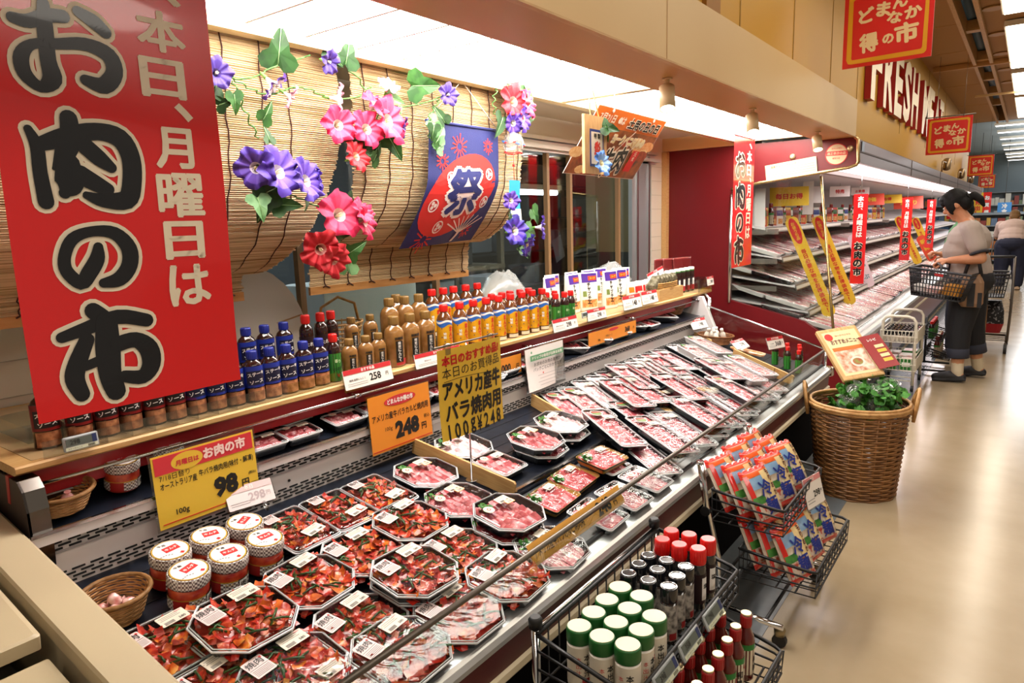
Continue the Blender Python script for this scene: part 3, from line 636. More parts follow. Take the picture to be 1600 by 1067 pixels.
def esl(label, M, w=.075, h=.034, num='298'):
    t = thing('electronic_price_tag', label, 'price tag', M=M)
    b = MB(); b.box((0, 0, 0), (w, h, .008), mt('tag_grey', '#9aa0a2', .4), bev=.003); b.build('case', t)
    b = MB(); b.box((-w * .06, h * .1, .0045), (w * .74, h * .5, .001), mt('lcd', '#59605a', .25)); b.box((w * .38, h * .1, .0045), (w * .13, h * .55, .001), mt('tag_navy', '#27335e', .4))
    b.text(num, w * .3, h * .32, m_black, T(-w * .18, h * .1, .0052), .02); b.build('screen', t)
    b = MB(); b.box((0, -h * .32, .0045), (w * .92, h * .22, .0006), mt('tag_strip', '#c9cfb6', .5)); b.text('ステーキソース', w * .4, h * .12, m_black, T(-w * .2, -h * .32, .005), 0)
    for k in range(8): b.box((w * (.18 + .025 * k), -h * .32, .005), (w * .01, h * .16, .0004), m_black)
    b.build('label_strip', t); return t
esl('small grey electronic price tag before the red steak sauce bottles', face(.633, 1.74, .98, 8))
esl('small dark electronic price tag left of the noodle pouch price card', face(2.93, 1.738, .992, 8), .05, .03)
b = MB(); b.box((1.02, 1.757, .975), (.92, .003, .04), clear('holder')); tag(b.build('clear_fence'), 'clear plastic strip along the front of the steak sauce bottles', 'strip')
for i, x in enumerate((.632, .698, .757, .814, .872, .929, .987, 1.044, 1.101)):
    b = MB(); b.box((x, 1.80, SH + .03), (.002, .085, .058), clear('holder')); tag(b.build('clear_divider'), 'thin clear divider between steak sauce bottles, %s from the left' % ORD[i], 'divider', 'clear dividers')
# things standing behind the bottles
b = MB(); b.poly([(.46 * cos(a * pi / 16) * .62, .38 * abs(sin(a * pi / 16)) ** .75) for a in range(17)], 0, .015, mt('board_white', '#b9b4ab', .4)); o = b.build('round_board'); o.matrix_world = face(1.42, 2.30, SH, 6)
tag(o, 'large round-topped white board leaning behind the blue sauce bottles', 'board')
t = thing('open_basket', 'small open-weave brown basket behind the garlic sauce bottles', 'basket', (1.80, 2.22, SH))
b = MB()
for k in range(7): b.tube([((.07 + .006*k)*cos(a*pi/10), (.05+.004*k)*sin(a*pi/10), .01 + .018*k) for a in range(20)], .004, m_wick, n=5, closed=True)
for a in range(20): b.tube([(.07*cos(a*pi/10), .05*sin(a*pi/10), .005), (.107*cos(a*pi/10), .075*sin(a*pi/10), .125)], .003, m_wick, n=5)
b.build('weave', t); MB().tube([(-.10, 0, .12), (-.085, 0, .19), (0, 0, .225), (.085, 0, .19), (.10, 0, .12)], .006, m_wick, n=6).build('handle', t)
t = thing('plastic_crate', 'pale plastic drawer crate behind the glass above the brown bottles', 'crate', (2.35, 2.62, 0))
b = MB(); b.box((0, .15, 1.02), (.62, .3, .34), mt('crate_white', '#d5d9d9', .4), bev=.01); b.box((0, -.005, 1.19), (.66, .03, .03), mt('crate_white')); b.box((-.3, -.005, 1.02), (.03, .02, .34), mt('crate_white')); b.build('crate', t)
MB().box((.1, -.008, 1.21), (.16, .006, .03), m_cardw).build('paper_slip', t)
MB().box((0, .15, .42), (.6, .28, .84), mt('kitchen_steel', '#5d6266', .4, .6)).build('stand', t)
t = thing('cardboard_box', 'flattened brown cardboard box behind the sauce bottles', 'box', (1.62, 2.34, SH)); MB().box((0, 0, .07), (.14, .05, .14), mt('cardboard', '#80603c', .7), bev=.003).build('box', t); MB().box((.03, -.02, .15), (.12, .04, .006), mt('cardboard2', '#93714a', .7), RY(-10)).build('flap', t)
# crumpled clear bags
def bag(name, label, M, w, d, h, seed):
    rnd = random.Random(seed); K = [[rnd.uniform(.75, 1.15) for _ in range(14)] for _ in range(6)]; b = MB(); rings = []
    for i, (z, s) in enumerate(((0, .8), (.2, 1), (.45, .95), (.7, .75), (.88, .5), (1, .2))):
        rings.append([(w / 2 * s * K[i][j] * cos(2*pi*j/14), d / 2 * s * K[i][j] * sin(2*pi*j/14), h * z * rnd.uniform(.9, 1.08)) for j in range(14)])
    b.loft(rings, clear('bag_film', '#e9eeec', .06, .18, bump=(18, .4), edge=.4, haze=.25), None, True, True, True, True); o = b.build(name); o.matrix_world = M; tag(o, label, 'bag')
bag('clear_bag', 'crumpled clear plastic bag behind the yellow-labelled bottles', T(2.93, 2.24, SH), .42, .2, .24, 3)
bag('clear_bag', 'crumpled clear plastic bag behind the seasoning pouches', T(4.02, 2.18, SH), .42, .2, .22, 5)
# ================================================================== packs of meat
def meat_mat(name, c0, c1, c2, sc=(30, 30, 30), p=(.38, .55, .68), rough=.32, coat=.25):
    """marbled meat: three tones in stretched noise, shifted from pack to pack"""
    if name in MATS: return MATS[name]
    m = bpy.data.materials.new(name); m.use_nodes = True; nt = m.node_tree; b = nt.nodes['Principled BSDF']
    b.inputs['Roughness'].default_value = rough; b.inputs['Coat Weight'].default_value = coat; b.inputs['Coat Roughness'].default_value = .15
    t = nt.nodes.new('ShaderNodeTexCoord'); mp = nt.nodes.new('ShaderNodeMapping'); mp.inputs['Scale'].default_value = sc
    oi = nt.nodes.new('ShaderNodeObjectInfo'); mu = nt.nodes.new('ShaderNodeMath'); mu.operation = 'MULTIPLY'; mu.inputs[1].default_value = 37
    nt.links.new(oi.outputs['Random'], mu.inputs[0]); nt.links.new(mu.outputs[0], mp.inputs['Location'])
    n = nt.nodes.new('ShaderNodeTexNoise'); n.inputs['Scale'].default_value = 1; n.inputs['Detail'].default_value = 4; n.inputs['Distortion'].default_value = .8
    nt.links.new(t.outputs['Object'], mp.inputs['Vector']); nt.links.new(mp.outputs['Vector'], n.inputs['Vector'])
    r = nt.nodes.new('ShaderNodeValToRGB'); r.color_ramp.elements[0].position = p[0]; r.color_ramp.elements[0].color = lin(c0)
    r.color_ramp.elements[1].position = p[2]; r.color_ramp.elements[1].color = lin(c2); e = r.color_ramp.elements.new(p[1]); e.color = lin(c1)
    nt.links.new(n.outputs['Fac'], r.inputs['Fac']); nt.links.new(r.outputs['Color'], b.inputs['Base Color'])
    bp = nt.nodes.new('ShaderNodeBump'); bp.inputs['Strength'].default_value = .5; bp.inputs['Distance'].default_value = .004
    nt.links.new(n.outputs['Fac'], bp.inputs['Height']); nt.links.new(bp.outputs['Normal'], b.inputs['Normal'])
    MATS[name] = m; return m
M_MAR = [meat_mat('marinated_red', '#a3170f', '#c42a18', '#d8552f', (45, 45, 45)), meat_mat('marinated_orange', '#bd3c10', '#d86a1c', '#e39a3e', (40, 40, 40)),
         meat_mat('marinated_pink', '#b8332b', '#cf5a44', '#e5a283', (50, 50, 50)), meat_mat('marinated_dark', '#6f1410', '#94231a', '#b5402a', (45, 45, 45))]
M_BEEF = meat_mat('beef_red', '#9c2430', '#b73c46', '#d68c8c', (26, 60, 40))
M_RIB = meat_mat('rib_pink', '#ad3643', '#c75c68', '#ebbcba', (60, 16, 40), (.36, .5, .62))
M_PORK = meat_mat('pork_pale', '#d0707c', '#e3a6a8', '#f5e2dc', (50, 12, 40), (.34, .46, .58))
M_LEAN = meat_mat('lean_red', '#a0262e', '#b83a42', '#d07880', (40, 30, 40))
m_tray = mt('black_tray', '#101115', .25, coat=.3); m_wtray = mt('white_tray', '#e8e4e2', .4)
m_rim = mt('clear_rim', '#c9cdd0', .18, spec=.8, coat=.6); m_film = clear('pack_film', '#fbfbfb', .05, .07, bump=(26, .55), edge=.45)
m_lid = clear('clear_lid', '#f8faf9', .035, .08, bump=(14, .22), edge=.4)
m_chive = mt('chive', '#2e5a1f', .4, noise=('#1b3a12', 50, 2)); m_pars = mt('parsley', '#3f8a2a', .5, noise=('#2a641b', 80, 2))
m_stick = mt('sticker', '#d3c1bf', .5); m_stick2 = mt('sticker_cream', '#d2c9b8', .5)
def sticker(t, x, y, z, rz, w, h, kind, label=None, tilt=0):
    b = MB(); M = T(x, y, z) @ RZ(rz) @ RX(tilt)
    if kind == 'yaki':
        b.poly(rrect(w, h, .003, 2), 0, .0006, m_stick, M); b.text('焼肉', w * .80, h * .46, m_black, M @ T(-w * .03, h * .23, .0012), .012)
        b.box((0, -h * .02, .0009), (w * .9, .0007, .0004), m_black, M); b.box((w * .38, h * .36, .0009), (w * .1, h * .1, .0004), m_pred, M)
        for k in range(5): b.box((0, -h * (.12 + .07 * k), .0009), (w * .84, h * .022, .0003), mt('print_grey'), M)
    elif kind == 'price':
        b.poly(rrect(w, h, .002, 2), 0, .0006, m_stick2, M)
        for k in range(3): b.box((-w * .06, h * (.33 - .13 * k), .0009), (w * (.72 - .1 * (k % 2)), h * .03, .0003), mt('print_grey'), M)
        for k in range(14): b.box((-w * .38 + w * .026 * k, -h * .30, .0009), (w * .012, h * .26, .0003), mt('print_grey'), M)
        b.box((w * .3, h * .38, .0009), (w * .22, h * .08, .0003), mt('pink_print', '#d98a8a', .5), M); b.text('580', w * .24, h * .22, m_black, M @ T(w * .26, -h * .28, .001), .02)
    elif kind == 'round':
        n = 20; b.lathe([(w / 2, 0), (w / 2, .0006)], m_stick2, M, n, smooth=False); b.lathe([(w * .44, .0007), (w * .44, .0010)], mt('round_grey', '#b8b2a2', .5), M, n, smooth=False)
        b.lathe([(w * .36, .0011), (w * .36, .0013)], m_stick2, M, n, smooth=False); b.lathe([(w * .2, .0014), (w * .2, .0017)], mt('round_red', '#cf4a3c', .5), M, n, smooth=False); b.lathe([(w * .1, .0018), (w * .1, .0020)], m_stick2, M, n, smooth=False)
    elif kind == 'picture':
        n = 24; b.lathe([(w / 2, 0), (w / 2, .0006)], m_white, M, n, smooth=False); b.lathe([(w * .45, .0007), (w * .45, .001)], mt('pic_dark', '#2a2019', .5, noise=('#55402a', 70, 2)), M, n, smooth=False)
        b.flat([(w * .40 * cos(a), w * .40 * sin(a)) for a in [pi + pi * k / 10 for k in range(11)]], mt('pic_green', '#5f7a3c', .5), M, .0014)
        b.flat([(w * .42 * cos(a), w * .20 + w * .20 * sin(a)) for a in [pi + pi * k / 10 for k in range(11)]], mt('pic_red', '#b5342a', .5), M, .0018)
    elif kind == 'discount':
        b.poly(rrect(w, h, .002, 2), .0008, .0014, mt('orange_edge', '#dc9a50', .5), M); b.box((0, 0, .0016), (w * .86, h * .76, .0004), m_stick2, M); b.text('238', w * .5, h * .5, m_black, M @ T(0, 0, .0021), .02)
    o = b.build('label', t)
    if label: o['label'] = label
    return o
def tray_base(t, poly, h, m=None, inset=.86):
    b = MB(); mm = m or m_tray
    b.loft([[(x * k, y * k, z) for x, y in poly] for k, z in ((inset, 0), (1, h), (.985, h), (inset - .03, .004))], mm, None, True, True); b.build('tray', t)
def rim(t, poly, h):
    b = MB(); b.tube([(x, y, h) for x, y in poly], .0026, m_rim, n=6, closed=True); b.tube([(x * .965, y * .965, h + .004) for x, y in poly], .0016, m_rim, n=5, closed=True); b.build('rim', t)
def lid(t, poly, h, up=.010, film=False):
    b = MB(); rings = [[(x * k, y * k, z) for x, y in poly] for k, z in ((.99, h), (.95, h + up * .8), (.90, h + up), (.45, h + up * 1.05), (.05, h + up * 1.05))]
    b.loft(rings, m_film if film else m_lid, None, False, True, True, False); b.build('film' if film else 'lid', t)
def curl(b, rnd, x, y, z, s, m):
    """a curled sliver of meat"""
    L = s * rnd.uniform(.8, 1.6); w = s * rnd.uniform(.45, .8); k = rnd.choice((-1, 1)) * rnd.uniform(.3, 2.4); tw = rnd.uniform(-.8, .8)
    M = T(x, y, z) @ RZ(rnd.uniform(0, 360)) @ RX(rnd.uniform(-30, 30)) @ RY(rnd.uniform(-25, 25))
    def f(u, v):
        a = k * (u - .5); r = L / k
        return (r * sin(a), (v - .5) * w * (1 - .3 * abs(2 * u - 1)) + tw * .2 * L * (u - .5), r * (1 - cos(a)) + .12 * w * sin(v * 9 + u * 5))
    b.grid(f, 6, 2, m, M)
def marinated(t, w, d, z0, n, seed, s=.035):
    rnd = random.Random(seed); b = MB()
    b.grid(lambda u, v: ((u - .5) * w, (v - .5) * d, z0 + .008 * (1 - (2*u-1)**4) * (1 - (2*v-1)**4) + rnd.uniform(0, .003)), 8, 8, M_MAR[0])
    for k in range(n):
        x, y = rnd.uniform(-.46, .46) * w, rnd.uniform(-.46, .46) * d
        curl(b, rnd, x, y, z0 + .011 + rnd.uniform(-.002, .006) * 1, s, rnd.choice([0, 0, 0, 1, 1, 2, 2, 3]) if False else M_MAR[rnd.choice([0, 0, 0, 1, 1, 2, 2, 3])])
    b.build('marinated_meat', t)
    b = MB()
    for k in range(n // 6):
        x, y = rnd.uniform(-.42, .42) * w, rnd.uniform(-.42, .42) * d; a = rnd.uniform(0, 6.28); l = rnd.uniform(.012, .026); dz_ = rnd.uniform(-.004, .004)
        x = max(-w * .38, min(w * .38, x)); y = max(-d * .38, min(d * .38, y))
        b.tube([(x - l * cos(a), y - l * sin(a), z0 + .020 + dz_), (x, y, z0 + .023), (x + l * cos(a), y + l * sin(a), z0 + .020 - dz_)], .0026, m_chive, n=5)
    b.build('chives', t)
OCT = cham(.200, .194, .050); REC = rrect(.150, .200, .014, 3); LNG = rrect(.118, .355, .018, 3); SMR = rrect(.135, .155, .012, 3)
def k_yaki(seed, poly=OCT, w=.162, d=.158, n=125, film=False):
    t = thing('marinated_meat_tray', '', 'meat tray'); tray_base(t, poly, .028); marinated(t, w, d, .013, n, seed); rim(t, poly, .029); lid(t, poly, .029, .012, film)
    if poly is OCT: sticker(t, -.056, .040, .0432, 8, .046, .054, 'yaki'); sticker(t, .034, .060, .0432, 4, .060, .036, 'price')
    else: sticker(t, -.035, .066, .0432, 4, .040, .040, 'yaki'); sticker(t, .016, -.050, .0432, 10, .060, .036, 'price')
    return Kind(t)
YK = [k_yaki(s) for s in (11, 23, 37)]; YR = [k_yaki(s, REC, .12, .165, 120, True) for s in (51, 62)]
def slices(t, w, d, z0, m, rows, cols, seed, amp=.006, lean=0.0, name='sliced_meat', fat=None):
    """overlapping slices: every slice a thin curved leaf lying on the next"""
    rnd = random.Random(seed); b = MB()
    b.grid(lambda u, v: ((u - .5) * w, (v - .5) * d, z0 + .004), 2, 2, m)
    for r in range(rows):
        for c in range(cols):
            cw = w / cols; rd = d / rows; x = (c + .5) * cw - w / 2 + rnd.uniform(-.1, .1) * cw; y = d / 2 - (r + .5) * rd + rnd.uniform(-.1, .1) * rd
            M = T(x, y, z0 + amp * .8 + rnd.uniform(0, .002)) @ RZ(lean + rnd.uniform(-9, 9)) @ RX(13 + rnd.uniform(-4, 4)); ph = rnd.uniform(0, 6)
            b.grid(lambda u, v: ((u - .5) * cw * 1.12, (v - .5) * rd * 1.55, amp * (1 - (2*u - 1) ** 2) * (.6 + .4 * sin(ph + v * 3)) + .0012 * sin(u * 14 + ph)), 5, 3, m, M)
            if fat: b.grid(lambda u, v: ((u - .5) * cw * 1.1, (.40 + .12 * v) * rd * 1.5, amp * (1 - (2*u - 1) ** 2) * (.6 + .4 * sin(ph + 3)) + .0016), 4, 1, fat, M)
    b.build(name, t)
def parsley(t, x, y, z, s, seed):
    rnd = random.Random(seed); b = MB()
    for k in range(16):
        M = T(x + rnd.gauss(0, s * .35), y + rnd.gauss(0, s * .35), z + rnd.uniform(0, s * .25)) @ RZ(rnd.uniform(0, 360)) @ RX(rnd.uniform(-50, 50))
        b.grid(lambda u, v: ((u - .5) * s * .5 * sin(pi * (v * .8 + .15)), (v - .5) * s * .6, .12 * s * sin(u * 9)), 3, 3, m_pars, M)
    b.build('parsley', t)
m_fat = mt('white_fat', '#ecd2cb', .4)
def k_beef(seed, m=M_BEEF, film=False, disc=True):
    t = thing('sliced_beef_tray', '', 'meat tray'); tray_base(t, OCT, .028); slices(t, .14, .145, .012, m, 6, 6, seed, .007); parsley(t, -.045, .055, .030, .03, seed); rim(t, OCT, .029); lid(t, OCT, .029, .010, film)
    sticker(t, -.055, .032, .0412, 0, .034, .034, 'round'); sticker(t, .022, .048, .0412, 2, .048, .030, 'price')
    if disc: sticker(t, .030, .026, .0412, 0, .034, .018, 'discount')
    return Kind(t)
BF = [k_beef(5), k_beef(6, M_BEEF, True), k_beef(9, M_PORK, True, False)]
def k_rect(seed, m):
    t = thing('sliced_meat_tray', '', 'meat tray'); tray_base(t, SMR, .026); slices(t, .11, .12, .012, m, 5, 4, seed, .006); rim(t, SMR, .027); lid(t, SMR, .027, .008, True)
    sticker(t, -.03, .045, .0362, 0, .030, .030, 'round'); sticker(t, .030, .035, .0362, 0, .045, .030, 'price'); return Kind(t)
RC = [k_rect(71, M_BEEF), k_rect(72, M_RIB)]
def k_stripe(seed):
    t = thing('patterned_meat_tray', '', 'meat tray'); tray_base(t, rrect(.165, .125, .008, 2), .024, mt('gold_tray', '#b48a35', .35)); b = MB()
    P = rrect(.165, .125, .008, 2); b.loft([[(x*1.005, y*1.005, .017) for x, y in P], [(x*1.01, y*1.01, .023) for x, y in P]], mt('tray_band', '#1b1712', .4)); b.build('band', t)
    slices(t, .145, .10, .012, M_LEAN, 4, 6, seed, .006, 0, 'sliced_meat'); parsley(t, -.06, .03, .026, .03, seed); lid(t, P, .025, .006, True)
    sticker(t, -.045, .032, .0322, 0, .028, .028, 'round'); sticker(t, .035, .035, .0322, 3, .045, .028, 'price'); return Kind(t)
ST = [k_stripe(81)]
def k_long(seed, m, kind, tray=m_tray, fat=None, sticks=False):
    t = thing('long_meat_tray', '', 'meat tray'); tray_base(t, LNG, .028, tray, .9); slices(t, .098, .325, .012, m, 13, 3, seed, .006, 0, 'sliced_meat', fat); rim(t, LNG, .029); lid(t, LNG, .029, .006, True)
    if kind == 'picture': sticker(t, -.012, .125, .0362, 0, .052, .052, 'picture'); sticker(t, .022, .085, .0362, 6, .046, .034, 'price')
    elif kind == 'price': sticker(t, .012, .115, .0362, 8, .052, .038, 'price')
    elif kind == 'round': sticker(t, -.026, .130, .0362, 0, .032, .032, 'round'); sticker(t, .020, .112, .0362, 6, .042, .030, 'price'); parsley(t, -.03, .15, .032, .022, seed)
    if sticks:
        b = MB()
        for k in range(4): b.box((-.03 + .018 * k, .135, .033), (.010, .05, .003), m_wood, RZ(20))
        b.build('wood_garnish', t)
    return Kind(t)
LG = {'red': k_long(101, M_BEEF, 'price'), 'rib': k_long(102, M_RIB, 'price'), 'pic': k_long(103, M_RIB, 'picture'), 'pork': k_long(104, M_PORK, 'price'),
      'white': k_long(105, M_RIB, 'round', m_wtray, m_fat), 'stick': k_long(106, M_LEAN, 'price', m_tray, None, True), 'picr': k_long(107, M_BEEF, 'picture')}
TILT = math.degrees(math.atan(SL))
def on_deck(kind, x, y, level, label, rz=0, extra=0.0, group=None, tip=0):
    z = dz(y) + .003 + .0335 * (level - 1) + extra
    return kind.put(label, M=T(x, y, z) @ RX(TILT + tip) @ RZ(rz), group=group)
# marinated packs, nearest block
YL = [('A', 0, .722, 1.290, 1, 3, 'octagonal tray of marinated meat, lower one under the tray before the red-lidded jars'), ('A', 1, .720, 1.270, 2, -1, 'octagonal tray of marinated meat with chives stacked in front of the red-lidded jars'),
      ('B', 2, .723, 1.108, 1, -2, 'octagonal tray of marinated meat nearest the cream cabinet edge, second row from the bumper'), ('C', 0, .908, 1.125, 1, 2, 'octagonal tray of marinated meat with two white labels, middle of the second row'),
      ('D', 2, .916, 1.315, 1, 4, 'octagonal tray of marinated meat right of the six jars'), ('E', 1, 1.094, 1.330, 1, 0, 'octagonal tray of marinated meat in the third row, between the jars and the sliced beef'),
      ('F', 1, 1.100, 1.150, 1, 1, 'octagonal tray of marinated meat, lower one of the stack in the second row'), ('F', 0, 1.094, 1.140, 2, -2, 'octagonal tray of marinated meat, top of the stack in the second row'),
      ('G', 2, 1.285, 1.345, 1, 2, 'octagonal tray of marinated meat below the rightmost rectangular one'), ('H', 0, 1.285, 1.165, 1, -3, 'octagonal tray of marinated meat beside the stacked sliced beef'),
      ('J', 1, 1.090, 1.000, 1, 0, 'octagonal tray of marinated meat against the front glass, third from the near end'), ('I', 2, 1.275, .998, 1, 3, 'octagonal tray of marinated meat against the front glass, fourth from the near end'),
      ('K', 0, .905, .998, 1, 2, 'octagonal tray of marinated meat against the front glass, second from the near end'), ('L', 2, .735, .955 + .043, 1, -1, 'octagonal tray of marinated meat against the front glass at the near end'),
      ('M', 1, .655 + .0, 1.44 - .01, 1, 0, None)]
for _, k, x, y, l, rz, lab in YL:
    if lab: on_deck(YK[k], x, y, l, lab, rz, .009 * ((round(x / .187) + round(y / .165)) % 2) if l == 1 else .004, group='octagonal trays of marinated meat')
on_deck(YK[1], .600, 1.345, 1, 'octagonal tray of marinated meat half hidden behind the cream cabinet edge, the farther', 0, group='octagonal trays of marinated meat'); on_deck(YK[0], .598, 1.165, 1, 'octagonal tray of marinated meat half hidden behind the cream cabinet edge, the nearer', 2, .004, group='octagonal trays of marinated meat'); on_deck(YK[2], .600, 1.0, 1, 'octagonal tray of marinated meat in the near corner by the front glass', 1, .002, group='octagonal trays of marinated meat')
for i, (x, y) in enumerate(((1.040, 1.530), (1.190, 1.530), (1.338, 1.528))):
    on_deck(YR[i % 2], x, y, 1, 'rectangular film-wrapped tray of marinated meat, %s from the jars' % ORD[i], random.uniform(-2, 2), group='rectangular trays of marinated meat')
# sliced beef
on_deck(BF[0], 1.545, 1.530, 1, 'octagonal tray of sliced beef with parsley against the grille panel', 0)
on_deck(BF[1], 1.490, 1.340, 1, 'octagonal tray of sliced beef just in front of the one by the grille', 2)
on_deck(BF[1], 1.485, 1.150, 1, 'octagonal tray of sliced beef, lower one of the stack in the middle', 3)
on_deck(BF[0], 1.497, 1.155, 2, 'octagonal tray of sliced beef, top of the stack in the middle', -3)
on_deck(BF[2], 1.480, .999, 1, 'octagonal tray of pale meat under crumpled film by the front glass', 4)
on_deck(ST[0], 1.735, 1.160, 1, 'gold-patterned tray of lean meat right of the stacked beef, the nearer of two', 4); on_deck(ST[0], 1.905, 1.185, 1, 'gold-patterned tray of lean meat right of the stacked beef, the farther of two', 4)
on_deck(ST[0], 2.060, 1.160, 2, 'gold-patterned tray of meat raised on another pack, below the two octagonal beef trays', -4)
on_deck(RC[1], 2.085, 1.165, 1, 'rectangular tray of meat underneath the raised gold-patterned one', -4)
on_deck(RC[0], 1.745, 1.000, 1, 'rectangular tray of meat behind the orange card on the front glass, the nearer of two', 2); on_deck(RC[1], 1.915, 1.000, 1, 'rectangular tray of meat behind the orange card on the front glass, the farther of two', -2)
on_deck(RC[1], 2.085, .985 + .02, 1, 'rectangular tray of meat by the front glass below the gold-patterned raised tray', 0)
on_deck(RC[0], 1.790, 1.415, 1, 'rectangular tray of sliced beef beside the wooden divider under the yellow poster', 1)
on_deck(BF[2], 1.800, 1.585, 1, 'octagonal tray of pale pork behind the yellow poster', 0)
on_deck(BF[1], 2.015, 1.400, 1, 'octagonal tray of beef, lower one of the stack right of the yellow poster', 6); on_deck(BF[0], 2.000, 1.405, 2, 'octagonal tray of red sliced beef, top of the stack right of the yellow poster', 6)
on_deck(BF[2], 2.215, 1.425, 1, 'octagonal tray of marbled meat, lower one of the second stack from the yellow poster', 6); on_deck(BF[2], 2.210, 1.430, 2, 'octagonal tray of marbled pale meat, top of the second stack from the yellow poster', 6)
# long packs: (far end on the deck, level, kind)
LT = [((2.545, 1.70), 1, 'pic'), ((2.66, 1.68), 1, 'pic'), ((2.80, 1.69), 1, 'pork'), ((2.91, 1.69), 1, 'pork'), ((3.03, 1.69), 1, 'rib'), ((2.845, 1.570), 2, 'red'), ((2.952, 1.540), 2, 'red'),
      ((3.085, 1.665), 2, 'rib'), ((3.36, 1.70), 1, 'pork'), ((3.45, 1.70), 1, 'pork'), ((2.417, 1.406), 2, 'picr'), ((2.69, 1.43), 1, 'pic'), ((2.520, 1.190), 2, 'picr'), ((2.735, 1.21), 1, 'red'),
      ((3.150, 1.447), 2, 'red'), ((3.445, 1.515), 1, 'rib'), ((3.04, 1.39), 1, 'stick'), ((2.86, 1.22), 1, 'stick'), ((2.885, 1.17), 2, 'red'), ((3.33, 1.42), 1, 'red'), ((2.37, 1.22), 1, 'pic'),
      ((3.90, 1.70), 1, 'pork'), ((3.69, 1.70), 1, 'rib'), ((3.83, 1.60), 2, 'white'), ((4.09, 1.66), 2, 'white'), ((3.71, 1.345), 2, 'white'), ((3.87, 1.335), 2, 'white'), ((3.55, 1.70), 1, 'red'),
      ((3.62, 1.42), 1, 'pic'), ((3.66, 1.36), 1, 'rib'), ((3.37, 1.13), 2, 'pic'), ((3.28, 1.18), 1, 'stick'), ((2.85, 1.135), 2, 'stick') if False else ((3.02, 1.18), 1, 'rib'), ((3.60, 1.17), 1, 'white'), ((3.74, 1.16), 1, 'white')]
KN = {'red': 'long tray of dark red sliced beef', 'rib': 'long tray of pink marbled ribs', 'pic': 'long tray of pink meat with a round picture sticker', 'pork': 'long tray of pale pork',
      'white': 'long white tray of fatty pink meat', 'stick': 'long tray of lean meat with wooden garnish', 'picr': 'long tray of red beef with a round picture sticker'}
cnt = {}
order = sorted(range(len(LT)), key=lambda i: LT[i][0][0])
tot = {}
for i in order: tot[LT[i][2]] = tot.get(LT[i][2], 0) + 1
for i in order:
    (fx, fy), lv, k = LT[i]; a = rad(-32); cx, cy = fx + .172 * sin(a), fy - .172 * cos(a)
    n = cnt.get(k, 0); cnt[k] = n + 1
    if cy < 1.10: cy = 1.105
    on_deck(LG[k], cx, cy, lv, KN[k] + ', %s from the yellow poster' % ORD[n], -32 + random.uniform(-3, 3), (i % 4) * .0014 + .002, group='long trays of meat', tip=random.uniform(-.6, .6))
# wooden dividers
def board(label, p, q, h=.055, th=.009, ex=0):
    P = Vector((p[0], p[1], dz(p[1]) + .004)); Q = Vector((q[0], q[1], dz(q[1]) + .004)); d = (Q - P); L = d.length
    b = MB(); b.poly([(0, 0), (L - .02, 0), (L, .02), (L, h - .006), (L - .006, h), (0, h)], -th / 2, th / 2, m_wood)
    o = b.build('wooden_divider'); o.matrix_world = frame(P, d, (0, 0, 1)); tag(o, label, 'divider'); return o
board('wooden divider board under the yellow handwritten poster', (1.662, 1.70), (1.668, 1.26)); board('short wooden divider board left of the pale long trays', (2.40, 1.70), (2.33, 1.50))
board('short wooden divider board at the far end of the grille', (4.28, 1.71), (4.18, 1.56)); board('wooden divider board before the spice bottles at the far end', (4.04, 1.37), (3.86, 1.08), .07); board('wooden divider board in front of the green bottles at the far corner', (3.92, 1.10), (3.84, .97), .055)
# jars with chequered lids
def checks():
    if 'chequer' in MATS: return MATS['chequer']
    m = mt('chequer', '#e9e3dc', .4); nt = m.node_tree; t = nt.nodes.new('ShaderNodeTexCoord'); c = nt.nodes.new('ShaderNodeTexChecker')
    c.inputs['Scale'].default_value = 190; c.inputs['Color1'].default_value = lin('#e9e3dc'); c.inputs['Color2'].default_value = lin('#6d5a58')
    nt.links.new(t.outputs['Object'], c.inputs['Vector']); nt.links.new(c.outputs['Color'], nt.nodes['Principled BSDF'].inputs['Base Color']); return m
t = thing('pickle_jar', '', 'jar'); R = .0455
b = MB(); b.lathe([(R*.86, 0), (R*.95, .004), (R*.96, .048), (R*.9, .056), (R*.8, .060)], mt('kimchi', '#a3241a', .3, coat=.6, noise=('#c8502a', 45, 3)), None, 24); b.build('jar_body', t)
b = MB(); patch(b, R, 1, 1, -235, 55, .008, .034, checks(), 24); patch(b, R * 1.004, 1, 1, -170, -125, .008, .034, mt('jar_red', '#a01f1c', .4)); patch(b, R*1.003, 1, 1, -235, 55, .033, .036, m_gold, 24)
patch(b, R * 1.008, 1, 1, -75, -38, .006, .036, m_black); patch(b, R * 1.012, 1, 1, -72, -41, .009, .033, m_white); wrap(b, '肉', R * 1.018, 1, 1, .016, .018, .021, m_black, .03, 0, False, -56); wrap(b, 'キムチ', R * 1.01, 1, 1, .024, .006, .028, m_gold, .02, 0, False, -100); b.build('label', t)
b = MB(); b.lathe([(R*.98, .058), (R*1.02, .062), (R*1.02, .080), (R*.98, .085)], checks(), None, 28, True, False); b.build('lid', t)
b = MB(); b.lathe([(R*.98, .085), (R*.94, .0855)], checks(), None, 28, False, False); b.lathe([(R*.90, .0857), (R*.90, .0860)], m_gold, None, 28, smooth=False); b.lathe([(R*.83, .0862), (R*.83, .0866)], m_white, None, 28, smooth=False)
b.box((.004, .004, .0868), (.036, .022, .0004), m_pred, RZ(12)); b.text('キムチ', .03, .014, m_white, RZ(12) @ T(.004, .004, .0874), .03); b.text('牛角', .018, .012, m_black, T(-.012, .024, .0872), .02); b.text('◆', .012, .012, m_pred, T(.018, -.024, .0872), .02)
for k in range(5): b.box((-.028 + .006*k, -.018 - .004*abs(k-2)*.4, .0869), (.004, .003, .0004), mt('print_grey'))
b.build('lid_top', t)
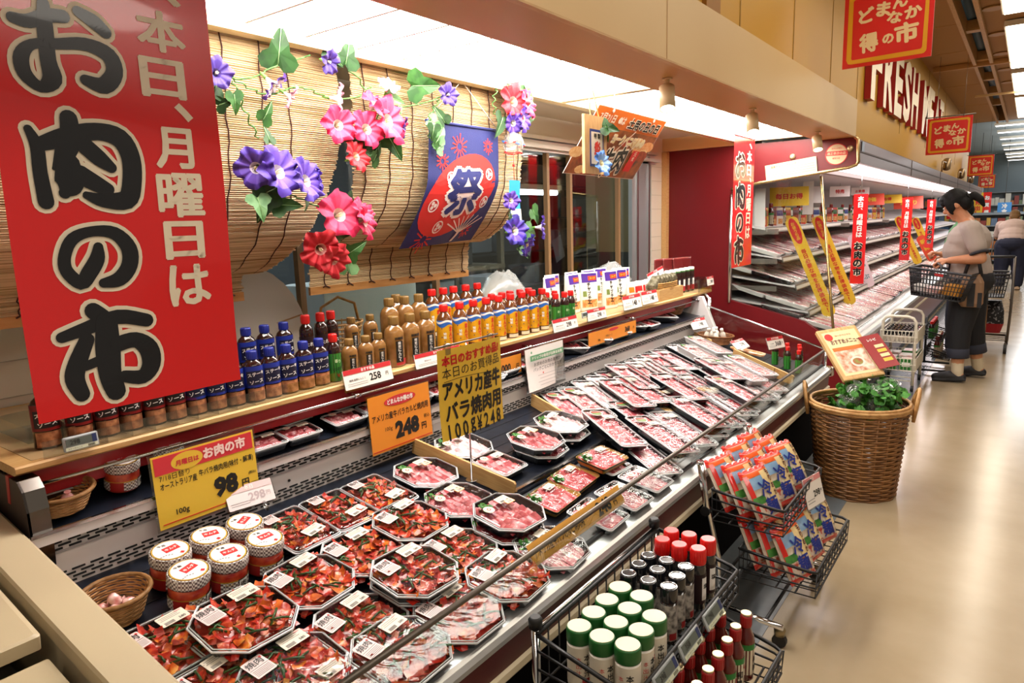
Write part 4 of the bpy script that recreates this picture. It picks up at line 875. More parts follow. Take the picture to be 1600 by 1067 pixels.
K_jar = Kind(t)
for i, (x, y) in enumerate(((.722, 1.575), (.818, 1.573), (.913, 1.571), (.712, 1.478), (.808, 1.477), (.906, 1.476))):
    on_deck(K_jar, x, y, 1, 'chequered pickle jar on the deck, %s from the left in the %s row' % (ORD[i % 3], 'back' if i < 3 else 'front'), random.uniform(-25, 25), group='chequered pickle jars on the deck')
def usz(y): return .798 + .19 * (y - 1.71)
for i, (x, y) in enumerate(((.735, 1.80), (.855, 1.81))):
    K_jar.put('chequered pickle jar on the upper shelf, %s' % ('the one by the wicker basket' if i == 0 else 'half behind the yellow 98 sign'), M=T(x, y, usz(y) + .008) @ RX(10.7) @ RZ(15 + 30 * i) @ S(.9), group='chequered pickle jars on the upper shelf')
# small wicker baskets with little packs
def wicker(name, label, M, r0, r1, h, m, sy=.75, rows=12, ribs=40):
    t = thing(name, label, 'basket', M=M); b = MB()
    for k in range(rows):
        f = k / (rows - 1); r = r0 + (r1 - r0) * f
        b.tube([(r * (1 + .020 * (1 if (a // 2 + k) % 2 else -1)) * cos(2*pi*a/ribs), r * sy * (1 + .020 * (1 if (a // 2 + k) % 2 else -1)) * sin(2*pi*a/ribs), .004 + h * f) for a in range(ribs)], h / rows * .50, m, n=5, closed=True)
    b.lathe([(r0, .004), (r0 * .1, .005)], m, None, 24, False, True, True, 1, sy); b.build('weave', t)
    b = MB()
    for k in range(2): b.tube([((r1 + .004) * cos(2*pi*a/30), (r1 + .004) * sy * sin(2*pi*a/30), h + .006 + .004 * sin(a * pi + k * pi)) for a in range(30)], .0055, m, n=6, closed=True)
    b.build('rim', t); return t
wicker('small_basket', 'small pale wicker basket of pink packets on the near end of the deck', T(.672 - .0, 1.60 - .25, dz(1.40) + .004) @ T(0, .09, .02) @ RX(TILT), .062, .075, .06, mt('wicker_pale', '#b98a55', .5, noise=('#9a6c38', 60, 2)), .8) if False else None
wicker('small_basket', 'small pale wicker basket of pink packets on the near end of the deck', T(.682, 1.665, dz(1.665) + .012) @ RX(TILT), .040, .048, .05, mt('wicker_pale', '#b98a55', .5, noise=('#9a6c38', 60, 2)), .8) if False else None
B1 = wicker('small_basket', 'small pale wicker basket of pink packets beside the jars on the deck', T(.577, 1.530, dz(1.53) + .006) @ RX(TILT), .052, .067, .060, mt('wicker_pale', '#b98a55', .5, noise=('#9a6c38', 60, 2)), .8)
B2 = wicker('small_basket', 'small pale wicker basket at the near end of the upper shelf', T(.585, 1.780, usz(1.78) + .010) @ RX(10.7), .054, .068, .045, mt('wicker_pale'), .8)
def packet(label, M, m, s=.03):
    b = MB(); rnd = random.Random(int(abs(M.translation.x) * 1000)); rings = []
    for z, k in ((-.5, .2), (-.42, .8), (-.1, 1), (.25, .95), (.42, .7), (.5, .25), (.7, .5)): rings.append([(s * .42 * k * cos(2*pi*j/10) * rnd.uniform(.9, 1.1), s * .42 * k * sin(2*pi*j/10) * rnd.uniform(.9, 1.1), s * z) for j in range(10)])
    b.loft(rings, m, None, True, True, True, True); o = b.build('wrapped_packet'); o.matrix_world = M; tag(o, label, 'packet')
m_pk = mt('pink_packet', '#d58a86', .25, coat=.6, noise=('#eccac4', 60, 2))
for i, (dx, dy) in enumerate(((-.025, .01), (.008, .018), (.026, -.012), (-.006, -.022), (.002, .0))): packet('small pink twist packet in the deck basket, %s' % ('topmost' if i == 4 else ORD[i] + ' from its rim'), T(.577 + dx, 1.530 + dy, dz(1.53) + .034 + (.014 if i == 4 else 0)) @ RY(70 + 20 * i) @ RZ(40 * i), m_pk)
packet('single pink twist packet in the upper-shelf basket', T(.60, 1.775, usz(1.775) + .03) @ RX(20), m_pk, .034)
# upper shelf packs
UP = [('y', 0, .615, 1.93, 0), ('y', 1, .845, 1.945, 0), ('y', 2, 1.06, 1.93, 0), ('y', 0, 1.275, 1.93, 3), ('b', 0, 1.48, 1.93, 0), ('r', 0, 1.640, 1.80, 0), ('b', 2, 1.83, 1.90, 0), ('r', 1, 2.01, 1.80, 0), ('r', 1, 2.17, 1.80, 0), ('b', 1, 2.34, 1.87, 0), ('r', 0, 2.51, 1.80, 0), ('l', 'red', 2.78, 1.85, 60), ('l', 'rib', 3.04, 1.86, 62), ('l', 'red', 3.28, 1.87, 64), ('l', 'pork', 3.50, 1.87, 64), ('r', 0, 3.72, 1.82, 0), ('l', 'red', 3.93, 1.88, 60)]
for i, (k, v, x, y, rz) in enumerate(UP):
    kd = {'y': YK, 'b': BF, 'r': RC}[k][v] if k != 'l' else LG[v]
    nm = {'y': 'octagonal tray of marinated meat', 'b': 'octagonal tray of sliced meat', 'r': 'rectangular tray of meat', 'l': 'long tray of meat'}[k]
    kd.put('%s on the upper shelf, %s pack from the near end' % (nm, ORD[i]), M=T(x, y - .02, usz(y - .02) + .008) @ RX(10.7) @ RZ(rz + random.uniform(-3, 3)), group='packs on the upper shelf')
for i, (x, nm) in enumerate(((1.10, 'marinated'), (1.225, 'marinated'))): RC[i].put('low rectangular pack at the upper shelf edge, the %s of two by the yellow 98 sign' % ('nearer' if i == 0 else 'farther'), M=T(x + .02, 1.742, usz(1.74) + .006) @ S(.8, .48, .9), group='packs on the upper shelf') if False else None
b = MB(); b.box((2.06, 1.745, usz(1.74) + .02), (.32, .006, .035), m_wood); tag(b.build('wooden_edging'), 'thin wooden edging on the upper shelf beside the yellow poster', 'edging')
# far end: basket, bottles, tags
B3 = wicker('small_basket', 'dark wicker basket of small bottles at the far end of the deck', T(4.30, 1.58, dz(1.58) + .012) @ RX(TILT) @ RZ(-35), .105, .125, .05, mt('wicker_dark', '#7a4a26', .5, noise=('#a06a3a', 50, 2)), .55)
B4 = wicker('small_basket', 'wicker basket of small white bottles at the far end of the upper shelf', T(4.24, 1.86, usz(1.86) + .012) @ RX(10.7), .105, .125, .05, mt('wicker_dark'), .6)
t = thing('seasoning_bottle', '', 'bottle'); b = MB(); b.lathe([(.016, 0), (.017, .05), (.009, .062), (.009, .066)], mt('seasoning', '#c9c4ba', .25), None, 14); b.build('body', t)
b = MB(); b.lathe([(.0105, .064), (.0105, .082), (.009, .084)], mt('cap_white'), None, 14); b.build('cap', t); K_se = Kind(t)
for i, (x, y, z) in enumerate(((4.24, 1.62, 0), (4.29, 1.60, 0), (4.34, 1.58, 0), (4.27, 1.55, 0), (4.37, 1.54, 0))): K_se.put('small white seasoning bottle in the dark deck basket, %s from the back' % ORD[i], M=T(x, y, dz(y) + .03) @ RZ(60 * i) @ RX(18), group='seasoning bottles')
for i, (x, y) in enumerate(((4.18, 1.88), (4.23, 1.86), (4.29, 1.87), (4.26, 1.83), (4.32, 1.85))): K_se.put('small white seasoning bottle in the upper-shelf basket, %s from the left' % ORD[i], M=T(x, y, usz(y) + .022) @ RZ(70 * i) @ RX(20), group='seasoning bottles')
for i, (x, y) in enumerate(((4.17, 1.16), (4.24, 1.11), (4.14, 1.08), (4.21, 1.03), (4.11, 1.01), (4.28, 1.05))): K_green.put('small green bottle in the far corner of the deck, %s from the back' % ORD[i], M=T(x, y, dz(y) + .008) @ S(.85), group='green bottles on the deck')
card('price_card', 'white 368 price card above the green bottles in the far corner', T(4.10, 1.14, dz(1.1) + .165) @ RZ(-20) @ RX(70), .15, .07, .018, m_bandr, 'おすすめ品', '368', 'ポン酢')
card('price_card', 'white price card lying over the far wooden divider', T(4.13, 1.36, dz(1.3) + .10) @ RZ(-10) @ RX(40), .15, .065, .016, m_bandr, 'おすすめ品', '298', '')
card('price_card', 'white price card leaning over the dark basket at the far end', T(4.28, 1.68, dz(1.68) + .12) @ RZ(-12) @ RX(60), .17, .07, .018, m_bandr, 'おすすめ品', '198', '')
for i in range(3):
    b = MB(); b.box((0, 0, 0), (.07, .13, .02), mt('orange_pouch', '#b86a30', .3, coat=.5, noise=('#d9b48a', 40, 2)), bev=.008); o = b.build('spice_pouch'); o.matrix_world = T(4.28 - .03 * i, 1.40 - .05 * i, dz(1.38) + .02) @ RX(TILT) @ RZ(-30 + 18 * i); tag(o, 'orange pouch lying between the dark basket and the green bottles, %s' % ORD[i], 'pouch', 'orange pouches')
# ------------------------------------------------------------------ signs on the price rail and the stand-up poster
m_ysign = mt('sign_yellow', '#dcb63a', .4); m_osign = mt('sign_orange', '#e08a2c', .4); m_rose = mt('sign_rose', '#c9323c', .4)
def rail_sign(name, label, x0, x1, z0, z1, y, build, lean=4):
    w, h = x1 - x0, z1 - z0; k = .9765 if h > .12 else 1; t = thing(name, label, 'sign', M=face((x0 + x1) / 2 * k, 1.689 if h > .12 else y, 1.45 - (1.45 - (z0 + z1) / 2) * k, 3 if h > .12 else 0)); b = MB(); b.box((0, 0, -.0008), (w + .012, h + .012, .0012), clear('holder')); b.build('holder', t)
    build(t, w, h); return t
OVAL = [(cos(2*pi*k/24), sin(2*pi*k/24)) for k in range(24)]
def s98(t, w, h):
    b = MB(); b.box((0, 0, 0), (w, h, .001), m_ysign); b.build('card', t)
    b = MB(); b.box((0, h * .355, .001), (w * .96, h * .24, .001), m_rose); b.flat([(-w * .18 + w * .15 * x, h * .345 + h * .12 * y) for x, y in OVAL], m_ysign, None, .0018); b.text('月曜日は', w * .22, h * .16, m_rose, T(-w * .18, h * .335, .0024), .04)
    b.text('お肉の市', w * .45, h * .17, mt('print_pink', '#f0d4cc', .5), T(w * .19, h * .36, .0022), .05); b.box((0, -h * .44, .0012), (w * .94, h * .012, .0006), m_pred); b.build('heading', t)
    b = MB(); b.text('7/18日替り', w * .30, h * .085, m_black, T(-w * .31, h * .185, .0016), .0); b.text('オーストラリア産', w * .34, h * .10, m_black, T(-w * .28, h * .075, .0016), .02, keep=False); b.text('牛バラ焼肉用(味付・解凍)', w * .56, h * .11, m_black, T(w * .19, h * .10, .0016), .02, keep=False)
    b.text('98', w * .27, h * .30, m_black, T(w * .16, -h * .18, .0016), .06); b.text('円', w * .09, h * .12, m_black, T(w * .36, -h * .24, .0016), .03); b.text('(税込)', w * .08, h * .12, m_black, T(w * .44, -h * .12, .0016), .02); b.text('100g', w * .20, h * .10, m_black, T(-w * .28, -h * .33, .0016), .02); b.build('lettering', t)
rail_sign('price_sign', 'yellow 98 price sign with red heading hanging from the rail', .783, 1.065, .705, .893, 1.728, s98)
def s248(t, w, h):
    b = MB(); b.box((0, 0, 0), (w, h, .001), m_osign); b.build('card', t)
    b = MB(); b.flat([(w * .0 + w * .26 * x, h * .34 + h * .09 * y) for x, y in OVAL], m_rose, None, .0014); b.text('どまんなか得の市', w * .42, h * .10, m_white, T(0, h * .34, .002), .05, keep=False); b.box((0, -h * .46, .001), (w * .98, h * .015, .0006), m_pred); b.build('heading', t)
    b = MB(); b.text('アメリカ産牛バラカルビ焼肉用', w * .92, h * .13, m_black, T(0, h * .11, .0014), .02, keep=False); b.text('248', w * .40, h * .34, m_black, T(w * .08, -h * .19, .0014), .06); b.text('円', w * .11, h * .13, m_black, T(w * .36, -h * .27, .0014), .03); b.text('税込', w * .10, h * .10, m_black, T(w * .42, -h * .10, .0014), .01); b.text('100g', w * .14, h * .09, m_black, T(-w * .22, -h * .13, .0014), .0); b.build('lettering', t)
rail_sign('price_sign', 'orange 248 price sign hanging from the rail left of the yellow poster', 1.502, 1.790, .690, .885, 1.728, s248)
def s1000(t, w, h):
    b = MB(); b.box((0, 0, 0), (w, h, .001), m_osign); b.build('card', t)
    b = MB(); b.text('1,000', w * .56, h * .5, m_black, T(w * .05, -h * .1, .0014), .04); b.text('円', w * .12, h * .28, m_black, T(w * .40, -h * .12, .0014), .02); b.text('よりどり3', w * .3, h * .2, m_black, T(-w * .32, h * .28, .0014), 0); b.build('lettering', t)
rail_sign('price_sign', 'small orange 1,000 price sign right of the yellow poster', 2.10, 2.37, .815, .895, 1.728, s1000)
def snote(t, w, h):
    b = MB(); b.grid(lambda u, v: ((u - .5) * w, (v - .5) * h, .004 * sin(u * 3 + 1) * (1 - v) ** 2 * 3), 8, 8, mt('notice_white', '#e6dedb', .5)); b.build('sheet', t)
    b = MB(); b.box((0, h * .28, .012), (w * .86, h * .13, .0008), mt('notice_green', '#5f9a6f', .5)); b.text('ドリップの吸収が出来るお肉', w * .78, h * .08, m_white, T(0, h * .28, .013), .03, keep=False); b.build('heading', t)
    b = MB(); b.text('お求めのお肉の産地が', w * .70, h * .09, m_black, T(0, h * .12, .012), .01, keep=False); b.text('パックごとにわかります', w * .74, h * .09, m_black, T(0, h * .0, .012), .01, keep=False)
    for k in range(4): b.box((-w * .02, -h * (.16 + .08 * k), .013), (w * (.5 - .1 * (k % 2)), h * .012, .0005), mt('print_pale', '#b5afae', .6))
    b.text('◆', w * .05, h * .06, m_pred, T(-w * .14, -h * .12, .014), .02); b.text('●', w * .06, h * .06, mt('notice_green'), T(-w * .40, h * .42, .013), .02); b.build('lettering', t)
rail_sign('notice_sheet', 'white notice sheet with green heading hanging from the rail', 2.412, 2.715, .712, .898, 1.728, snote)
def s368(t, w, h):
    b = MB(); b.box((0, 0, 0), (w, h, .001), m_osign); b.build('card', t)
    b = MB(); b.flat([(w * .1 * x, h * .34 + h * .12 * y) for x, y in OVAL], m_rose, None, .0014); b.text('368', w * .22, h * .46, m_black, T(w * .30, h * .02, .0014), .05); b.text('円', w * .05, h * .2, m_black, T(w * .44, 0, .0014), .02); b.text('100g', w * .1, h * .2, m_black, T(-w * .30, -h * .22, .0014), .02); b.text('牛肩ロース', w * .2, h * .2, m_black, T(-w * .1, -h * .05, .0014), .0); b.build('lettering', t)
rail_sign('price_sign', 'long orange 368 price sign hanging from the rail below the noodle pouches', 2.950, 3.472, .828, .896, 1.728, s368)
t = thing('poster_stand', 'yellow handwritten poster on a thin metal stand rising from the meat', 'poster', (1.622, 1.385, 0))
b = MB(); b.tube([(0, .01, dz(1.385) + .03), (0, .01, 1.085)], .003, m_chrome, n=8); b.tube([(-.155, .004, 1.092), (.155, .004, 1.092)], .003, m_bar, n=8); b.lathe([(.02, 0), (.02, .004)], m_chrome, T(0, .01, dz(1.385) + .03), 12); b.build('stand', t)
for x in (-.105, .105): MB().box((x, -.004, 1.083), (.024, .012, .036), clear('clip_clear', '#e4e4e4', .12, .08), bev=.003).build('clip', t)
def bend(x, z): return -.004 - .05 * max(0, (.93 - z)) ** 2 * 10 * (1 if x < 0 else .5) - .012 * sin((x + .15) * 9)
b = MB(); b.grid(lambda u, v: ((u - .5) * .302, bend((u - .5) * .302, .805 + .28 * v), .805 + .28 * v), 12, 14, m_ysign); b.build('sheet', t)
b = MB()
def hand(body, x, z, w, h, m, bold=.02, rot=0, keep=False):
    q = MB(); q.text(body, w, h, m, RZ(rot), bold, keep); b.add([(x + px_, bend(x + px_, z + py_) - .0015, z + py_) for px_, py_, _ in q.v], q.f, m)
hand('本日のおすすめ品!', .0, 1.052, .27, .034, m_pred, .045, 2); hand('本日のお買得品', 0, 1.014, .27, .034, m_black, .0, 2); hand('アメリカ産牛', .002, .957, .275, .064, m_black, .045); hand('バラ焼肉用', .005, .888, .27, .062, m_black, .04)
for k_, ch_ in enumerate('100g¥248'): hand(ch_, -.121 + .0345 * k_, .826, .007 if ch_ == '1' else .024, .050, m_black, .02)
b.grid(lambda u, v: ((u - .5) * .26, bend((u - .5) * .26, .986) - .002, .984 + .004 * sin(u * 5) + v * .0016), 12, 1, m_black); b.build('handwriting', t)
# card behind the front glass, strip of little pictures below it
t = thing('front_price_card', 'long orange 248 price card standing behind the front glass', 'price card', M=T(1.60, .972, .598) @ RX(62))
b = MB(); b.box((0, 0, 0), (.50, .058, .001), mt('card_amber', '#dc9f45', .45)); b.build('card', t)
b = MB(); b.text('アメリカ産牛バラカルビ焼肉用', .25, .03, m_black, T(-.11, 0, .0012), .01, keep=False); b.text('248', .085, .042, m_black, T(.135, 0, .0012), .05); b.text('円', .022, .02, m_black, T(.20, -.008, .0012), .02); b.build('lettering', t)
# chrome step in the deck right of the poster, pale tray liners, reversed little card and clear guard beside the jars
b = MB(); b.box((2.12, 1.268, dz(1.268) + .012), (.86, .014, .020), m_chrome); b.box((2.12, 1.285, dz(1.285) + .006), (.86, .02, .010), m_gask); tag(b.build('deck_rail'), 'bright metal rail across the deck below the octagonal beef trays', 'rail')
t = card('price_card', 'faded reversed 298 card held at the upper shelf lip beside the yellow sign', T(1.005, 1.672, .735) @ RZ(-10) @ RX(62), .13, .062, .018, mt('pink_pale', '#dcbcbc', .5), '本日', '298', '', mt('card_pale', '#ddd2d2', .5), ink=mt('print_faded', '#b3a3a6', .6))
b = MB(); b.tube([(.03, -.03, -.002), (.03, -.055, .012)], .006, clear('clip_clear', '#e4e4e4', .12, .08), n=8); b.build('clip', t)
b = MB(); b.box((0, 0, .03), (.11, .0025, .06), clear('holder')); o = b.build('clear_guard'); o.matrix_world = T(.985, 1.45, dz(1.45) + .01) @ RX(TILT) @ RZ(70); tag(o, 'clear plastic guard between the pickle jars and the rectangular trays', 'guard')
for i, (x, y, lv, k, rz) in enumerate(((3.46, 1.10, 1, 'rib', -32), (3.14, 1.10, 1, 'pork', -33), (2.98, 1.10, 1, 'stick', -32), (2.63, 1.105, 1, 'rib', -31), (3.20, 1.53, 1, 'red', -32), (3.56, 1.28, 2, 'rib', -36), (4.02, 1.50, 1, 'red', -30), (2.56, 1.52, 1, 'pork', -30))):
    on_deck(LG[k], x, y, lv, KN[k] + ', filling a gap, %s from the yellow poster' % ORD[i], rz, .004, group='long trays of meat')

for i, (x, k, sx) in enumerate(((.99, 0, .9), (1.115, 0, .9), (1.24, 0, .9), (1.42, 1, 1), (1.56, 0, .9), (1.74, 1, 1), (1.88, 0, 1), (2.29, 1, 1), (2.44, 0, 1), (2.63, 1, 1))):
    RC[k].put('low narrow pack at the very edge of the upper shelf, %s from the near end' % ORD[i], M=T(x, 1.765, usz(1.765) + .008) @ RX(10.7) @ S(sx, .55, .9), group='narrow packs at the shelf edge')
# ================================================================== hanging things over the counter
m_vin = mt('red_vinyl', '#e0191e', .2, spec=.6, coat=.7); m_ink = mt('banner_ink', '#14161c', .25, coat=.4); m_pap = mt('banner_cream', '#efe3cd', .35)
BRUSH = {
'o': [[(0.043, -0.127, 0.0082), (0.064, -0.128, 0.0101), (0.09, -0.115, 0.0104), (0.114, -0.111, 0.01)], [(0.088, -0.097, 0.0086), (0.086, -0.13, 0.0115), (0.084, -0.18, 0.0116), (0.086, -0.209, 0.014), (0.068, -0.223, 0.0086), (0.049, -0.206, 0.0106), (0.048, -0.18, 0.0106), (0.065, -0.161, 0.0074), (0.098, -0.155, 0.0082), (0.142, -0.148, 0.0104), (0.176, -0.159, 0.0133), (0.182, -0.186, 0.0135), (0.162, -0.209, 0.0133), (0.135, -0.204, 0.0086)], [(0.137, -0.099, 0.0085), (0.159, -0.11, 0.0118), (0.175, -0.123, 0.0101)]],
'niku': [[(0.043, -0.288, 0.0062), (0.052, -0.314, 0.0098), (0.052, -0.353, 0.0104), (0.055, -0.398, 0.0117)], [(0.102, -0.267, 0.0132), (0.101, -0.292, 0.0151), (0.092, -0.317, 0.0162), (0.072, -0.346, 0.003)], [(0.054, -0.311, 0.0103), (0.095, -0.296, 0.015), (0.14, -0.284, 0.0138), (0.177, -0.292, 0.0163), (0.192, -0.324, 0.016), (0.189, -0.367, 0.016), (0.177, -0.394, 0.0159), (0.139, -0.395, 0.0115), (0.115, -0.387, 0.0062)], [(0.122, -0.309, 0.0136), (0.141, -0.327, 0.0133), (0.158, -0.341, 0.009)], [(0.093, -0.339, 0.0181), (0.091, -0.37, 0.0212), (0.083, -0.384, 0.009)], [(0.108, -0.354, 0.0153), (0.133, -0.369, 0.0133), (0.149, -0.377, 0.0103)]],
'no': [[(0.124, -0.472, 0.0079), (0.12, -0.492, 0.0121), (0.105, -0.515, 0.0127), (0.091, -0.53, 0.0112), (0.072, -0.509, 0.0102), (0.072, -0.484, 0.0095), (0.087, -0.457, 0.0096), (0.117, -0.446, 0.0085), (0.152, -0.45, 0.011), (0.173, -0.476, 0.0135), (0.171, -0.506, 0.0136), (0.152, -0.528, 0.0126), (0.126, -0.533, 0.008)]],
'ichi': [[(0.104, -0.578, 0.0136), (0.12, -0.595, 0.0145), (0.125, -0.607, 0.011)], [(0.051, -0.616, 0.0088), (0.09, -0.606, 0.0113), (0.142, -0.593, 0.0126), (0.19, -0.605, 0.0117)], [(0.088, -0.625, 0.012), (0.068, -0.663, 0.0147), (0.061, -0.688, 0.0153), (0.068, -0.714, 0.0127)], [(0.123, -0.599, 0.0175), (0.119, -0.645, 0.0205), (0.117, -0.691, 0.0184), (0.122, -0.72, 0.0164)], [(0.079, -0.669, 0.0078), (0.108, -0.662, 0.0087)], [(0.136, -0.64, 0.0134), (0.166, -0.637, 0.0138), (0.187, -0.656, 0.0173), (0.188, -0.685, 0.0166), (0.17, -0.704, 0.0132), (0.14, -0.698, 0.0106)]]}
COLUMN = [('本', 0.271, -0.104, 0.087, 0.07), ('日', 0.265, -0.183, 0.081, 0.068), ('、', 0.296, -0.238, 0.034, 0.032), ('月', 0.271, -0.302, 0.071, 0.073), ('曜', 0.275, -0.385, 0.087, 0.08), ('日', 0.274, -0.466, 0.075, 0.07), ('は', 0.277, -0.549, 0.08, 0.077)]
def market_banner(label, x, y, ztop, k, wave=.012):
    t = thing('market_banner', label, 'banner', (x, y, ztop))
    def off(px_, pz): return wave * (sin(pz * 9 + px_ * 4) * .5 + .5) * (1 - math.exp(pz * 3)) - .02 * max(0, pz + .06) ** 1.0 * 8 * .1
    def lift(vs, d): return [(px_ * k, off(px_, pz) * k - d, pz * k) for px_, pz, *_ in vs]
    b = MB(); b.grid(lambda u, v: (.362 * u * k, off(.362 * u, -.749 * (1 - v)) * k, -.749 * (1 - v) * k), 14, 40, m_vin); b.build('sheet', t)
    for nm, grow, m, d in (('cream_outline', .0068, m_pap, .0008), ('brush_lettering', 0, m_ink, .0026)):
        b = MB()
        for g in ('o', 'niku', 'no', 'ichi'):
            q = MB(); q.strokes(BRUSH[g], grow, m); b.add(lift([(a, c) for a, c, _ in q.v], d), q.f, m) if False else b.add([(a * k, off(a, c) * k - d - z_ , c * k) for a, c, z_ in q.v], q.f, m)
        b.build(nm, t)
    b = MB()
    for ch, cx, cz, w, h in COLUMN:
        q = MB(); q.text(ch, w, h, m_pap, None, .03, keep=False); b.add(lift([(cx + a, cz + c) for a, c, _ in q.v], .0012), q.f, m_pap)
    q = MB(); q.text('ヽ', .047, .03, m_pap, None, .05, False); b.add(lift([(.289 + a, -.042 + c) for a, c, _ in q.v], .0012), q.f, m_pap)
    b.build('small_lettering', t)
    b = MB(); b.tube([(0, 0, .003), (.362 * k, 0, .003)], .005 * k, m_vin, n=8); b.tube([(.03 * k, 0, 0), (.03 * k, 0, .07)], .0012, m_white, n=5); b.tube([(.33 * k, 0, 0), (.33 * k, 0, .07)], .0012, m_white, n=5); b.build('top_rod', t)
market_banner('large red meat-market banner hanging close over the left of the counter', .40, 1.25, 1.905, 1.0)
market_banner('slim red meat-market banner hanging before the dark red fridge side', 4.71, 1.62, 1.985, 1.18, .004)
# bamboo blinds
m_bam = mt('bamboo', '#ddc59c', .6, noise=('#8f7048', 1, 3), stretch=(2.0, 190, 190), sharp=(.47, .66)); m_cord = mt('blind_cord', '#3c1712', .7); m_slat = mt('blind_slat', '#bf8a4e', .5, noise=('#a87238', 8, 3), stretch=(1, 8, 8))
def arc(prof):
    P = smooth_path([(y, z, 0) for y, z in prof], 6); s = [0]
    for a, b in zip(P, P[1:]): s.append(s[-1] + math.hypot(b[0] - a[0], b[1] - a[1]))
    def at(q):
        q = max(0, min(s[-1] - 1e-6, q)); i = max(k for k in range(len(s) - 1) if s[k] <= q); f = (q - s[i]) / (s[i+1] - s[i])
        return P[i][0] + (P[i+1][0] - P[i][0]) * f, P[i][1] + (P[i+1][1] - P[i][1]) * f
    return at, s[-1]
def blind(label, x0, x1, prof, lowprof, lx0, lx1, cords, seed, cut=0.0):
    rnd = random.Random(seed); t = thing('bamboo_blind', label, 'blind', (0, 0, 0))
    at2_ = arc(lowprof)[0]
    def slats(at, L, a, c):
        b = MB(); n = int(L / .0062)
        for i in range(n):
            y0, z0 = at(i * L / n); y1, z1 = at((i + .5) * L / n); y2, z2 = at((i + 1) * L / n); ny, nz = -(z0 - z2), (y0 - y2); l = math.hypot(ny, nz) or 1; e = .0030 + rnd.uniform(0, .0018)
            xa, xb = a + rnd.uniform(-.006, .006), c + rnd.uniform(-.006, .006) - (cut * max(0, i / n - .35) / .65 if at is not at2_ else 0)
            b.add([(xa, y0, z0), (xb, y0, z0), (xb, y1 + ny/l*e, z1 + nz/l*e), (xa, y1 + ny/l*e, z1 + nz/l*e), (xa, y2, z2), (xb, y2, z2)], [(0, 3, 2, 1), (3, 4, 5, 2)], m_bam)
        return b
    at, L = arc(prof); slats(at, L, x0, x1).build('slats', t)
    at2, L2 = arc(lowprof); at2_ = at2; slats(at2, L2, lx0, lx1).build('lower_slats', t)
    b = MB(); yb, zb = lowprof[-1]; b.box(((lx0 + lx1) / 2, yb, zb - .012), (lx1 - lx0, .012, .03), m_slat); b.build('bottom_slat', t); b = MB(); yt, zt = prof[0]; b.box(((x0 + x1) / 2, yt, zt + .006), (x1 - x0, .014, .03), m_slat); b.build('top_slat', t)
    b = MB()
    for x in cords:
        b.tube([(x + .004 * sin(q * 1.7 + x * 9), at(L * q / 26)[0] - .005, at(L * q / 26)[1]) for q in range(27)], .0022, m_cord, n=5)
        if lx0 < x < lx1 - .01:
            b.tube([(x + .004 * sin(q * 1.7), at2(L2 * q / 8)[0] - .005, at2(L2 * q / 8)[1]) for q in range(9)], .0022, m_cord, n=5)
            b.tube([(x - .012, yb - .009, zb - .002), (x, yb - .010, zb + .004), (x + .02, yb - .009, zb - .006)], .0025, m_cord, n=5); b.tube([(x - .016, yt - .01, zt + .002), (x + .014, yt - .01, zt + .006)], .0022, m_cord, n=5)
    b.build('cords', t); return t
blind('bamboo blind hanging behind the large red banner, curling back at its foot', .22, 1.575, [(1.865, 2.03), (1.868, 1.8), (1.885, 1.6), (1.95, 1.44), (2.06, 1.345), (2.14, 1.31)], [(2.14, 1.31), (2.15, 1.28), (2.15, 1.245)], .22, 1.34,
      [.30, .42, .55, .68, .80, .925, 1.045, 1.165, 1.285, 1.38], 3, .17)
blind('bamboo blind hanging behind the navy festival banner, folded over its foot', 1.630, 2.612, [(1.865, 2.03), (1.868, 1.8), (1.89, 1.6), (1.96, 1.47), (2.06, 1.395), (2.13, 1.372)], [(2.13, 1.372), (2.145, 1.32), (2.15, 1.235)], 1.615, 2.535,
      [1.685, 1.80, 1.915, 2.03, 2.145, 2.26, 2.375, 2.49, 2.58], 4)
# navy festival banner
m_navy = mt('navy_cloth', '#1a2160', .7, bump=(300, .15)); m_fred = mt('fan_red', '#c8241f', .65); m_fcream = mt('fan_cream', '#e6d6cf', .6)
t = thing('festival_banner', 'navy festival cloth with a red fan hanging on the right bamboo blind', 'banner', (0, 0, 0))
NX0, NX1, NZ0, NZ1 = 1.953, 2.372, 1.385, 1.832
def nav(x, z, d=0.0):
    v = (NZ1 - z) / (NZ1 - NZ0); f = .012 * sin(v * 3 + (x - NX0) * 14) * v
    return (x - .03 * v * (1 - (x - NX0) / .42), 1.815 + .165 * max(0, v - .45) ** 1.5 / .41 + f - d, z - .02 * v * v * (1 - (x - NX0) / .42))
b = MB(); b.grid(lambda u, v: nav(NX0 + (NX1 - NX0) * u, NZ0 + (NZ1 - NZ0) * v), 20, 24, m_navy); b.build('cloth', t)
def nput(b, pts, fs, m, d): b.add([nav(x, z, d) for x, z in pts], fs, m)
def ring(n, r0, r1):
    v = [(r0*cos(2*pi*k/n), r0*sin(2*pi*k/n)) for k in range(n)] + [(r1*cos(2*pi*k/n), r1*sin(2*pi*k/n)) for k in range(n)]
    return v, [(k, (k+1) % n, n + (k+1) % n, n + k) for k in range(n)]
CX, CZ = 2.155, 1.575
def rot(x, z, a): return x * cos(a) - z * sin(a), x * sin(a) + z * cos(a)
b = MB()
V = []; Fq = []
n = 28; rr = [i / 5 for i in range(6)]
for r in rr:
    for k in range(n):
        a = 2*pi*k/n; x, z = .205*r*cos(a), .140*r*sin(a); x, z = rot(x, z, rad(28)); V.append((CX + x, CZ + z))
for i in range(5):
    for k in range(n): Fq.append((i*n + k, i*n + (k+1) % n, (i+1)*n + (k+1) % n, (i+1)*n + k))
nput(b, V, Fq, m_fred, .0015); b.build('fan', t)
b = MB()
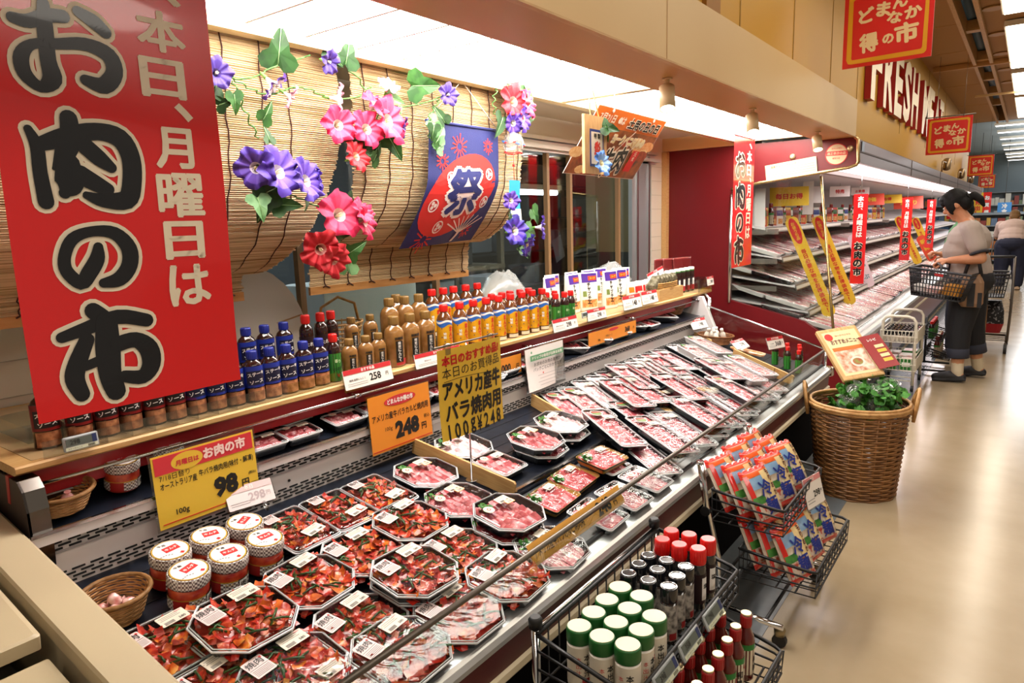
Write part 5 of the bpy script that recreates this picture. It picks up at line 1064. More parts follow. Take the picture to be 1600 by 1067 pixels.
for ang, L in ((-128, .17), (-110, .14), (-95, .12), (-80, .12), (-62, .13), (-45, .15), (-30, .17)):
    pass
hx, hz = 2.245, 1.425
for ang, L in ((150, .13), (135, .12), (120, .11), (104, .11), (88, .11), (72, .12), (56, .13), (42, .14)):
    a = rad(ang); P = [(hx + q * L / 6 * cos(a), hz + q * L / 6 * sin(a) * .62) for q in range(7)]; nn = .0024
    nput(b, [(x - nn*sin(a), z + nn*cos(a)) for x, z in P] + [(x + nn*sin(a), z - nn*cos(a)) for x, z in P], [(q + 7, q + 8, q + 1, q) for q in range(6)], m_fcream, .0032)
P = [(hx, hz + .01), (hx - .004, hz - .01), (hx - .014, hz - .034)]; nput(b, [(x - .008, z) for x, z in P] + [(x + .008, z) for x, z in P], [(3, 4, 1, 0), (4, 5, 2, 1)], m_fcream, .0036); b.build('fan_ribs', t)
b = MB()
def nchar(ch, x, z, w, h, m, d, bold, r=0):
    q = MB(); q.text(ch, w, h, m, RZ(r), bold, False); nput(b, [(x + a, z + c) for a, c, _ in q.v], q.f, m, d)
nchar('祭', 2.165, 1.585, .225, .20, m_fcream, .0036, .105, 3); nchar('祭', 2.165, 1.585, .200, .178, m_navy, .0052, .035, 3); b.build('lettering', t)
b = MB()
for x, z in ((2.075, 1.635), (2.300, 1.655), (2.015, 1.535), (2.305, 1.545), (2.085, 1.455)):
    v, f = ring(14, .019, .024); nput(b, [(x + a, z + c) for a, c in v], f, m_fcream, .0034)
    for q in range(3):
        v, f = ring(8, .0005, .0075); nput(b, [(x + a + .009*cos(q*2.09), z + c + .009*sin(q*2.09)) for a, c in v], f, m_fcream, .0036)
b.build('crests', t)
for x, z, R_, nr in ((2.125, 1.755, .048, 13), (2.30, 1.765, .032, 12), (2.03, 1.695, .036, 12), (2.045, 1.412, .05, 12), (2.29, 1.43, .03, 10)):
    b = MB()
    for q in range(nr):
        a = 2*pi*q/nr; r0, r1 = R_*.28, R_*(.85 + .2*(q % 2)); w = .0026
        nput(b, [(x + r*cos(a) + s*w*sin(a), z + r*sin(a) - s*w*cos(a)) for r in (r0, (r0+r1)/2, r1) for s in (-1, 1)], [(0, 1, 3, 2), (2, 3, 5, 4)], m_fred, .0015)
    b.build('firework', t)
b = MB(); b.tube([(NX0 - .015, 1.815, NZ1 + .003), (NX1 + .01, 1.815, NZ1 + .003)], .006, m_navy, n=8); b.tube([(NX0 - .01, 1.815, NZ1 + .006), (2.187, 1.845, 2.012), (NX1, 1.815, NZ1 + .006)], .0022, m_white, n=6); b.build('rod_and_cord', t)
# wind chime
t = thing('wind_chime', 'glass wind chime with a long blue paper strip at the blind edge', 'wind chime', (2.43, 1.78, 0))
b = MB(); b.lathe([(.012, .075), (.036, .062), (.046, .035), (.044, .010), (.038, 0)], clear('chime_glass', '#eef2f4', .10, .04, edge=.6, haze=.12), T(0, 0, 1.755), 20, False, False); b.build('glass_bell', t)
b = MB()
for k in range(14): b.box((.0455*cos(k*1.3), .0455*sin(k*1.3), 1.755 + .018 + .004*(k*7 % 9)), (.008, .008, .005), mt('chime_blue', '#4a78c0', .5) if k % 3 else m_pred, RZ(0))
b.build('painted_flowers', t)
b = MB(); b.tube([(0, 0, 1.83), (0, 0, 1.94)], .0012, m_white, n=5); b.tube([(0, 0, 1.755), (0, 0, 1.635)], .0015, m_pred, n=5); b.lathe([(.006, 0), (.006, .008)], m_pred, T(0, 0, 1.69), 8); b.tube([(.05*cos(k*pi/8), .03*sin(k*pi/8), 1.745 + .003*cos(k)) for k in range(16)], .0025, m_pred, n=5, closed=True); b.build('cord', t)
b = MB(); b.grid(lambda u, v: ((u - .5)*.078 + .006*(1 - v), .004*sin(v*4), 1.46 + .172*v), 4, 8, mt('blue_paper', '#2f9bd8', .5)); b.build('paper_strip', t)
b = MB(); b.grid(lambda u, v: ((u - .5)*.076 + .007, -.002 + .004*sin(v), 1.462 + .05*v), 4, 2, m_white); b.text('夏祭り', .055, .02, mt('chime_blue'), T(.008, -.004, 1.478) @ RX(90), .02); b.build('strip_print', t)
# wooden plaque with flower
t = thing('wooden_plaque', 'pale wooden plaque with a blue flower hanging before the food poster', 'plaque', (2.455, 1.40, 1.745), 0)
b = MB(); b.box((0, 0, 0), (.172, .012, .222), mt('plaque_wood', '#d2a873', .5, noise=('#c2935c', 20, 3), stretch=(6, 6, 1)), bev=0); b.build('board', t)
b = MB(); b.box((.006, -.0066, -.012), (.108, .001, .142), mt('ink_navy', '#26326e', .5)); b.box((.006, -.0076, -.012), (.088, .001, .122), mt('plaque_paper', '#e4d6c0', .5)); b.text('特 製', .07, .022, m_black, T(.006, -.0086, .034) @ RX(90), .03); b.text('炎', .06, .055, mt('seal_red', '#d0392a', .5), T(.008, -.0086, -.012) @ RX(90), .06); b.build('paper_print', t)
b = MB(); b.tube([(-.03, 0, .11), (-.012, .02, .24), (.0, .03, .275), (.012, .02, .24), (.036, 0, .11)], .0032, mt('rope_pale', '#dcc08c', .7), n=6); b.build('rope', t)
# flowers
FC = {'wp': ('#f1e7ea', '#efe0e6', '#5b3c9a'), 'pk': ('#efcfcb', '#d63a62', '#cc1f50'), 'lp': ('#f4ece6', '#f0cfd8', '#e6a6c0'), 'pu': ('#3f2a78', '#40287e', '#3a2172'), 'vi': ('#e2d8ea', '#6445ad', '#4b2f98'), 'rd': ('#e6a39c', '#c9222f', '#b81423'), 'bl': ('#e8def0', '#5a3fb0', '#33288a'), 'sky': ('#efe9d2', '#7fa4dc', '#4d79c4')}
def flower(parent, x, y, z, d, col, face_dir, seed, name='flower'):
    rnd = random.Random(seed); c0, c1, c2 = FC[col]; mm = [mt('petal_%s%d' % (col, i), c, .6) for i, c in enumerate((c0, c1, c2))]; R_ = d * .355; N = 60; fl = rnd.uniform(4.2, 5.8); ph = rnd.uniform(0, 6)
    q = Vector(face_dir).to_track_quat('Z', 'Y').to_matrix().to_4x4(); M = T(x, y, z) @ q; b = MB()
    def rg(r, h, w): return [(r*R_*(1 + w*sin(k*2*pi/N*5 + ph))*cos(2*pi*k/N), r*R_*(1 + w*sin(k*2*pi/N*5 + ph))*sin(2*pi*k/N), h*R_ + w*R_*1.3*sin(k*2*pi/N*5*round(fl) / 2.5 + ph) + w*R_*.6*sin(k*2*pi/N*17 + ph*2)) for k in range(N)]
    b.loft([rg(.06, -1.0, 0), rg(.12, -.6, 0), rg(.20, -.25, 0), rg(.32, -.08, .01)], mm[0], M, smooth=True)
    b.loft([rg(.32, -.08, .01), rg(.58, .06, .03), rg(.80, .12, .05)], mm[1], M, smooth=True); b.loft([rg(.80, .12, .05), rg(.96, .13, .08), rg(1.08, .07, .11)], mm[2], M, smooth=True)
    for k in range(5): b.tube([(0, 0, -.6*R_), (.08*R_*cos(k*1.26), .08*R_*sin(k*1.26), .05*R_)], .0016, mt('stamen', '#e9dfae', .6), M, n=4)
    b.lathe([(.02*R_, -1.25*R_), (.10*R_, -1.05*R_), (.11*R_, -.85*R_), (.16*R_, -.7*R_)], mt('calyx', '#5f8f3a', .6), M, 8); b.build(name, parent)
m_leaf = [mt('leaf_dark', '#153510', .55, noise=('#234c1b', 30, 2)), mt('leaf_mid', '#214c1a', .55, noise=('#376728', 30, 2)), mt('leaf_pale', '#4a7a43', .55, noise=('#6f9a66', 30, 2))]
def leaf(parent, x, y, z, d, seed):
    rnd = random.Random(seed); M = T(x, y, z) @ RX(90 + rnd.uniform(-25, 25)) @ RY(rnd.uniform(-30, 30)) @ RZ(rnd.uniform(150, 400)); b = MB(); s = d / 2; m = m_leaf[rnd.choice([0, 0, 1, 1, 2])]
    out = [(0, -.35), (.25, -.62), (.62, -.55), (.78, -.22), (.62, .02), (.40, .16), (.34, .45), (.16, .85), (0, 1.15)]
    full = out + [(-a, c) for a, c in out[-2:0:-1]]
    b.add([(0, .05*s, .05*s)] + [(a*s, c*s, .16*s*abs(a) + .1*s*sin(c*3)) for a, c in full], [(0, i + 1, (i + 1) % len(full) + 1) for i in range(len(full))], m, M)
    b.tube([(0, -.35*s, .02*s), (0, .1*s, .065*s), (0, 1.0*s, .02*s)], .0012, mt('leaf_vein', '#8fb77a', .6), M, n=4); b.build('leaf', parent)
def spray(label, flowers, leaves, stems, y=1.80, cat='flowers'):
    t = thing('artificial_flowers', label, cat, (0, 0, 0)); b = MB()
    for st in stems: b.tube([(p[0], y + .02 + .012*sin(i*1.9), p[1]) for i, p in enumerate([(a[0], a[1]) for a in smooth_path([(a[0], a[1], 0) for a in st], 5)])], .0026, mt('vine', '#4d7a38', .6), n=5)
    b.build('stem', t)
    for i, (x, z, c, d, fd) in enumerate(flowers): flower(t, x, y - .01 - .012*(i % 3), z, d, c, fd, int(x*1000) + i)
    for i, (x, z, d) in enumerate(leaves): leaf(t, x, y + .008 - .006*(i % 3), z, d, int(x*917) + i)
    return t
spray('long vine of white, pink and purple artificial flowers trailing across the blind tops', [(1.279, 1.865, 'wp', .12, (.5, -.4, -.7)), (1.325, 1.838, 'lp', .09, (.6, -.5, -.5)), (1.471, 1.957, 'pu', .10, (.2, -.8, -.3)), (1.515, 1.857, 'lp', .12, (.8, -.5, -.1)), (1.724, 1.924, 'lp', .10, (-.1, -.6, .6)), (1.775, 1.792, 'pu', .09, (.6, -.6, -.2)), (2.043, 1.936, 'pu', .11, (-.2, -.9, .1)), (1.095, 1.873, 'pu', .11, (-.2, -.9, .1))],
      [(1.317, 1.96, .15), (1.249, 1.782, .09), (1.151, 1.814, .08), (1.12, 1.80, .07), (1.253, 1.719, .07), (1.564, 1.99, .12), (1.513, 1.992, .09), (1.90, 1.95, .16), (1.751, 1.89, .09), (1.794, 1.865, .10), (1.10, 1.84, .09)],
      [[(1.06, 1.925), (1.131, 1.896), (1.171, 1.873), (1.225, 1.853), (1.277, 1.844), (1.333, 1.863), (1.369, 1.877), (1.428, 1.879), (1.487, 1.864), (1.565, 1.867), (1.635, 1.886), (1.68, 1.918)], [(1.101, 1.88), (1.148, 1.873), (1.229, 1.885), (1.295, 1.921), (1.365, 1.95), (1.437, 1.98)], [(1.167, 1.867), (1.182, 1.827), (1.206, 1.768), (1.232, 1.718)], [(1.538, 2.002), (1.613, 1.949), (1.691, 1.889), (1.779, 1.868), (1.908, 1.889), (2.051, 1.937), (2.109, 1.975)]])
spray('cluster of violet artificial morning glories low on the left blind', [(1.187, 1.628, 'vi', .15, (-.6, -.6, -.2)), (1.258, 1.622, 'vi', .19, (.1, -.9, .25)), (1.345, 1.598, 'vi', .17, (.3, -.9, .2)), (1.40, 1.60, 'vi', .10, (.8, -.4, 0))], [(1.222, 1.535, .12), (1.275, 1.525, .11), (1.192, 1.53, .10), (1.235, 1.565, .12), (1.36, 1.53, .05)], [[(1.24, 1.62), (1.25, 1.56), (1.26, 1.52)], [(1.30, 1.59), (1.28, 1.54), (1.25, 1.52)], [(1.30, 1.56), (1.36, 1.545), (1.42, 1.52)]], 1.79)
spray('cluster of pink artificial morning glories high between the two blinds', [(1.50, 1.776, 'pk', .15, (-.2, -.9, .1)), (1.608, 1.772, 'pk', .16, (-.1, -.9, .2)), (1.700, 1.808, 'pk', .21, (.2, -.9, .2)), (1.66, 1.86, 'pk', .13, (.1, -.7, .6)), (1.556, 1.682, 'rd', .13, (.1, -.9, .2))], [(1.59, 1.735, .11), (1.64, 1.715, .11), (1.73, 1.74, .13), (1.66, 1.69, .11), (1.56, 1.735, .10), (1.60, 1.70, .10), (1.76, 1.80, .10)], [[(1.691, 1.889), (1.70, 1.80), (1.66, 1.72), (1.64, 1.68)], [(1.61, 1.77), (1.60, 1.72)]], 1.79)
spray('cluster of pink and red artificial morning glories at the left blind edge', [(1.505, 1.497, 'pk', .20, (-.1, -.9, .2)), (1.605, 1.472, 'pk', .15, (.4, -.9, 0)), (1.58, 1.505, 'pk', .13, (.3, -.8, .5)), (1.417, 1.387, 'rd', .17, (-.3, -.8, -.2)), (1.462, 1.350, 'rd', .15, (.1, -.9, -.3))], [(1.563, 1.544, .08), (1.499, 1.430, .08), (1.545, 1.375, .11), (1.535, 1.33, .11)], [[(1.53, 1.49), (1.51, 1.42), (1.46, 1.38)], [(1.55, 1.46), (1.52, 1.40), (1.53, 1.34)]], 1.82)
spray('red and pink artificial flower cluster at the top right corner of the blinds', [(2.435, 1.955, 'rd', .19, (-.2, -.9, .1)), (2.515, 1.955, 'pk', .16, (.2, -.9, .2)), (2.47, 1.885, 'vi', .14, (.2, -.9, -.1)), (2.425, 1.865, 'vi', .12, (-.3, -.8, -.2))], [(2.42, 2.02, .13), (2.50, 2.01, .18), (2.54, 2.0, .14), (2.36, 1.865, .13), (2.52, 1.875, .09), (2.56, 1.90, .08)], [[(2.36, 2.0), (2.335, 1.96), (2.335, 1.91), (2.37, 1.87), (2.45, 1.86)], [(2.44, 2.01), (2.46, 1.92)]], 1.78)
spray('blue-violet artificial morning glories dangling below the blind edge', [(2.39, 1.42, 'bl', .165, (-.2, -.95, .1)), (2.575, 1.43, 'vi', .13, (.5, -.8, 0)), (2.44, 1.355, 'bl', .13, (.2, -.8, -.4)), (2.365, 1.545, 'vi', .10, (-.4, -.8, 0))], [(2.555, 1.49, .12), (2.50, 1.415, .11), (2.43, 1.385, .10), (2.46, 1.325, .08), (2.38, 1.47, .08)], [[(2.38, 1.56), (2.40, 1.47), (2.45, 1.40), (2.45, 1.33)], [(2.56, 1.50), (2.52, 1.43), (2.48, 1.36)]], 1.76)
spray('green artificial ivy trailing down the upper left corner of the navy cloth', [], [(2.01, 1.845, .10), (1.985, 1.78, .09), (1.945, 1.80, .08), (1.96, 1.83, .08), (1.975, 1.735, .08), (1.96, 1.76, .06)], [[(2.014, 1.917), (1.976, 1.878), (1.945, 1.829), (1.955, 1.77), (1.98, 1.73)]], 1.79, 'ivy')
t = bpy.data.objects['wooden_plaque']
flower(t, -.01, -.04, -.072, .125, 'sky', (-.1, -.9, .2), 77); leaf(t, .065, -.02, .07, .11, 31); leaf(t, .075, -.016, .045, .09, 36)
# food poster hung on a slant
A, B_, C_, D_ = Vector((2.677, 1.50, 1.937)), Vector((3.36, 1.50, 1.930)), Vector((2.677, 1.69, 1.664)), Vector((3.36, 1.69, 1.660))
t = thing('food_poster', 'slanting food poster with orange heading under the light box', 'poster', M=frame((A + D_) / 2, B_ - A, A - C_)); pw, ph = (B_ - A).length, (A - C_).length
b = MB(); b.box((0, 0, -.001), (pw, ph, .0016), mt('poster_white', '#e8e2da', .4)); b.build('sheet', t)
b = MB(); b.box((0, -ph * .13, .0004), (pw * .99, ph * .72, .0006), mt('food_dark', '#4a2a1c', .3, noise=('#b0602a', 14, 3), coat=.2)); b.box((0, ph * .36, .0004), (pw * .99, ph * .26, .0006), mt('poster_orange', '#d2691f', .35)); b.build('ground', t)
b = MB()
rnd = random.Random(8)
for k in range(16):
    x, y = (-pw * rnd.uniform(.22, .48), -ph * rnd.uniform(.1, .45)) if k < 8 else (pw * rnd.uniform(.05, .45), ph * rnd.uniform(-.15, .2)); r = rnd.uniform(.02, .05)
    b.flat([(x + r * 1.5 * cos(2*pi*q/10), y + r * .7 * sin(2*pi*q/10)) for q in range(10)], mt('food_%d' % (k % 4), ['#b8442a', '#d98a4a', '#e0b070', '#7f3320'][k % 4], .35, noise=(['#d0694a', '#e8b07a', '#efd09a', '#a0492c'][k % 4], 60, 2)), None, .0012 + .00012 * k)
for k in range(3): b.box((pw * .02 + .05 * k, ph * .12, .0034), (.004, ph * .5, .0004), m_pap, RZ(-40))
b.flat([(pw * .28 + .03*cos(2*pi*q/10), -ph*.2 + .016*sin(2*pi*q/10)) for q in range(10)], mt('pic_green'), None, .0036); b.build('food_picture', t)
b = MB()
def ol(body, w, h, x, y, m_in, r=0):
    b.text(body, w * 1.05, h * 1.12, m_pap, T(x, y, .0044) @ RZ(r), .10, False); b.text(body, w, h, m_in, T(x, y, .0056) @ RZ(r), .03, False)
b.text('7月21日    は', pw * .36, ph * .12, m_pap, T(-pw * .26, ph * .36, .0044), .03); ol('土用の丑の日', pw * .46, ph * .16, pw * .20, ph * .35, m_ink); b.flat([(-pw*.16 + .016*cos(2*pi*q/14), ph*.36 + .016*sin(2*pi*q/14)) for q in range(14)], m_pap, None, .0044)
ol('ヨークベニマルの', pw * .46, ph * .15, pw * .10, ph * .10, m_pap if False else mt('poster_yellow', '#f0dca0', .4)); ol('牛肉', pw * .32, ph * .46, pw * .03, -ph * .24, m_ink, 8); b.box((pw * .30, -ph * .20, .0044), (pw * .1, ph * .34, .0004), m_pred); b.vtext('元気', pw * .07, ph * .16, m_pap, T(pw * .30, -ph * .12, .0052), .02); b.build('lettering', t)
b = MB()
for x in (-.3, .3): b.tube([(pw * x, ph * .48, .002), (pw * x, ph * .48 + .09, -.062)], .002, m_white, n=5); b.lathe([(.008, 0), (.008, .003)], m_white, T(pw * x, ph * .46, .0005), 10)
b.build('hooks', t)
# three spot lamps under the boxed lintel
m_can = mt('spot_can', '#d9bf93', .35)
for i, (x, lit) in enumerate(((2.52, 0), (3.52, 0), (4.82, 1))):
    t = thing('spot_lamp', 'cream cylinder spot lamp under the yellow lintel, %s from the front' % ORD[i], 'spot lamp', (x, 1.125, 1.967), 0, 'spot lamps under the lintel')
    b = MB(); b.lathe([(.018, -.006), (.018, 0)], m_can, None, 16); b.tube([(0, 0, 0), (0, 0, -.03)], .009, m_can, n=10); b.build('bracket', t)
    M = T(0, .0, -.062) @ RZ(-60) @ RX(-24); b = MB(); b.lathe([(.026, .036), (.029, .034), (.030, -.058), (.027, -.058), (.027, -.03)], m_can, M, 24, True, False); b.build('can', t)
    b = MB(); b.lathe([(.026, -.042), (.024, -.056), (.012, -.062)], glow('spot_bulb', '#fff0cc', 22 if lit else 22), M, 18, True, True); b.build('bulb', t)
for i, (x, p) in enumerate(((2.52, 8), (3.52, 8), (4.82, 12))):
    d = bpy.data.lights.new('spot_lamp_light', 'SPOT'); d.energy = p; d.color = (1, .86, .62); d.spot_size = rad(85); d.spot_blend = .7; d.shadow_soft_size = .03
    o = bpy.data.objects.new('spot_lamp_light', d); COL.objects.link(o); o.location = (x, 1.15, 1.83); o.rotation_euler = (rad(28), 0, rad(-20))
# square red market signs over the aisle
m_sred = mt('sign_red', '#cf1d1c', .4, coat=.3); m_sgold = mt('sign_gold', '#d79a1e', .4); m_sbeige = mt('sign_beige', '#e3c896', .45)
def wobble(w, h, r, seed):
    rnd = random.Random(seed); P = []
    for x, y in rrect(w, h, r, 3): P.append((x + rnd.uniform(-.003, .003), y + rnd.uniform(-.003, .003)))
    return P
def market_sign(label, x, y0, z0, s, yaw=0):
    t = thing('market_sign', label, 'sign', M=T(x, y0 - s / 2, z0 + s * .46) @ RZ(yaw) @ RZ(-90) @ RX(90), group='square red market signs'); h = s * .92
    b = MB(); b.box((0, 0, 0), (s, h, .006), m_sred); b.build('panel', t)
    b = MB()
    P, Q = wobble(s * .90, h * .90, s * .05, 1), wobble(s * .80, h * .79, s * .04, 2); n = len(P)
    b.add([(a, c, .0042) for a, c in P] + [(a, c, .0042) for a, c in Q], [(k, (k + 1) % n, n + (k + 1) % n, n + k) for k in range(n)], m_sgold); b.build('frame', t)
    b = MB(); M = T(0, 0, .0050)
    for ch, cx, cy, w, hh, r in (('ど', -.24, .16, .19, .2, 8), ('ま', -.05, .20, .16, .19, -4), ('ん', .13, .25, .17, .15, 6), ('な', .08, .07, .17, .16, -6), ('か', .28, .10, .19, .16, 8), ('得', -.20, -.20, .22, .26, 4), ('の', .02, -.19, .13, .13, 0), ('市', .22, -.15, .27, .27, 4)): b.text(ch, s * w, h * hh, m_sbeige, M @ T(s * cx, h * cy, 0) @ RZ(r), .05, False)
    b.build('lettering', t)
    b = MB(); b.tube([(-s * .56, h * .53, -.004), (s * .56, h * .53, -.004)], .006, m_bar, n=8)
    for x_ in (-.3, .3): b.tube([(s * x_, h * .53, -.004), (s * x_, (3.2 if x < 17.5 else 3.5) - z0 - h * .5, -.004)], .002, m_bar, n=5); b.box((s * x_, h * .5, -.003), (.012, .04, .012), m_bar)
    b.build('hanging_rod', t); return t
market_sign('square red market sign over the aisle, the largest and nearest', 4.60, .955, 2.285, .455, -3)
market_sign('square red market sign over the aisle, second from the front', 9.75, 1.055, 2.10, .45, -3)
market_sign('square red market sign over the aisle, third from the front', 16.9, 1.075, 2.105, .43, -3)
market_sign('square red market sign over the aisle, fourth from the front', 27.0, 1.40, 2.10, .44, -3)
# big letters on the yellow wall
m_lw = mt('letter_face', '#e6d3ac', .35); m_lr = mt('letter_red', '#a31a1c', .45)
for ch, x, w in (('F', 6.42, .46), ('R', 7.02, .50), ('E', 7.62, .46), ('S', 8.18, .48), ('H', 8.78, .52), ('M', 9.72, .62), ('E', 10.36, .46), ('A', 10.95, .56), ('T', 11.52, .50)):
    vs, fs, bw, bh = glyphs(ch, .035); kx, ky = w / bw, .60 / bh; b = MB(); V = [(a * kx, c * ky) for a, c in vs]
    M = T(x + w / 2, 1.156, 2.66) @ RX(90); b.add([(a, c, .05) for a, c in V], fs, m_lw, M); b.add([(a, c, .0) for a, c in V], [f[::-1] for f in fs], m_lr, M)
    ed = {}
    for f in fs:
        for i in range(len(f)): ed[(f[i], f[(i + 1) % len(f)])] = 1
    n = len(V); sd = [(p, q, q + n, p + n) for p, q in ed if (q, p) not in ed]
    b.add([(a, c, .0) for a, c in V] + [(a, c, .0498) for a, c in V], sd, m_lr, M)
    tag(b.build('wall_letter'), 'tall cream letter %s with red sides on the yellow wall%s' % (ch, {6.42: ', first of the word', 7.62: ' between R and S', 10.36: ' between M and A'}.get(x, '')), 'letter', 'letters of the wall sign')
# ================================================================== racks, basket and cart standing in the aisle
m_wire = mt('black_wire', '#0a0a0c', .45); m_gtop = mt('lid_cream', '#ddcfae', .45); m_jg = mt('jar_green', '#1d5a26', .35)
def jar_kind(name, h, r, body, lab, capc, capz, text, deco=None, top=None):
    t = thing(name, '', 'jar'); b = MB(); b.lathe([(r * .96, 0), (r, .004), (r, h * capz)], body, None, 20); b.build('body', t)
    b = MB()
    if lab: patch(b, r * 1.01, 1, 1, -270, 90, h * .06, h * (capz - .04), lab, 22)
    if text: wrap(b, text, r * 1.03, 1, 1, r * .6, h * .40, h * .42, m_black, .02, 0, True, -115); wrap(b, text, r * 1.03, 1, 1, r * .4, h * .34, h * .42, m_pred, .0, 0, True, -155)
    patch(b, r * 1.015, 1, 1, -140, -85, h * .08, h * .2, mt('label_crimson')) if lab is m_white or lab else None; b.build('label', t)
    b = MB(); b.lathe([(r * 1.01, h * capz), (r * 1.03, h * (capz + .02)), (r * 1.03, h * .97), (r * .98, h)], capc, None, 24); b.build('cap', t)
    if top: b = MB(); b.lathe([(r * .93, h + .0004), (r * .93, h + .0012)], top, None, 24, smooth=False); b.build('cap_top', t)
    return t
K_gj = Kind(jar_kind('soup_stock_jar', .145, .0290, mt('jar_white', '#d8d2c6', .35), mt('jar_label', '#d9d0bd', .45), m_jg, .76, '本出汁', None, m_gtop))
tb = jar_kind('pepper_bottle', .15, .0215, mt('smoke_glass', '#2c2a2a', .1, coat=.8), mt('pepper_label', '#4a4644', .35, noise=('#b9b2a8', 60, 2)), mt('cap_black', '#14161b', .18, coat=.6), .74, '', None, None)
b = MB(); b.tube([(.0175 * cos(k*pi/10), .0175 * sin(k*pi/10), .1505) for k in range(20)], .0016, m_chrome, n=5, closed=True); b.build('cap_ring', tb); K_pb = Kind(tb)
def d_rc(b):
    patch(b, .0225, 1, 1, -200, 20, .02, .105, mt('label_dark')); patch(b, .0228, 1, 1, -120, -70, .03, .095, m_white); wrap(b, '塩', .0232, 1, 1, .016, .02, .07, m_black, .03)
K_rc = bottle('salt_bottle', '', .175, .0220, 1, 1, mt('smoke_glass'), mt('cap_red'), [(.9, 0), (1, .02), (1, .66), (.92, .72), (.86, .76)], (.75, 1, .0215), d_rc)
def d_rb(b):
    patch(b, .0243, 1, 1, -270, 90, .02, .095, mt('label_pale')); patch(b, .0246, 1, 1, -270, 90, .092, .108, mt('band_green')); wrap(b, '和風', .0250, 1, 1, .02, .05, .05, m_black, .03, 0, True, -110); wrap(b, '●', .0250, 1, 1, .014, .014, .08, m_pred, 0, 0, False, -60)
K_rb = bottle('dressing_bottle', '', .19, .0240, 1, 1, mt('red_dressing', '#5a1712', .12, coat=.6), mt('neck_red', '#9c1f1f', .35), [(.9, 0), (1, .02), (1, .58), (.9, .66), (.62, .74), (.52, .80), (.50, .86)], (.80, .97, .0150), d_rb)
b = MB(); b.lathe([(.0135, .185), (.014, .187), (.0135, .1905)], mt('cap_gold', '#cdb488', .3, .5), None, 16); b.build('cap_top', K_rb.root)
def wire_basket(t, x0, x1, y0, y1, zf, zb, h_f, h_b, r=.0042):
    """open wire basket: floor from height zf at the aisle side (y0) to zb at the back (y1), walls h_f and h_b high"""
    b = MB()
    for k in range(5):
        f = k / 4; b.tube([(x0, y0 + (y1 - y0) * f, zf + (zb - zf) * f), (x1, y0 + (y1 - y0) * f, zf + (zb - zf) * f)], r * .8, m_wire, n=6)
    n = int((x1 - x0) / .045)
    for k in range(n + 1):
        x = x0 + (x1 - x0) * k / n; b.tube([(x, y1, zb + h_b), (x, y1, zb), (x, y0, zf), (x, y0 - .004, zf + h_f)], r * .6, m_wire, n=5)
    b.build('floor_wires', t)
    b = MB()
    for f in (.35, .7, 1.0):
        b.tube([(x0, y1, zb + h_b * f), (x0, y1 * .6 + y0 * .4, zb * .6 + zf * .4 + (h_b * .6 + h_f * .4) * f * .99), (x0, y0 + .02, zf + h_f * f + .004), (x0 + .01, y0, zf + h_f * f), (x1 - .01, y0, zf + h_f * f), (x1, y0 + .02, zf + h_f * f + .004), (x1, y1, zb + h_b * f)], r * (1.3 if f == 1 else .8), m_wire, n=6)
    b.tube([(x0, y1, zb + h_b), (x1, y1, zb + h_b)], r * 1.3, m_wire, n=6); b.build('side_wires', t)
# rack of jars nearest the camera
t = thing('wire_rack', 'black wire rack of green-lidded jars against the counter front', 'rack', (0, 0, 0))
wire_basket(t, 1.175, 1.83, .590, .835, .385, .385, .075, .135); wire_basket(t, 1.20, 1.80, .455, .640, .205, .205, .07, .12)
b = MB()
for x in (1.185, 1.82):
    b.tube([(x, .845, .03), (x, .845, .53)], .010, m_chrome, n=10); b.lathe([(.016, .53), (.017, .55), (.012, .558)], m_wire, T(x, .845, 0), 12); b.tube([(x, .845, .20), (x, .64, .20)], .006, m_wire, n=6)
    b.tube([(x, .86, .05), (x, .50, .05)], .010, m_chrome, n=10)
b.tube([(1.185, .845, .525), (1.82, .845, .525)], .006, m_chrome, n=8); b.build('posts', t)
for x in (1.185, 1.82):
    for y in (.845, .52): b = MB(); b.lathe([(.022, -.008), (.022, .008)], m_wire, T(x, y, .022) @ RY(90), 14, smooth=False); b.box((x, y, .044), (.012, .018, .014), m_chrome); b.build('caster', t)
for i, (x, z) in enumerate(((1.31, .455), (1.45, .455), (1.60, .455))):
    esl('grey electronic price tag on the jar rack, %s from the near end' % ORD[i], T(x, .578, z - .012) @ RX(62), .115, .042, ['398', '358', '298'][i])
GZ = .3885
GP = [(1.446, .764), (1.437, .700), (1.376, .763), (1.371, .699), (1.373, .636), (1.309, .762), (1.302, .699), (1.306, .637), (1.242, .762), (1.236, .699), (1.240, .637)]
for i, (x, y) in enumerate(sorted(GP)): K_gj.put('soup stock jar with green and cream lid, %s from the near end of the rack' % ORD[i], (x, y, GZ), (0, 0, random.uniform(-30, 30)), 'green-lidded jars')
for i, (x, y) in enumerate(sorted([(1.631, .774), (1.632, .721), (1.628, .664), (1.572, .774), (1.572, .720), (1.570, .664), (1.512, .774), (1.508, .716), (1.510, .660)])): K_pb.put('small bottle with shiny black cap, %s from the green-lidded jars' % ORD[i], (x, y, GZ), (0, 0, random.uniform(-30, 30)), 'black-capped bottles')
for i, (x, y) in enumerate(sorted([(1.762, .764), (1.766, .712), (1.766, .656), (1.696, .762), (1.692, .710), (1.698, .658)])): K_rc.put('small bottle with red cap on the jar rack, %s from the black-capped ones' % ORD[i], (x, y, GZ), (0, 0, random.uniform(-25, 25)), 'red-capped bottles')
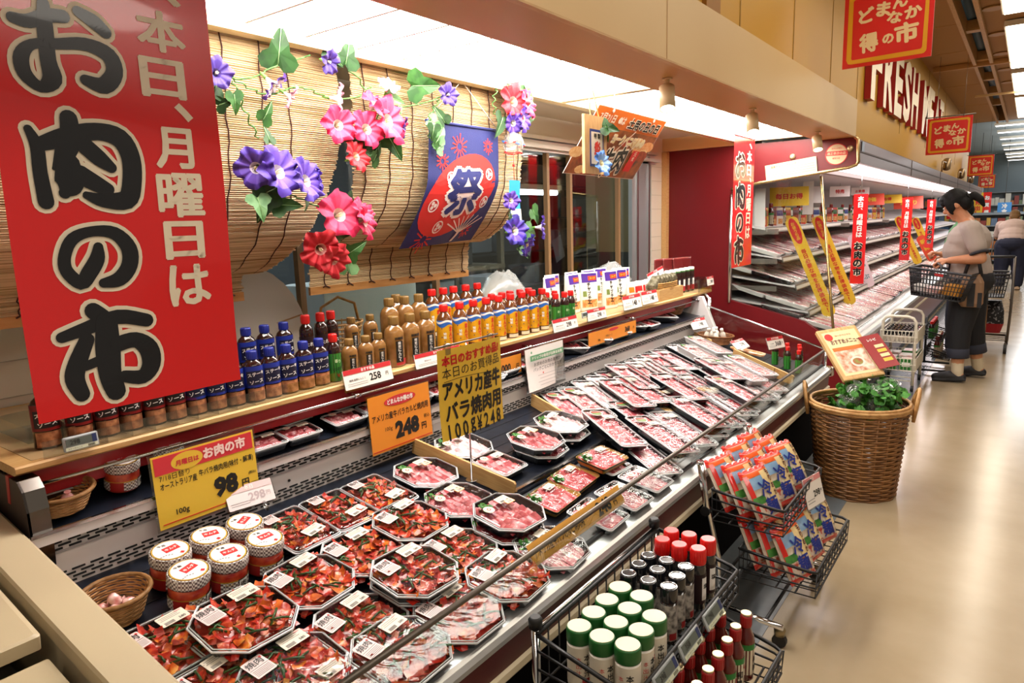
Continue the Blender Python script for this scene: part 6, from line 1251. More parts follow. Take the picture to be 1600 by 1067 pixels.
for i, (x, y) in enumerate(sorted([(1.690, .590), (1.725, .532), (1.612, .592), (1.650, .535), (1.545, .592), (1.580, .533), (1.477, .592), (1.510, .531), (1.411, .592), (1.442, .530), (1.348, .592), (1.375, .530), (1.28, .592), (1.305, .53)])): K_rb.put('red-necked dressing bottle in the lower basket, %s from the near end' % ORD[i], (x, y, .209), (0, 0, random.uniform(-30, 30)), 'dressing bottles')
# two-tier rack of noodle packs
t = thing('wire_rack', 'black two-tier wire rack of noodle packs on chrome legs', 'rack', (0, 0, 0))
wire_basket(t, 2.265, 2.775, .585, .830, .385, .385, .085, .115); wire_basket(t, 2.285, 2.795, .480, .735, .185, .185, .085, .11)
b = MB()
for x in (2.235, 2.75):
    b.tube([(x - .05, .845, .625), (x, .838, .45), (x + .015, .80, .26), (x, .79, .10)], .0115, m_chrome, n=10); b.lathe([(.0125, -.008), (.0125, .004)], m_chrome, T(x - .05, .845, .625), 10); b.tube([(x, .82, .09), (x - .02, .56, .085)], .0105, m_chrome, n=10)
    b.lathe([(.018, -.012), (.018, .012)], m_wire, T(x, .84, .43) @ RY(90), 12)
b.tube([(2.235, .79, .17), (2.75, .79, .17)], .006, m_wire, n=8); b.tube([(2.22, .62, .088), (2.74, .62, .088)], .006, m_wire, n=8); b.build('legs', t)
for x in (2.235, 2.75):
    for y in (.80, .575): b = MB(); b.lathe([(.024, -.009), (.024, .009)], m_wire, T(x, y, .024) @ RY(90), 14, smooth=False); b.lathe([(.018, .044), (.02, .066), (.012, .078)], mt('caster_brass', '#9a8a68', .3, .9), T(x, y, 0), 12); b.build('caster', t)
def noodle_kind():
    t = thing('noodle_pack', '', 'pack'); w, h, d = .160, .195, .042
    mr, mo, mc = mt('pack_red', '#cf2a22', .22, coat=.7), mt('pack_orange', '#e0602a', .25, coat=.6), mt('pack_clear', '#b9a48e', .25, coat=.7, noise=('#d8cbb6', 40, 2))
    def prof(u, v): e = (1 - (2*u - 1) ** 4) * (1 - (2*v - 1) ** 4); return d / 2 * e ** .6
    b = MB()
    for s in (-1, 1):
        for v0, v1, m in ((0, .10, mr), (.10, .86, mc), (.86, 1, mr)):
            b.grid(lambda u, v: ((u - .5) * w, s * (prof(u, v0 + (v1 - v0) * v) + .001 * sin(u * 40 + v * 23)), (v0 + (v1 - v0) * v) * h + (.004 * sin(u * 30) if v0 + (v1 - v0) * v > .97 else 0)), 14, 6, m)
    b.build('bag', t)
    def F(x, z, l): u, v = x / w + .5, z / h; return (x, -prof(u, max(0, min(1, v))) - l, z)
    def area_(x0, x1, z0, z1, m, l): b.grid(lambda u, v: F(x0 + (x1 - x0) * u, z0 + (z1 - z0) * v, l), 10, 8, m)
    def tx(body, x, z, ww, hh, m, bold=.05, vert=False, l=.004):
        q = MB(); (q.vtext if vert else q.text)(body, ww, hh, m, None, bold) if vert else q.text(body, ww, hh, m, None, bold, False); b.add([F(x + a, z + c, l) for a, c, _ in q.v], q.f, m)
    b = MB(); area_(-w * .46, w * .46, h * .84, h * .93, mo, .0012); area_(-w * .46, w * .10, h * .62, h * .83, mt('pack_sky', '#4f7fb4', .3, noise=('#8fb0cf', 14, 2)), .0014); area_(w * .08, w * .46, h * .30, h * .90, mt('pack_cream', '#e3c890', .35), .0016)
    area_(-w * .46, w * .30, h * .10, h * .36, mt('pack_picture', '#c9b8a8', .35, noise=('#a8402c', 45, 3), sharp=(.5, .6)), .0018); area_(-w * .46, -w * .1, h * .36, h * .50, mt('pack_leaf', '#4f8f3a', .4, noise=('#2f6a28', 40, 2)), .0018); area_(-w * .47, -w * .36, h * .06, h * .9, mr, .0016); b.build('printed_front', t)
    b = MB(); tx('もりおか', w * .33, h * .66, w * .13, h * .52, mt('print_maroon', '#5a1a1a', .4), .04, True); tx('冷麺', -.0 * w + w * .02, h * .44, w * .40, h * .66, m_white, .12, True, .0036) if False else tx('冷', w * .03, h * .60, w * .42, h * .30, mt('print_blue', '#1f2f86', .4), .03, False, .0042); tx('麺', w * .04, h * .28, w * .44, h * .30, mt('print_blue'), .03, False, .0042); b.build('lettering', t)
    return Kind(t)
K_np = noodle_kind()
for tier, (z, ys, xs, lean) in enumerate(((.395, (.640, .700, .765), (2.345, 2.520, 2.690), -30), (.197, (.535, .595, .66), (2.37, 2.54, 2.71), -28))):
    for ci, x in enumerate(xs):
        for ri, y in enumerate(ys): K_np.put('red and cream cold noodle pack on the %s tier, %s column, %s' % (('upper', 'lower')[tier], ('near', 'middle', 'far')[ci], ('front', 'second', 'rear')[ri]), M=T(x + random.uniform(-.006, .006), y, z + .012 * ri) @ RZ(-14 + random.uniform(-5, 5)) @ RX(lean + random.uniform(-4, 3)), group='cold noodle packs')
card('price_card', 'white 298 price card clipped on the upper tier of the noodle rack', T(2.62, .572, .43) @ RZ(-12) @ RX(75), .135, .11, .02, mt('pink_print'), '本日', '298', '')
# tall wicker basket with bags of greens and a menu board
m_rat = mt('rattan', '#6b4424', .45, noise=('#96683a', 9, 2), sharp=(.3, .7))
t = wicker('wicker_basket', 'tall brown wicker basket of bagged greens at the counter corner', T(3.86, .640, 0), .188, .228, .46, m_rat, 1.0, 38, 44)
b = MB()
for k in range(22): a = 2*pi*k/22; b.tube([(.186*cos(a), .186*sin(a), .01), (.226*cos(a), .226*sin(a), .465)], .006, m_rat, n=6)
b.build('ribs', t)
b = MB()
for q in range(3): b.tube([((.235 + .006*(q == 1)) * cos(2*pi*a/40), (.235 + .006*(q == 1)) * sin(2*pi*a/40), .462 + .012*q) for a in range(40)], .009, mt('rattan_light', '#a97a45', .45, noise=('#c59a62', 30, 2)), n=7, closed=True)
b.build('rim_band', t)
for ang in (281, 101):
    a = rad(ang); ca, sa = cos(a), sin(a); b = MB()
    for o_ in (-.008, .008): b.tube([(.232*ca - s*sa*.07 + o_*sa, .232*sa + s*ca*.07 - o_*ca, z) if False else ((.234 + e)*ca - s*sa*.07, (.234 + e)*sa + s*ca*.07, z + o_) for s, z, e in ((-1, .42, .008), (-.95, .50, .02), (-.5, .545, .03), (0, .56, .034), (.5, .545, .03), (.95, .50, .02), (1, .42, .008))], .009, mt('rattan_light'), n=7)
    b.build('handle', t)
MB().lathe([(.2, .30), (.05, .32)], mt('basket_lining', '#3a3428', .7), None, 24, True, True).build('lining', t)  # shade between the woven rows is put into this dark colour
for i, (x, y, rz, m2) in enumerate(((3.76, .72, 20, 0), (3.84, .62, -5, 0), (3.90, .72, 40, 0), (3.93, .585, -25, 0))):
    t = thing('greens_bag', 'clear bag of curly green leaves in the wicker basket, %s from the counter' % ORD[i], 'bag', M=T(x, y, .375) @ RZ(rz) @ RX(24), group='bags of greens'); rnd = random.Random(90 + i); b = MB()
    for k in range(80):
        M = T(rnd.gauss(0, .048), rnd.gauss(0, .036), .06 + rnd.uniform(0, .16)) @ RZ(rnd.uniform(0, 360)) @ RX(rnd.uniform(-70, 70)); s = rnd.uniform(.03, .05)
        b.grid(lambda u, v: ((u - .5)*s*(.3 + sin(pi*v)), (v - .5)*s*1.3, .18*s*sin(u*11 + v*7)), 5, 4, mt('greens', '#2a6a20', .5, noise=('#4f9434', 60, 2)), M)
    b.build('leaves', t); b = MB(); rings = []
    for z, k in ((0, .5), (.06, 1), (.14, 1.1), (.20, .95), (.225, .55), (.24, .8)): rings.append([(.062*k*cos(2*pi*j/14)*rnd.uniform(.9, 1.1), .05*k*sin(2*pi*j/14)*rnd.uniform(.9, 1.1), z) for j in range(14)])
    b.loft(rings, clear('bag_film', '#e9eeec', .10, .12, bump=(25, .8), edge=.5, haze=.22) if False else clear('greens_film', '#f2f6f2', .07, .08, bump=(30, .9), edge=.5, haze=.07), None, True, False, True, True); b.build('bag', t)
TL, TR, BL = Vector((3.95, .897, .819)), Vector((4.10, .732, .845)), Vector((3.80, .695, .600))
t = thing('menu_board', 'pale wooden menu board leaning behind the bagged greens', 'board', M=frame((TR + BL) / 2, TR - TL, TL - BL)); w, h = (TR - TL).length, (TL - BL).length
b = MB(); b.box((0, 0, -.012), (w, h, .024), mt('board_wood', '#d3ac74', .45, noise=('#c0935a', 10, 3), stretch=(8, 1, 8)), bev=.004); b.build('board', t)
b = MB(); b.box((0, 0, .0006), (w * .84, h * .86, .001), mt('menu_cream', '#e3cf9e', .45)); b.box((0, -h * .15, .0014), (w * .74, h * .46, .001), mt('menu_food', '#b5653a', .4, noise=('#e8dcc8', 26, 3))); b.box((0, h * .075, .002), (w * .74, h * .07, .0008), mt('poster_orange')); b.flat([(w*.05 + w*.17*x, -h*.2 + h*.1*y) for x, y in OVAL], mt('menu_plate', '#d9d2c6', .4), None, .0024); b.flat([(w*.05 + w*.12*x, -h*.2 + h*.065*y) for x, y in OVAL], mt('menu_meat', '#a4472c', .4, noise=('#7f8f3c', 30, 2)), None, .0028); b.flat([(-w*.30 + w*.1*x, h*.33 + h*.07*y) for x, y in OVAL], m_pred, None, .0018); b.build('poster', t)
b = MB(); b.text('ヨークベニマル', w * .4, h * .06, m_pred, T(w * .06, h * .34, .002), .02); b.text('おすすめメニュー', w * .72, h * .1, mt('print_maroon', '#5a1a1a', .4), T(w * .04, h * .22, .002), .03, False); b.build('lettering', t)
b = MB(); b.box((0, 0, 0), (.115, .215, .004), mt('leaflet_red', '#8f171c', .35)); b.text('レシピ', .05, .02, m_white, T(.0, .075, .0028), .03)
for k in range(4): b.box((.018, .03 - .03 * k, .0026), (.05, .02, .0006), m_ysign if k % 2 else mt('menu_cream'))
o = b.build('recipe_leaflet'); o.matrix_world = frame((TR + BL) / 2, TR - TL, TL - BL) @ T(w * .62, -h * .10, .014) @ RZ(3); tag(o, 'dark red recipe leaflet overlapping the right edge of the menu board', 'leaflet')
# white cart of small goods
m_cw = mt('cart_white', '#ded6c4', .4)
t = thing('wire_cart', 'white tube-framed cart of small goods beyond the wicker basket', 'cart', (0, 0, 0))
b = MB()
for x in (6.30, 6.78): b.tube([(x, .665, .05), (x, .665, .57), (x, .685, .60), (x, .72, .612), (x, .845, .612), (x, .88, .60), (x, .90, .57), (x, .90, .05)], .012, m_cw, n=10)
for z in (.48, .28, .14): 
    for y in (.665, .90): b.tube([(6.30, y, z), (6.78, y, z)], .005, m_cw, n=6)
b.build('frame', t)
for z0, hh in ((.40, .095), (.17, .10)):
    b = MB()
    for z in (z0, z0 + hh * .5, z0 + hh): b.tube([(6.29, .65, z), (6.29, .915, z), (6.79, .915, z), (6.79, .65, z)], .004, m_cw, n=6, closed=True)
    for k in range(11): y = .655 + .026 * k; b.tube([(6.29, y, z0 + hh), (6.29, y, z0), (6.79, y, z0), (6.79, y, z0 + hh)], .0025, m_cw, n=5)
    b.box((6.54, .65, z0 + hh / 2), (.48, .006, hh), m_cw); b.build('basket', t)
b = MB()
for z in (.115, .085): b.tube([(6.30, .665, z), (6.30, .90, z)], .004, m_cw, n=6)
b.build('rungs', t)
for x in (6.30, 6.78):
    for y in (.665, .90): b = MB(); b.lathe([(.026, -.01), (.026, .01)], m_wire, T(x, y, .026) @ RX(90), 14, smooth=False); b.build('caster', t)
K_sb = Kind(jar_kind('spice_jar', .085, .0125, mt('jar_white'), mt('spice_label', '#d8cfc0', .45), mt('cap_black'), .62, '', None, None))
for r in range(6):
    for c in range(8): K_sb.put('tiny spice jar in the cart\'s top basket, row %s, %s from the aisle' % (ORD[r], ORD[c]), (6.325 + .085 * r, .672 + .031 * c, .402), (0, 0, 90), 'spice jars')
mg = mt('box_green', '#2f7d2f', .4); mp = mt('box_pink', '#d49a94', .35, noise=('#efe3de', 40, 2))
for i, (x, y, w_, d_, h_, m, tx_) in enumerate(((6.36, .72, .10, .10, .09, mg, 'a'), (6.36, .84, .10, .10, .085, mg, 'b'), (6.50, .73, .14, .12, .10, mp, 'c'), (6.50, .85, .14, .1, .08, mg, 'd'), (6.66, .73, .14, .12, .11, mg, 'e'), (6.66, .85, .14, .1, .09, mp, 'f'))):
    t = thing('tofu_box', '%s box in the lower basket of the white cart, %s from the front' % ('green' if m is mg else 'pink and white', ORD[i]), 'box', (x, y, .172)); MB().box((0, 0, h_ / 2), (w_, d_, h_), m, bev=.004).build('box', t)
    b = MB(); b.box((-w_ / 2 - .0006, 0, h_ * .5), (.001, d_ * .6, h_ * .4), m_white); b.box((0, 0, h_ + .001), (w_ * .8, d_ * .8, .002), mp if m is mg else m_white); b.build('label', t)
# dark rack beyond the cart
t = thing('wire_rack', 'small dark wire rack of green bottles beyond the white cart', 'rack', (0, 0, 0)); wire_basket(t, 7.10, 7.52, .54, .70, .30, .32, .05, .08, .005); wire_basket(t, 7.10, 7.52, .48, .66, .13, .16, .05, .08, .005)
b = MB()
for x in (7.11, 7.51): b.tube([(x, .705, .02), (x, .705, .46)], .01, m_wire, n=8); b.tube([(x, .74, .03), (x, .5, .03)], .01, m_wire, n=8)
b.build('posts', t)
for i in range(5): K_green.put('green bottle standing in the small dark rack, %s from the front' % ORD[i], (7.14 + .085 * i, .63, .315), (0, 0, 30), 'bottles in the dark rack')
for i in range(5): K_rb.put('dressing bottle in the low basket of the small dark rack, %s from the front' % ORD[i], (7.14 + .085 * i, .58, .15), (0, 0, 30), 'bottles in the dark rack')
# ================================================================== long open wall fridge beyond the counter
FX0, FX1 = 5.40, 21.0; FL = FX1 - FX0
m_hood = mt('hood_brown', '#7b6358', .35, .3); m_fwhite = mt('fridge_white', '#dcd6d6', .4); m_rail = mt('shelf_rail', '#8a827b', .35, .5)
t = thing('wall_fridge', 'long open wall fridge full of meat packs with red side panel', 'fridge', (0, 0, 0))
b = MB()
prof = [(2.42, 0), (2.42, 1.985), (1.07, 1.985), (1.02, 1.975), (.995, 1.95), (.985, 1.80), (.995, 1.78), (1.04, 1.765), (1.66, 1.695), (1.87, 1.66), (1.87, .80), (1.30, .66), (1.06, .50), (.955, .46), (.955, .05), (2.0, 0)]
b.loft([[(x, y, z) for y, z in prof] for x in (FX0, FX0 + .05)], m_red, None, True, True); b.build('side_panel', t)
b = MB(); pe = [(1.87, 1.66), (1.66, 1.695), (1.04, 1.765), (.995, 1.78), (.985, 1.80), (.995, 1.95), (1.02, 1.975), (1.07, 1.985)]; b.tube([(FX0 - .004, y, z) for y, z in pe], .012, mt('side_trim', '#b39a6a', .25, .8), n=8); b.tube([(FX0, 1.87, 1.62), (FX0, 1.87, .78)], .014, m_chrome, n=8); b.tube([(FX0 + .02, 1.23, 1.72), (FX0 + .02, 1.10, .62), (FX0 + .02, 1.06, .50)], .010, mt('side_post', '#a58d5e', .25, .9), n=8); b.build('side_trim', t)
b = MB(); b.loft([[(x, y, z) for y, z in ((1.86, .80), (1.86, 1.66), (1.235, 1.735), (1.10, .55), (1.30, .66))] for x in (FX0 + .018, FX0 + .024)], clear('fridge_glass', '#f4f7f6', .03, .02, edge=.4), None, True, True); b.build('side_glass', t)
for y, z in ((1.425, 1.868), (1.041, 1.893)): b = MB(); b.lathe([(.020, 0), (.022, .006), (.012, .018), (.0, .020)], mt('bolt_cap', '#c9b48a', .3, .6), T(FX0, y, z) @ RY(-90), 14); b.build('bolt_cap', t)
def fx(b, pr, m, x0=FX0 + .05, x1=FX1): return b.loft([[(x0, y, z) for y, z in pr], [(x1, y, z) for y, z in pr]], m, None, True, True)
b = MB(); fx(b, [(1.0, 1.80), (1.0, 1.955), (1.04, 1.98), (2.42, 1.98), (2.42, 1.84), (1.06, 1.80)], m_hood); fx(b, [(.996, 1.872), (.996, 1.884), (1.002, 1.884), (1.002, 1.872)], mt('hood_line', '#4c3b35', .5))
for x in (8.2, 11.0, 13.8, 16.6): b.box((x, .999, 1.88), (.01, .006, .15), mt('hood_line'))
b.box((5.6, .997, 1.915), (.09, .006, .07), mt('dial_dark', '#2c2b2d', .3)); b.build('hood', t)
b = MB(); fx(b, [(1.04, 1.785), (1.04, 1.80), (1.26, 1.80), (1.26, 1.785)], glow('hood_lamp', '#fff1f0', 4.5)); b.build('hood_lamp', t)
b = MB(); fx(b, [(1.29, 1.76), (1.29, 1.80), (1.34, 1.80), (1.34, 1.76)], m_hood); fx(b, [(1.36, 1.775), (1.36, 1.80), (2.3, 1.80), (2.3, 1.775)], m_fwhite); b.build('hood_lining', t)
b = MB(); fx(b, [(2.30, .4), (2.30, 1.8), (2.42, 1.8), (2.42, .4)], m_fwhite); b.build('back_wall', t)
FS = [(1.62, 1.340), (1.49, 1.115), (1.385, .905), (1.285, .715)]
for y, z in FS:
    b = MB(); fx(b, [(y, z), (y, z + .012), (2.30, z + .145), (2.30, z + .133)], m_fwhite); b.build('shelf', t)
    b = MB(); fx(b, [(y - .012, z - .022), (y - .004, z + .022), (y + .004, z + .022), (y - .004, z - .022)], m_rail); fx(b, [(y - .014, z - .012), (y - .009, z + .012), (y - .008, z + .012), (y - .013, z - .012)], mt('price_strip', '#d9d2c6', .5)); b.build('price_rail', t)
    b = MB()
    for k in range(5): b.box((FX0 + .06 + 2.6 * k, 1.9, z - .012), (.012, .75, .04), m_rail)
    b.build('bracket', t)
b = MB(); fx(b, [(1.03, .545), (1.03, .56), (2.3, .68), (2.3, .66)], m_fwhite); b.build('deck', t)
b = MB(); fx(b, [(.985, .565), (.960, .600), (.966, .603), (.992, .568)], clear('holder')); fx(b, [(.955, .46), (.94, .475), (.94, .505), (.955, .52), (1.03, .555), (1.03, .46)], m_bump); b.build('bumper', t)
b = MB(); fx(b, [(.965, .10), (.965, .46), (1.2, .46), (1.2, .10)], m_red); fx(b, [(1.0, 0), (1.0, .1), (1.2, .1), (1.2, 0)], m_gask); fx(b, [(.958, .36), (.958, .385), (.97, .385), (.97, .36)], mt('ivory_strip')); b.build('base', t)
# papers on the red side panel
t = thing('calendar_sheet', 'long pale printed sheet taped to the red fridge header', 'sheet', M=frame((FX0 - .012, 1.432, 1.776), (0, -1, .12), (0, .12, 1)))
b = MB(); b.box((0, 0, 0), (.36, .125, .001), mt('paper_cream', '#dcc9a0', .55)); b.build('sheet', t); b = MB(); b.text('温度チェックカレンダー', .24, .018, mt('print_brown', '#6b5638', .5), T(-.04, .042, .0012), .02)
for k in range(5): b.box((0, .02 - .017 * k, .0009), (.33, .0015, .0004), mt('print_brown'))
b.build('print', t)
t = thing('round_sticker', 'round cream and red sticker on the corner of the fridge header', 'sticker', M=frame((FX0 - .004, 1.128, 1.862), (0, -1, 0), (0, 0, 1)))
b = MB(); b.lathe([(.074, 0), (.074, .001)], m_pred, None, 32, smooth=False); b.lathe([(.068, .0012), (.068, .0016)], mt('paper_cream'), None, 32, smooth=False); b.build('disc', t)
b = MB(); b.box((0, .006, .002), (.134, .030, .0006), m_pred); b.text('適正表示の店', .122, .022, mt('paper_cream'), T(0, .006, .0026), .02); b.text('食肉公正取引', .08, .011, m_pred, T(0, .040, .002), .01); b.text('認定23店', .07, .012, m_pred, T(0, -.028, .002), .02); b.build('print', t)
# simple packs for the shelves
def fpack(m, tray=m_tray, name='shelf_meat_pack'):
    t = thing(name, '', 'meat pack'); P = rrect(.112, .33, .014, 2); b = MB(); b.loft([[(x*k, y*k, z) for x, y in P] for k, z in ((.9, 0), (1, .028), (.97, .030))], tray, None, True, True); b.build('tray', t)
    b = MB(); rnd = random.Random(len(name) + len(m.name))
    for r in range(10):
        y = .14 - r * .031; b.grid(lambda u, v: ((u - .5) * .098, y + (v - .5) * .046, .024 + .008 * (1 - (2*u - 1)**2) + .006 * v + .002 * sin(u * 9 + r)), 4, 2, m)
    b.build('meat', t)
    b = MB(); b.loft([[(x*k, y*k, z) for x, y in P] for k, z in ((.99, .029), (.93, .040), (.4, .041), (.05, .041))], m_lid, None, False, True); b.build('film', t)
    b = MB(); b.box((.012, .10, .0425), (.05, .04, .0008), m_stick2)
    for k in range(3): b.box((.012, .11 - .01*k, .0432), (.04, .002, .0003), mt('print_grey'))
    b.build('label', t); return Kind(t)
M_PALE = meat_mat('pale_pack', '#bf6a74', '#d99c9c', '#efdcd6', (40, 14, 40), (.34, .46, .58)); M_ROSE = meat_mat('rose_pack', '#b34854', '#cc7a80', '#ecccc6', (40, 14, 40), (.36, .5, .62))
FK = [fpack(M_PALE, m_wtray), fpack(M_ROSE), fpack(M_PALE), fpack(M_RIB, m_wtray)]
rnd = random.Random(5)
def frow(nm, y0, z0, slope, x0, x1, step, tip, grp):
    x = x0; n = 0
    while x < x1 and n < 60:
        FK[rnd.choice([0, 0, 1, 2, 3])].put('clear-wrapped pink meat pack, %s, %s from the near end' % (nm, nth(n)), M=T(x, y0 + rnd.uniform(-.012, .012), z0 + rnd.uniform(0, .006)) @ RX(tip) @ RZ(rnd.uniform(-5, 5)), group=grp); x += step * (1 + .04 * (x - x0)); n += 1
frow('fridge bottom deck, front row', 1.205, .610, .12, 5.50, 15.5, .116, 14, 'fridge packs, deck'); frow('lowest fridge shelf, front row', 1.465, .772, .05, 5.50, 15.5, .116, 16, 'fridge packs, lowest shelf')
frow('middle fridge shelf, front row', 1.565, .960, .05, 5.50, 15.5, .116, 16, 'fridge packs, middle shelf'); frow('upper fridge shelf, front row', 1.670, 1.170, .05, 5.50, 15.5, .116, 16, 'fridge packs, upper shelf')
for nm, y0, z0, tip, grp in (('fridge bottom deck, rear row', 1.50, .70, 14, 'fridge packs, deck rear'), ('lowest fridge shelf, rear row', 1.76, .855, 16, 'fridge packs, lowest shelf rear'), ('middle fridge shelf, rear row', 1.86, 1.04, 16, 'fridge packs, middle shelf rear'), ('upper fridge shelf, rear row', 1.965, 1.252, 16, 'fridge packs, upper shelf rear')): frow(nm, y0, z0, 0, 5.5, 8.6, .118, tip, grp)
# top shelf: bottles, pouches and packets
cols = ['#c8281e', '#d9b02a', '#2d5c2a', '#a8441e', '#e0ddd4', '#6a1a18', '#2a3f86']
def d_tp(i):
    def f(b, w, h, d): fgrid(b, w, h, d, -w*.42, w*.42, h*.55, h*.85, mt('tp_%d' % ((i + 2) % 7), cols[(i + 2) % 7], .4)); fgrid(b, w, h, d, -w*.3, w*.3, h*.12, h*.4, mt('noodle_picture'))
    return f
TP = [pouch('sauce_pouch', '', 'pouch', .10, .155, .04, mt('tp_%d' % i, cols[i], .35, coat=.4), d_tp(i)) for i in range(5)]
x = 5.62
for i in range(42):
    r = i % 7
    if r in (2, 5): K_rb.put('bottle among the pouches on the top fridge shelf, %s%s' % (ORD[i % 20], ' of the farther run' if i >= 20 else ''), (x, 1.70, 1.362), (0, 0, 20), 'bottles on the top fridge shelf')
    else: TP[i % 5].put('small bright pouch on the top fridge shelf, %s from the near end' % nth(i), (x, 1.70 + .02 * (i % 2), 1.36), (0, 0, -30 + rnd.uniform(-12, 12)), 'pouches on the top fridge shelf')
    x += .115 * (1 + .01 * i)
# signs hanging in the fridge
def strip_banner(label, x, y, z0, z1, w):
    t = thing('strip_banner', label, 'banner', M=T(x, y, (z0 + z1) / 2) @ RZ(-90) @ RX(90), group='red strip banners'); h = z1 - z0
    b = MB(); b.grid(lambda u, v: ((u - .5) * w, (v - .5) * h, .004 * sin(v * 7)), 3, 14, m_vin); b.build('sheet', t)
    b = MB(); b.vtext('本日、月曜日は', w * .62, h * .46, m_white, T(0, h * .25, .007), .05); b.vtext('お肉の市', w * .80, h * .40, m_pap, T(0, -h * .22, .0065), .12); b.vtext('お肉の市', w * .74, h * .385, m_ink, T(0, -h * .22, .009), .05); b.build('lettering', t)
    MB().tube([(0, h / 2, .002), (0, h / 2 + (1.80 - z1), .002)], .0025, m_chrome, n=5).build('hanger', t)
for i, (x, z0) in enumerate(((6.30, .87), (9.0, .90), (11.4, .93))): strip_banner('red strip banner hanging from the fridge hood, %s from the front' % ORD[i], x, 1.115, z0, 1.60, .105)
m_ystrip = mt('strip_yellow', '#e2b92e', .4)
def lean_strip(label, x, y1, z1, y0, z0, w, m, txt, col, head=True, grp='slanting strips'):
    P, Q = Vector((x, y1, z1)), Vector((x, y0, z0)); L = (P - Q).length; t = thing('strip_sign', label, 'sign', M=frame((P + Q) / 2, Vector((0, -1, -.0)) if False else Vector((1, 0, 0)).cross(P - Q), P - Q) , group=grp)
    b = MB(); b.poly(rrect(w, L, w * .42, 5), 0, .002, m); b.build('strip', t)
    b = MB()
    if head: b.flat([(w * .38 * a, L * .36 + L * .13 * c) for a, c in OVAL], m_pred, None, .0028); b.vtext('お値うち品', w * .36, L * .18, m_ystrip, T(0, L * .36, .0036), .02)
    b.vtext(txt, w * .56, L * (.64 if head else .8), col, T(0, -L * (.14 if head else 0), .0032), .03); b.build('lettering', t)
lean_strip('yellow slanting strip sign before the fridge shelves, nearest the dark red side', 5.80, 1.535, 1.43, 1.20, .655, .10, m_ystrip, '毎日必要な物をお得価格で!', m_pred)
lean_strip('yellow slanting strip sign before the fridge shelves, second from the red side', 6.66, 1.535, 1.43, 1.21, .65, .10, m_ystrip, '毎日必要な物をお得価格で!', m_pred)
lean_strip('pale pink slanting strip sign beside the first red strip banner', 7.8, 1.45, 1.23, 1.25, .70, .10, mt('strip_pink', '#e6cfd6', .45), '冷しゃぶ', mt('print_teal', '#4a8a8f', .5), False)
lean_strip('yellow slanting strip sign left of the second red strip banner', 11.2, 1.50, 1.38, 1.20, .72, .11, m_ystrip, '毎日必要な物をお得価格で!', m_pred)
lean_strip('yellow slanting strip sign right of the second red strip banner', 13.0, 1.50, 1.34, 1.20, .66, .11, m_ystrip, '毎日必要な物をお得価格で!', m_pred)
lean_strip('orange slanting strip sign near the third red strip banner', 12.0, 1.30, 1.08, 1.10, .72, .13, mt('strip_orange', '#d9482a', .4), '新発売', m_ystrip, False)
for i, (x, y, z, w, h, m, txt, rx) in enumerate(((6.0, 1.60, 1.60, .30, .17, m_ystrip, '毎日お得', -25), (6.6, 1.62, 1.62, .26, .16, mt('notice_white'), '国産', -25), (7.4, 1.5, 1.66, .18, .10, mt('notice_white'), '特売', 0), (8.4, 1.5, 1.68, .18, .08, mt('notice_white'), 'お買得', 0), (9.2, 1.55, 1.60, .34, .14, mt('strip_orange'), '大特価', -20), (10.6, 1.55, 1.62, .34, .12, m_ystrip, 'お得', -20), (12.2, 1.5, 1.58, .4, .2, mt('strip_orange'), '夏祭り', -20))):
    t = thing('hood_card', '%s card hanging under the fridge hood, %s from the front' % ({0: 'yellow', 1: 'white', 2: 'small white', 3: 'small white', 4: 'orange', 5: 'yellow', 6: 'large orange'}[i], ORD[i]), 'card', M=T(x, y, z) @ RZ(-72) @ RX(90 + rx)); b = MB(); b.box((0, 0, 0), (w, h, .003), m); b.build('card', t)
    b = MB(); b.text(txt, w * .7, h * .4, m_pred if m is not mt('strip_orange') else m_ystrip, T(0, 0, .003), .04); b.build('lettering', t); MB().tube([(0, h / 2, 0), (0, h / 2 + .03, .0)], .003, m_chrome, n=5).build('clip', t)
for i, (x, y, z0, z1) in enumerate(((5.62, 1.80, 1.38, 1.60), (5.56, 1.70, 1.30, 1.66), (6.2, 1.50, 1.45, 1.72))):
    b = MB(); b.grid(lambda u, v: ((u - .5) * .02, (u - .5) * -.10, z0 - z1 + (z1 - z0) * v + 0) if False else (.006 * sin(v * 6), (.5 - u) * .085, (z1 - z0) * (v - 1)), 3, 8, mt('notice_white')); o = b.build('paper_slip'); o.location = (x, y, z1); tag(o, 'long white paper slip hanging inside the near end of the fridge, %s' % ORD[i], 'paper')
# ================================================================== people
def capsule(b, p, q, r0, r1, m, n=12, flat=None):
    P, Q = Vector(p), Vector(q); d = Q - P; L = d.length; M = frame(P, d.cross(Vector((.31, .77, .55))), d) if False else None
    z = d.normalized(); x = z.cross(Vector((.31, .77, .55))).normalized(); y = z.cross(x); R_ = Matrix((x, y, z)).transposed().to_4x4(); R_.translation = P
    prof = [(r0 * cos(a), r0 * sin(a)) for a in [-pi / 2 + .02, -pi / 3, -pi / 6, 0]] + [(r1 * cos(a), L + r1 * sin(a)) for a in [0, pi / 6, pi / 3, pi / 2 - .02]]
    b.lathe(prof, m, R_, n)
def ellip(b, c, r, m, M=None, n=14):
    prof = [(cos(a), sin(a)) for a in [-pi / 2 + .02 + (pi - .04) * k / 8 for k in range(9)]]; b.lathe(prof, m, (M if M is not None else Matrix()) @ T(*c) @ S(*r), n)
def fuse(b, name, parent, voxel, smooth=6):
    o = b.build(name, parent); md = o.modifiers.new('fuse', 'REMESH'); md.mode = 'VOXEL'; md.voxel_size = voxel; md.use_smooth_shade = True
    s = o.modifiers.new('smooth', 'SMOOTH'); s.iterations = smooth; s.factor = .5; return o
def chain(b, pts, m): 
    for (p, r0), (q, r1) in zip(pts, pts[1:]): capsule(b, p, q, r0, r1, m)
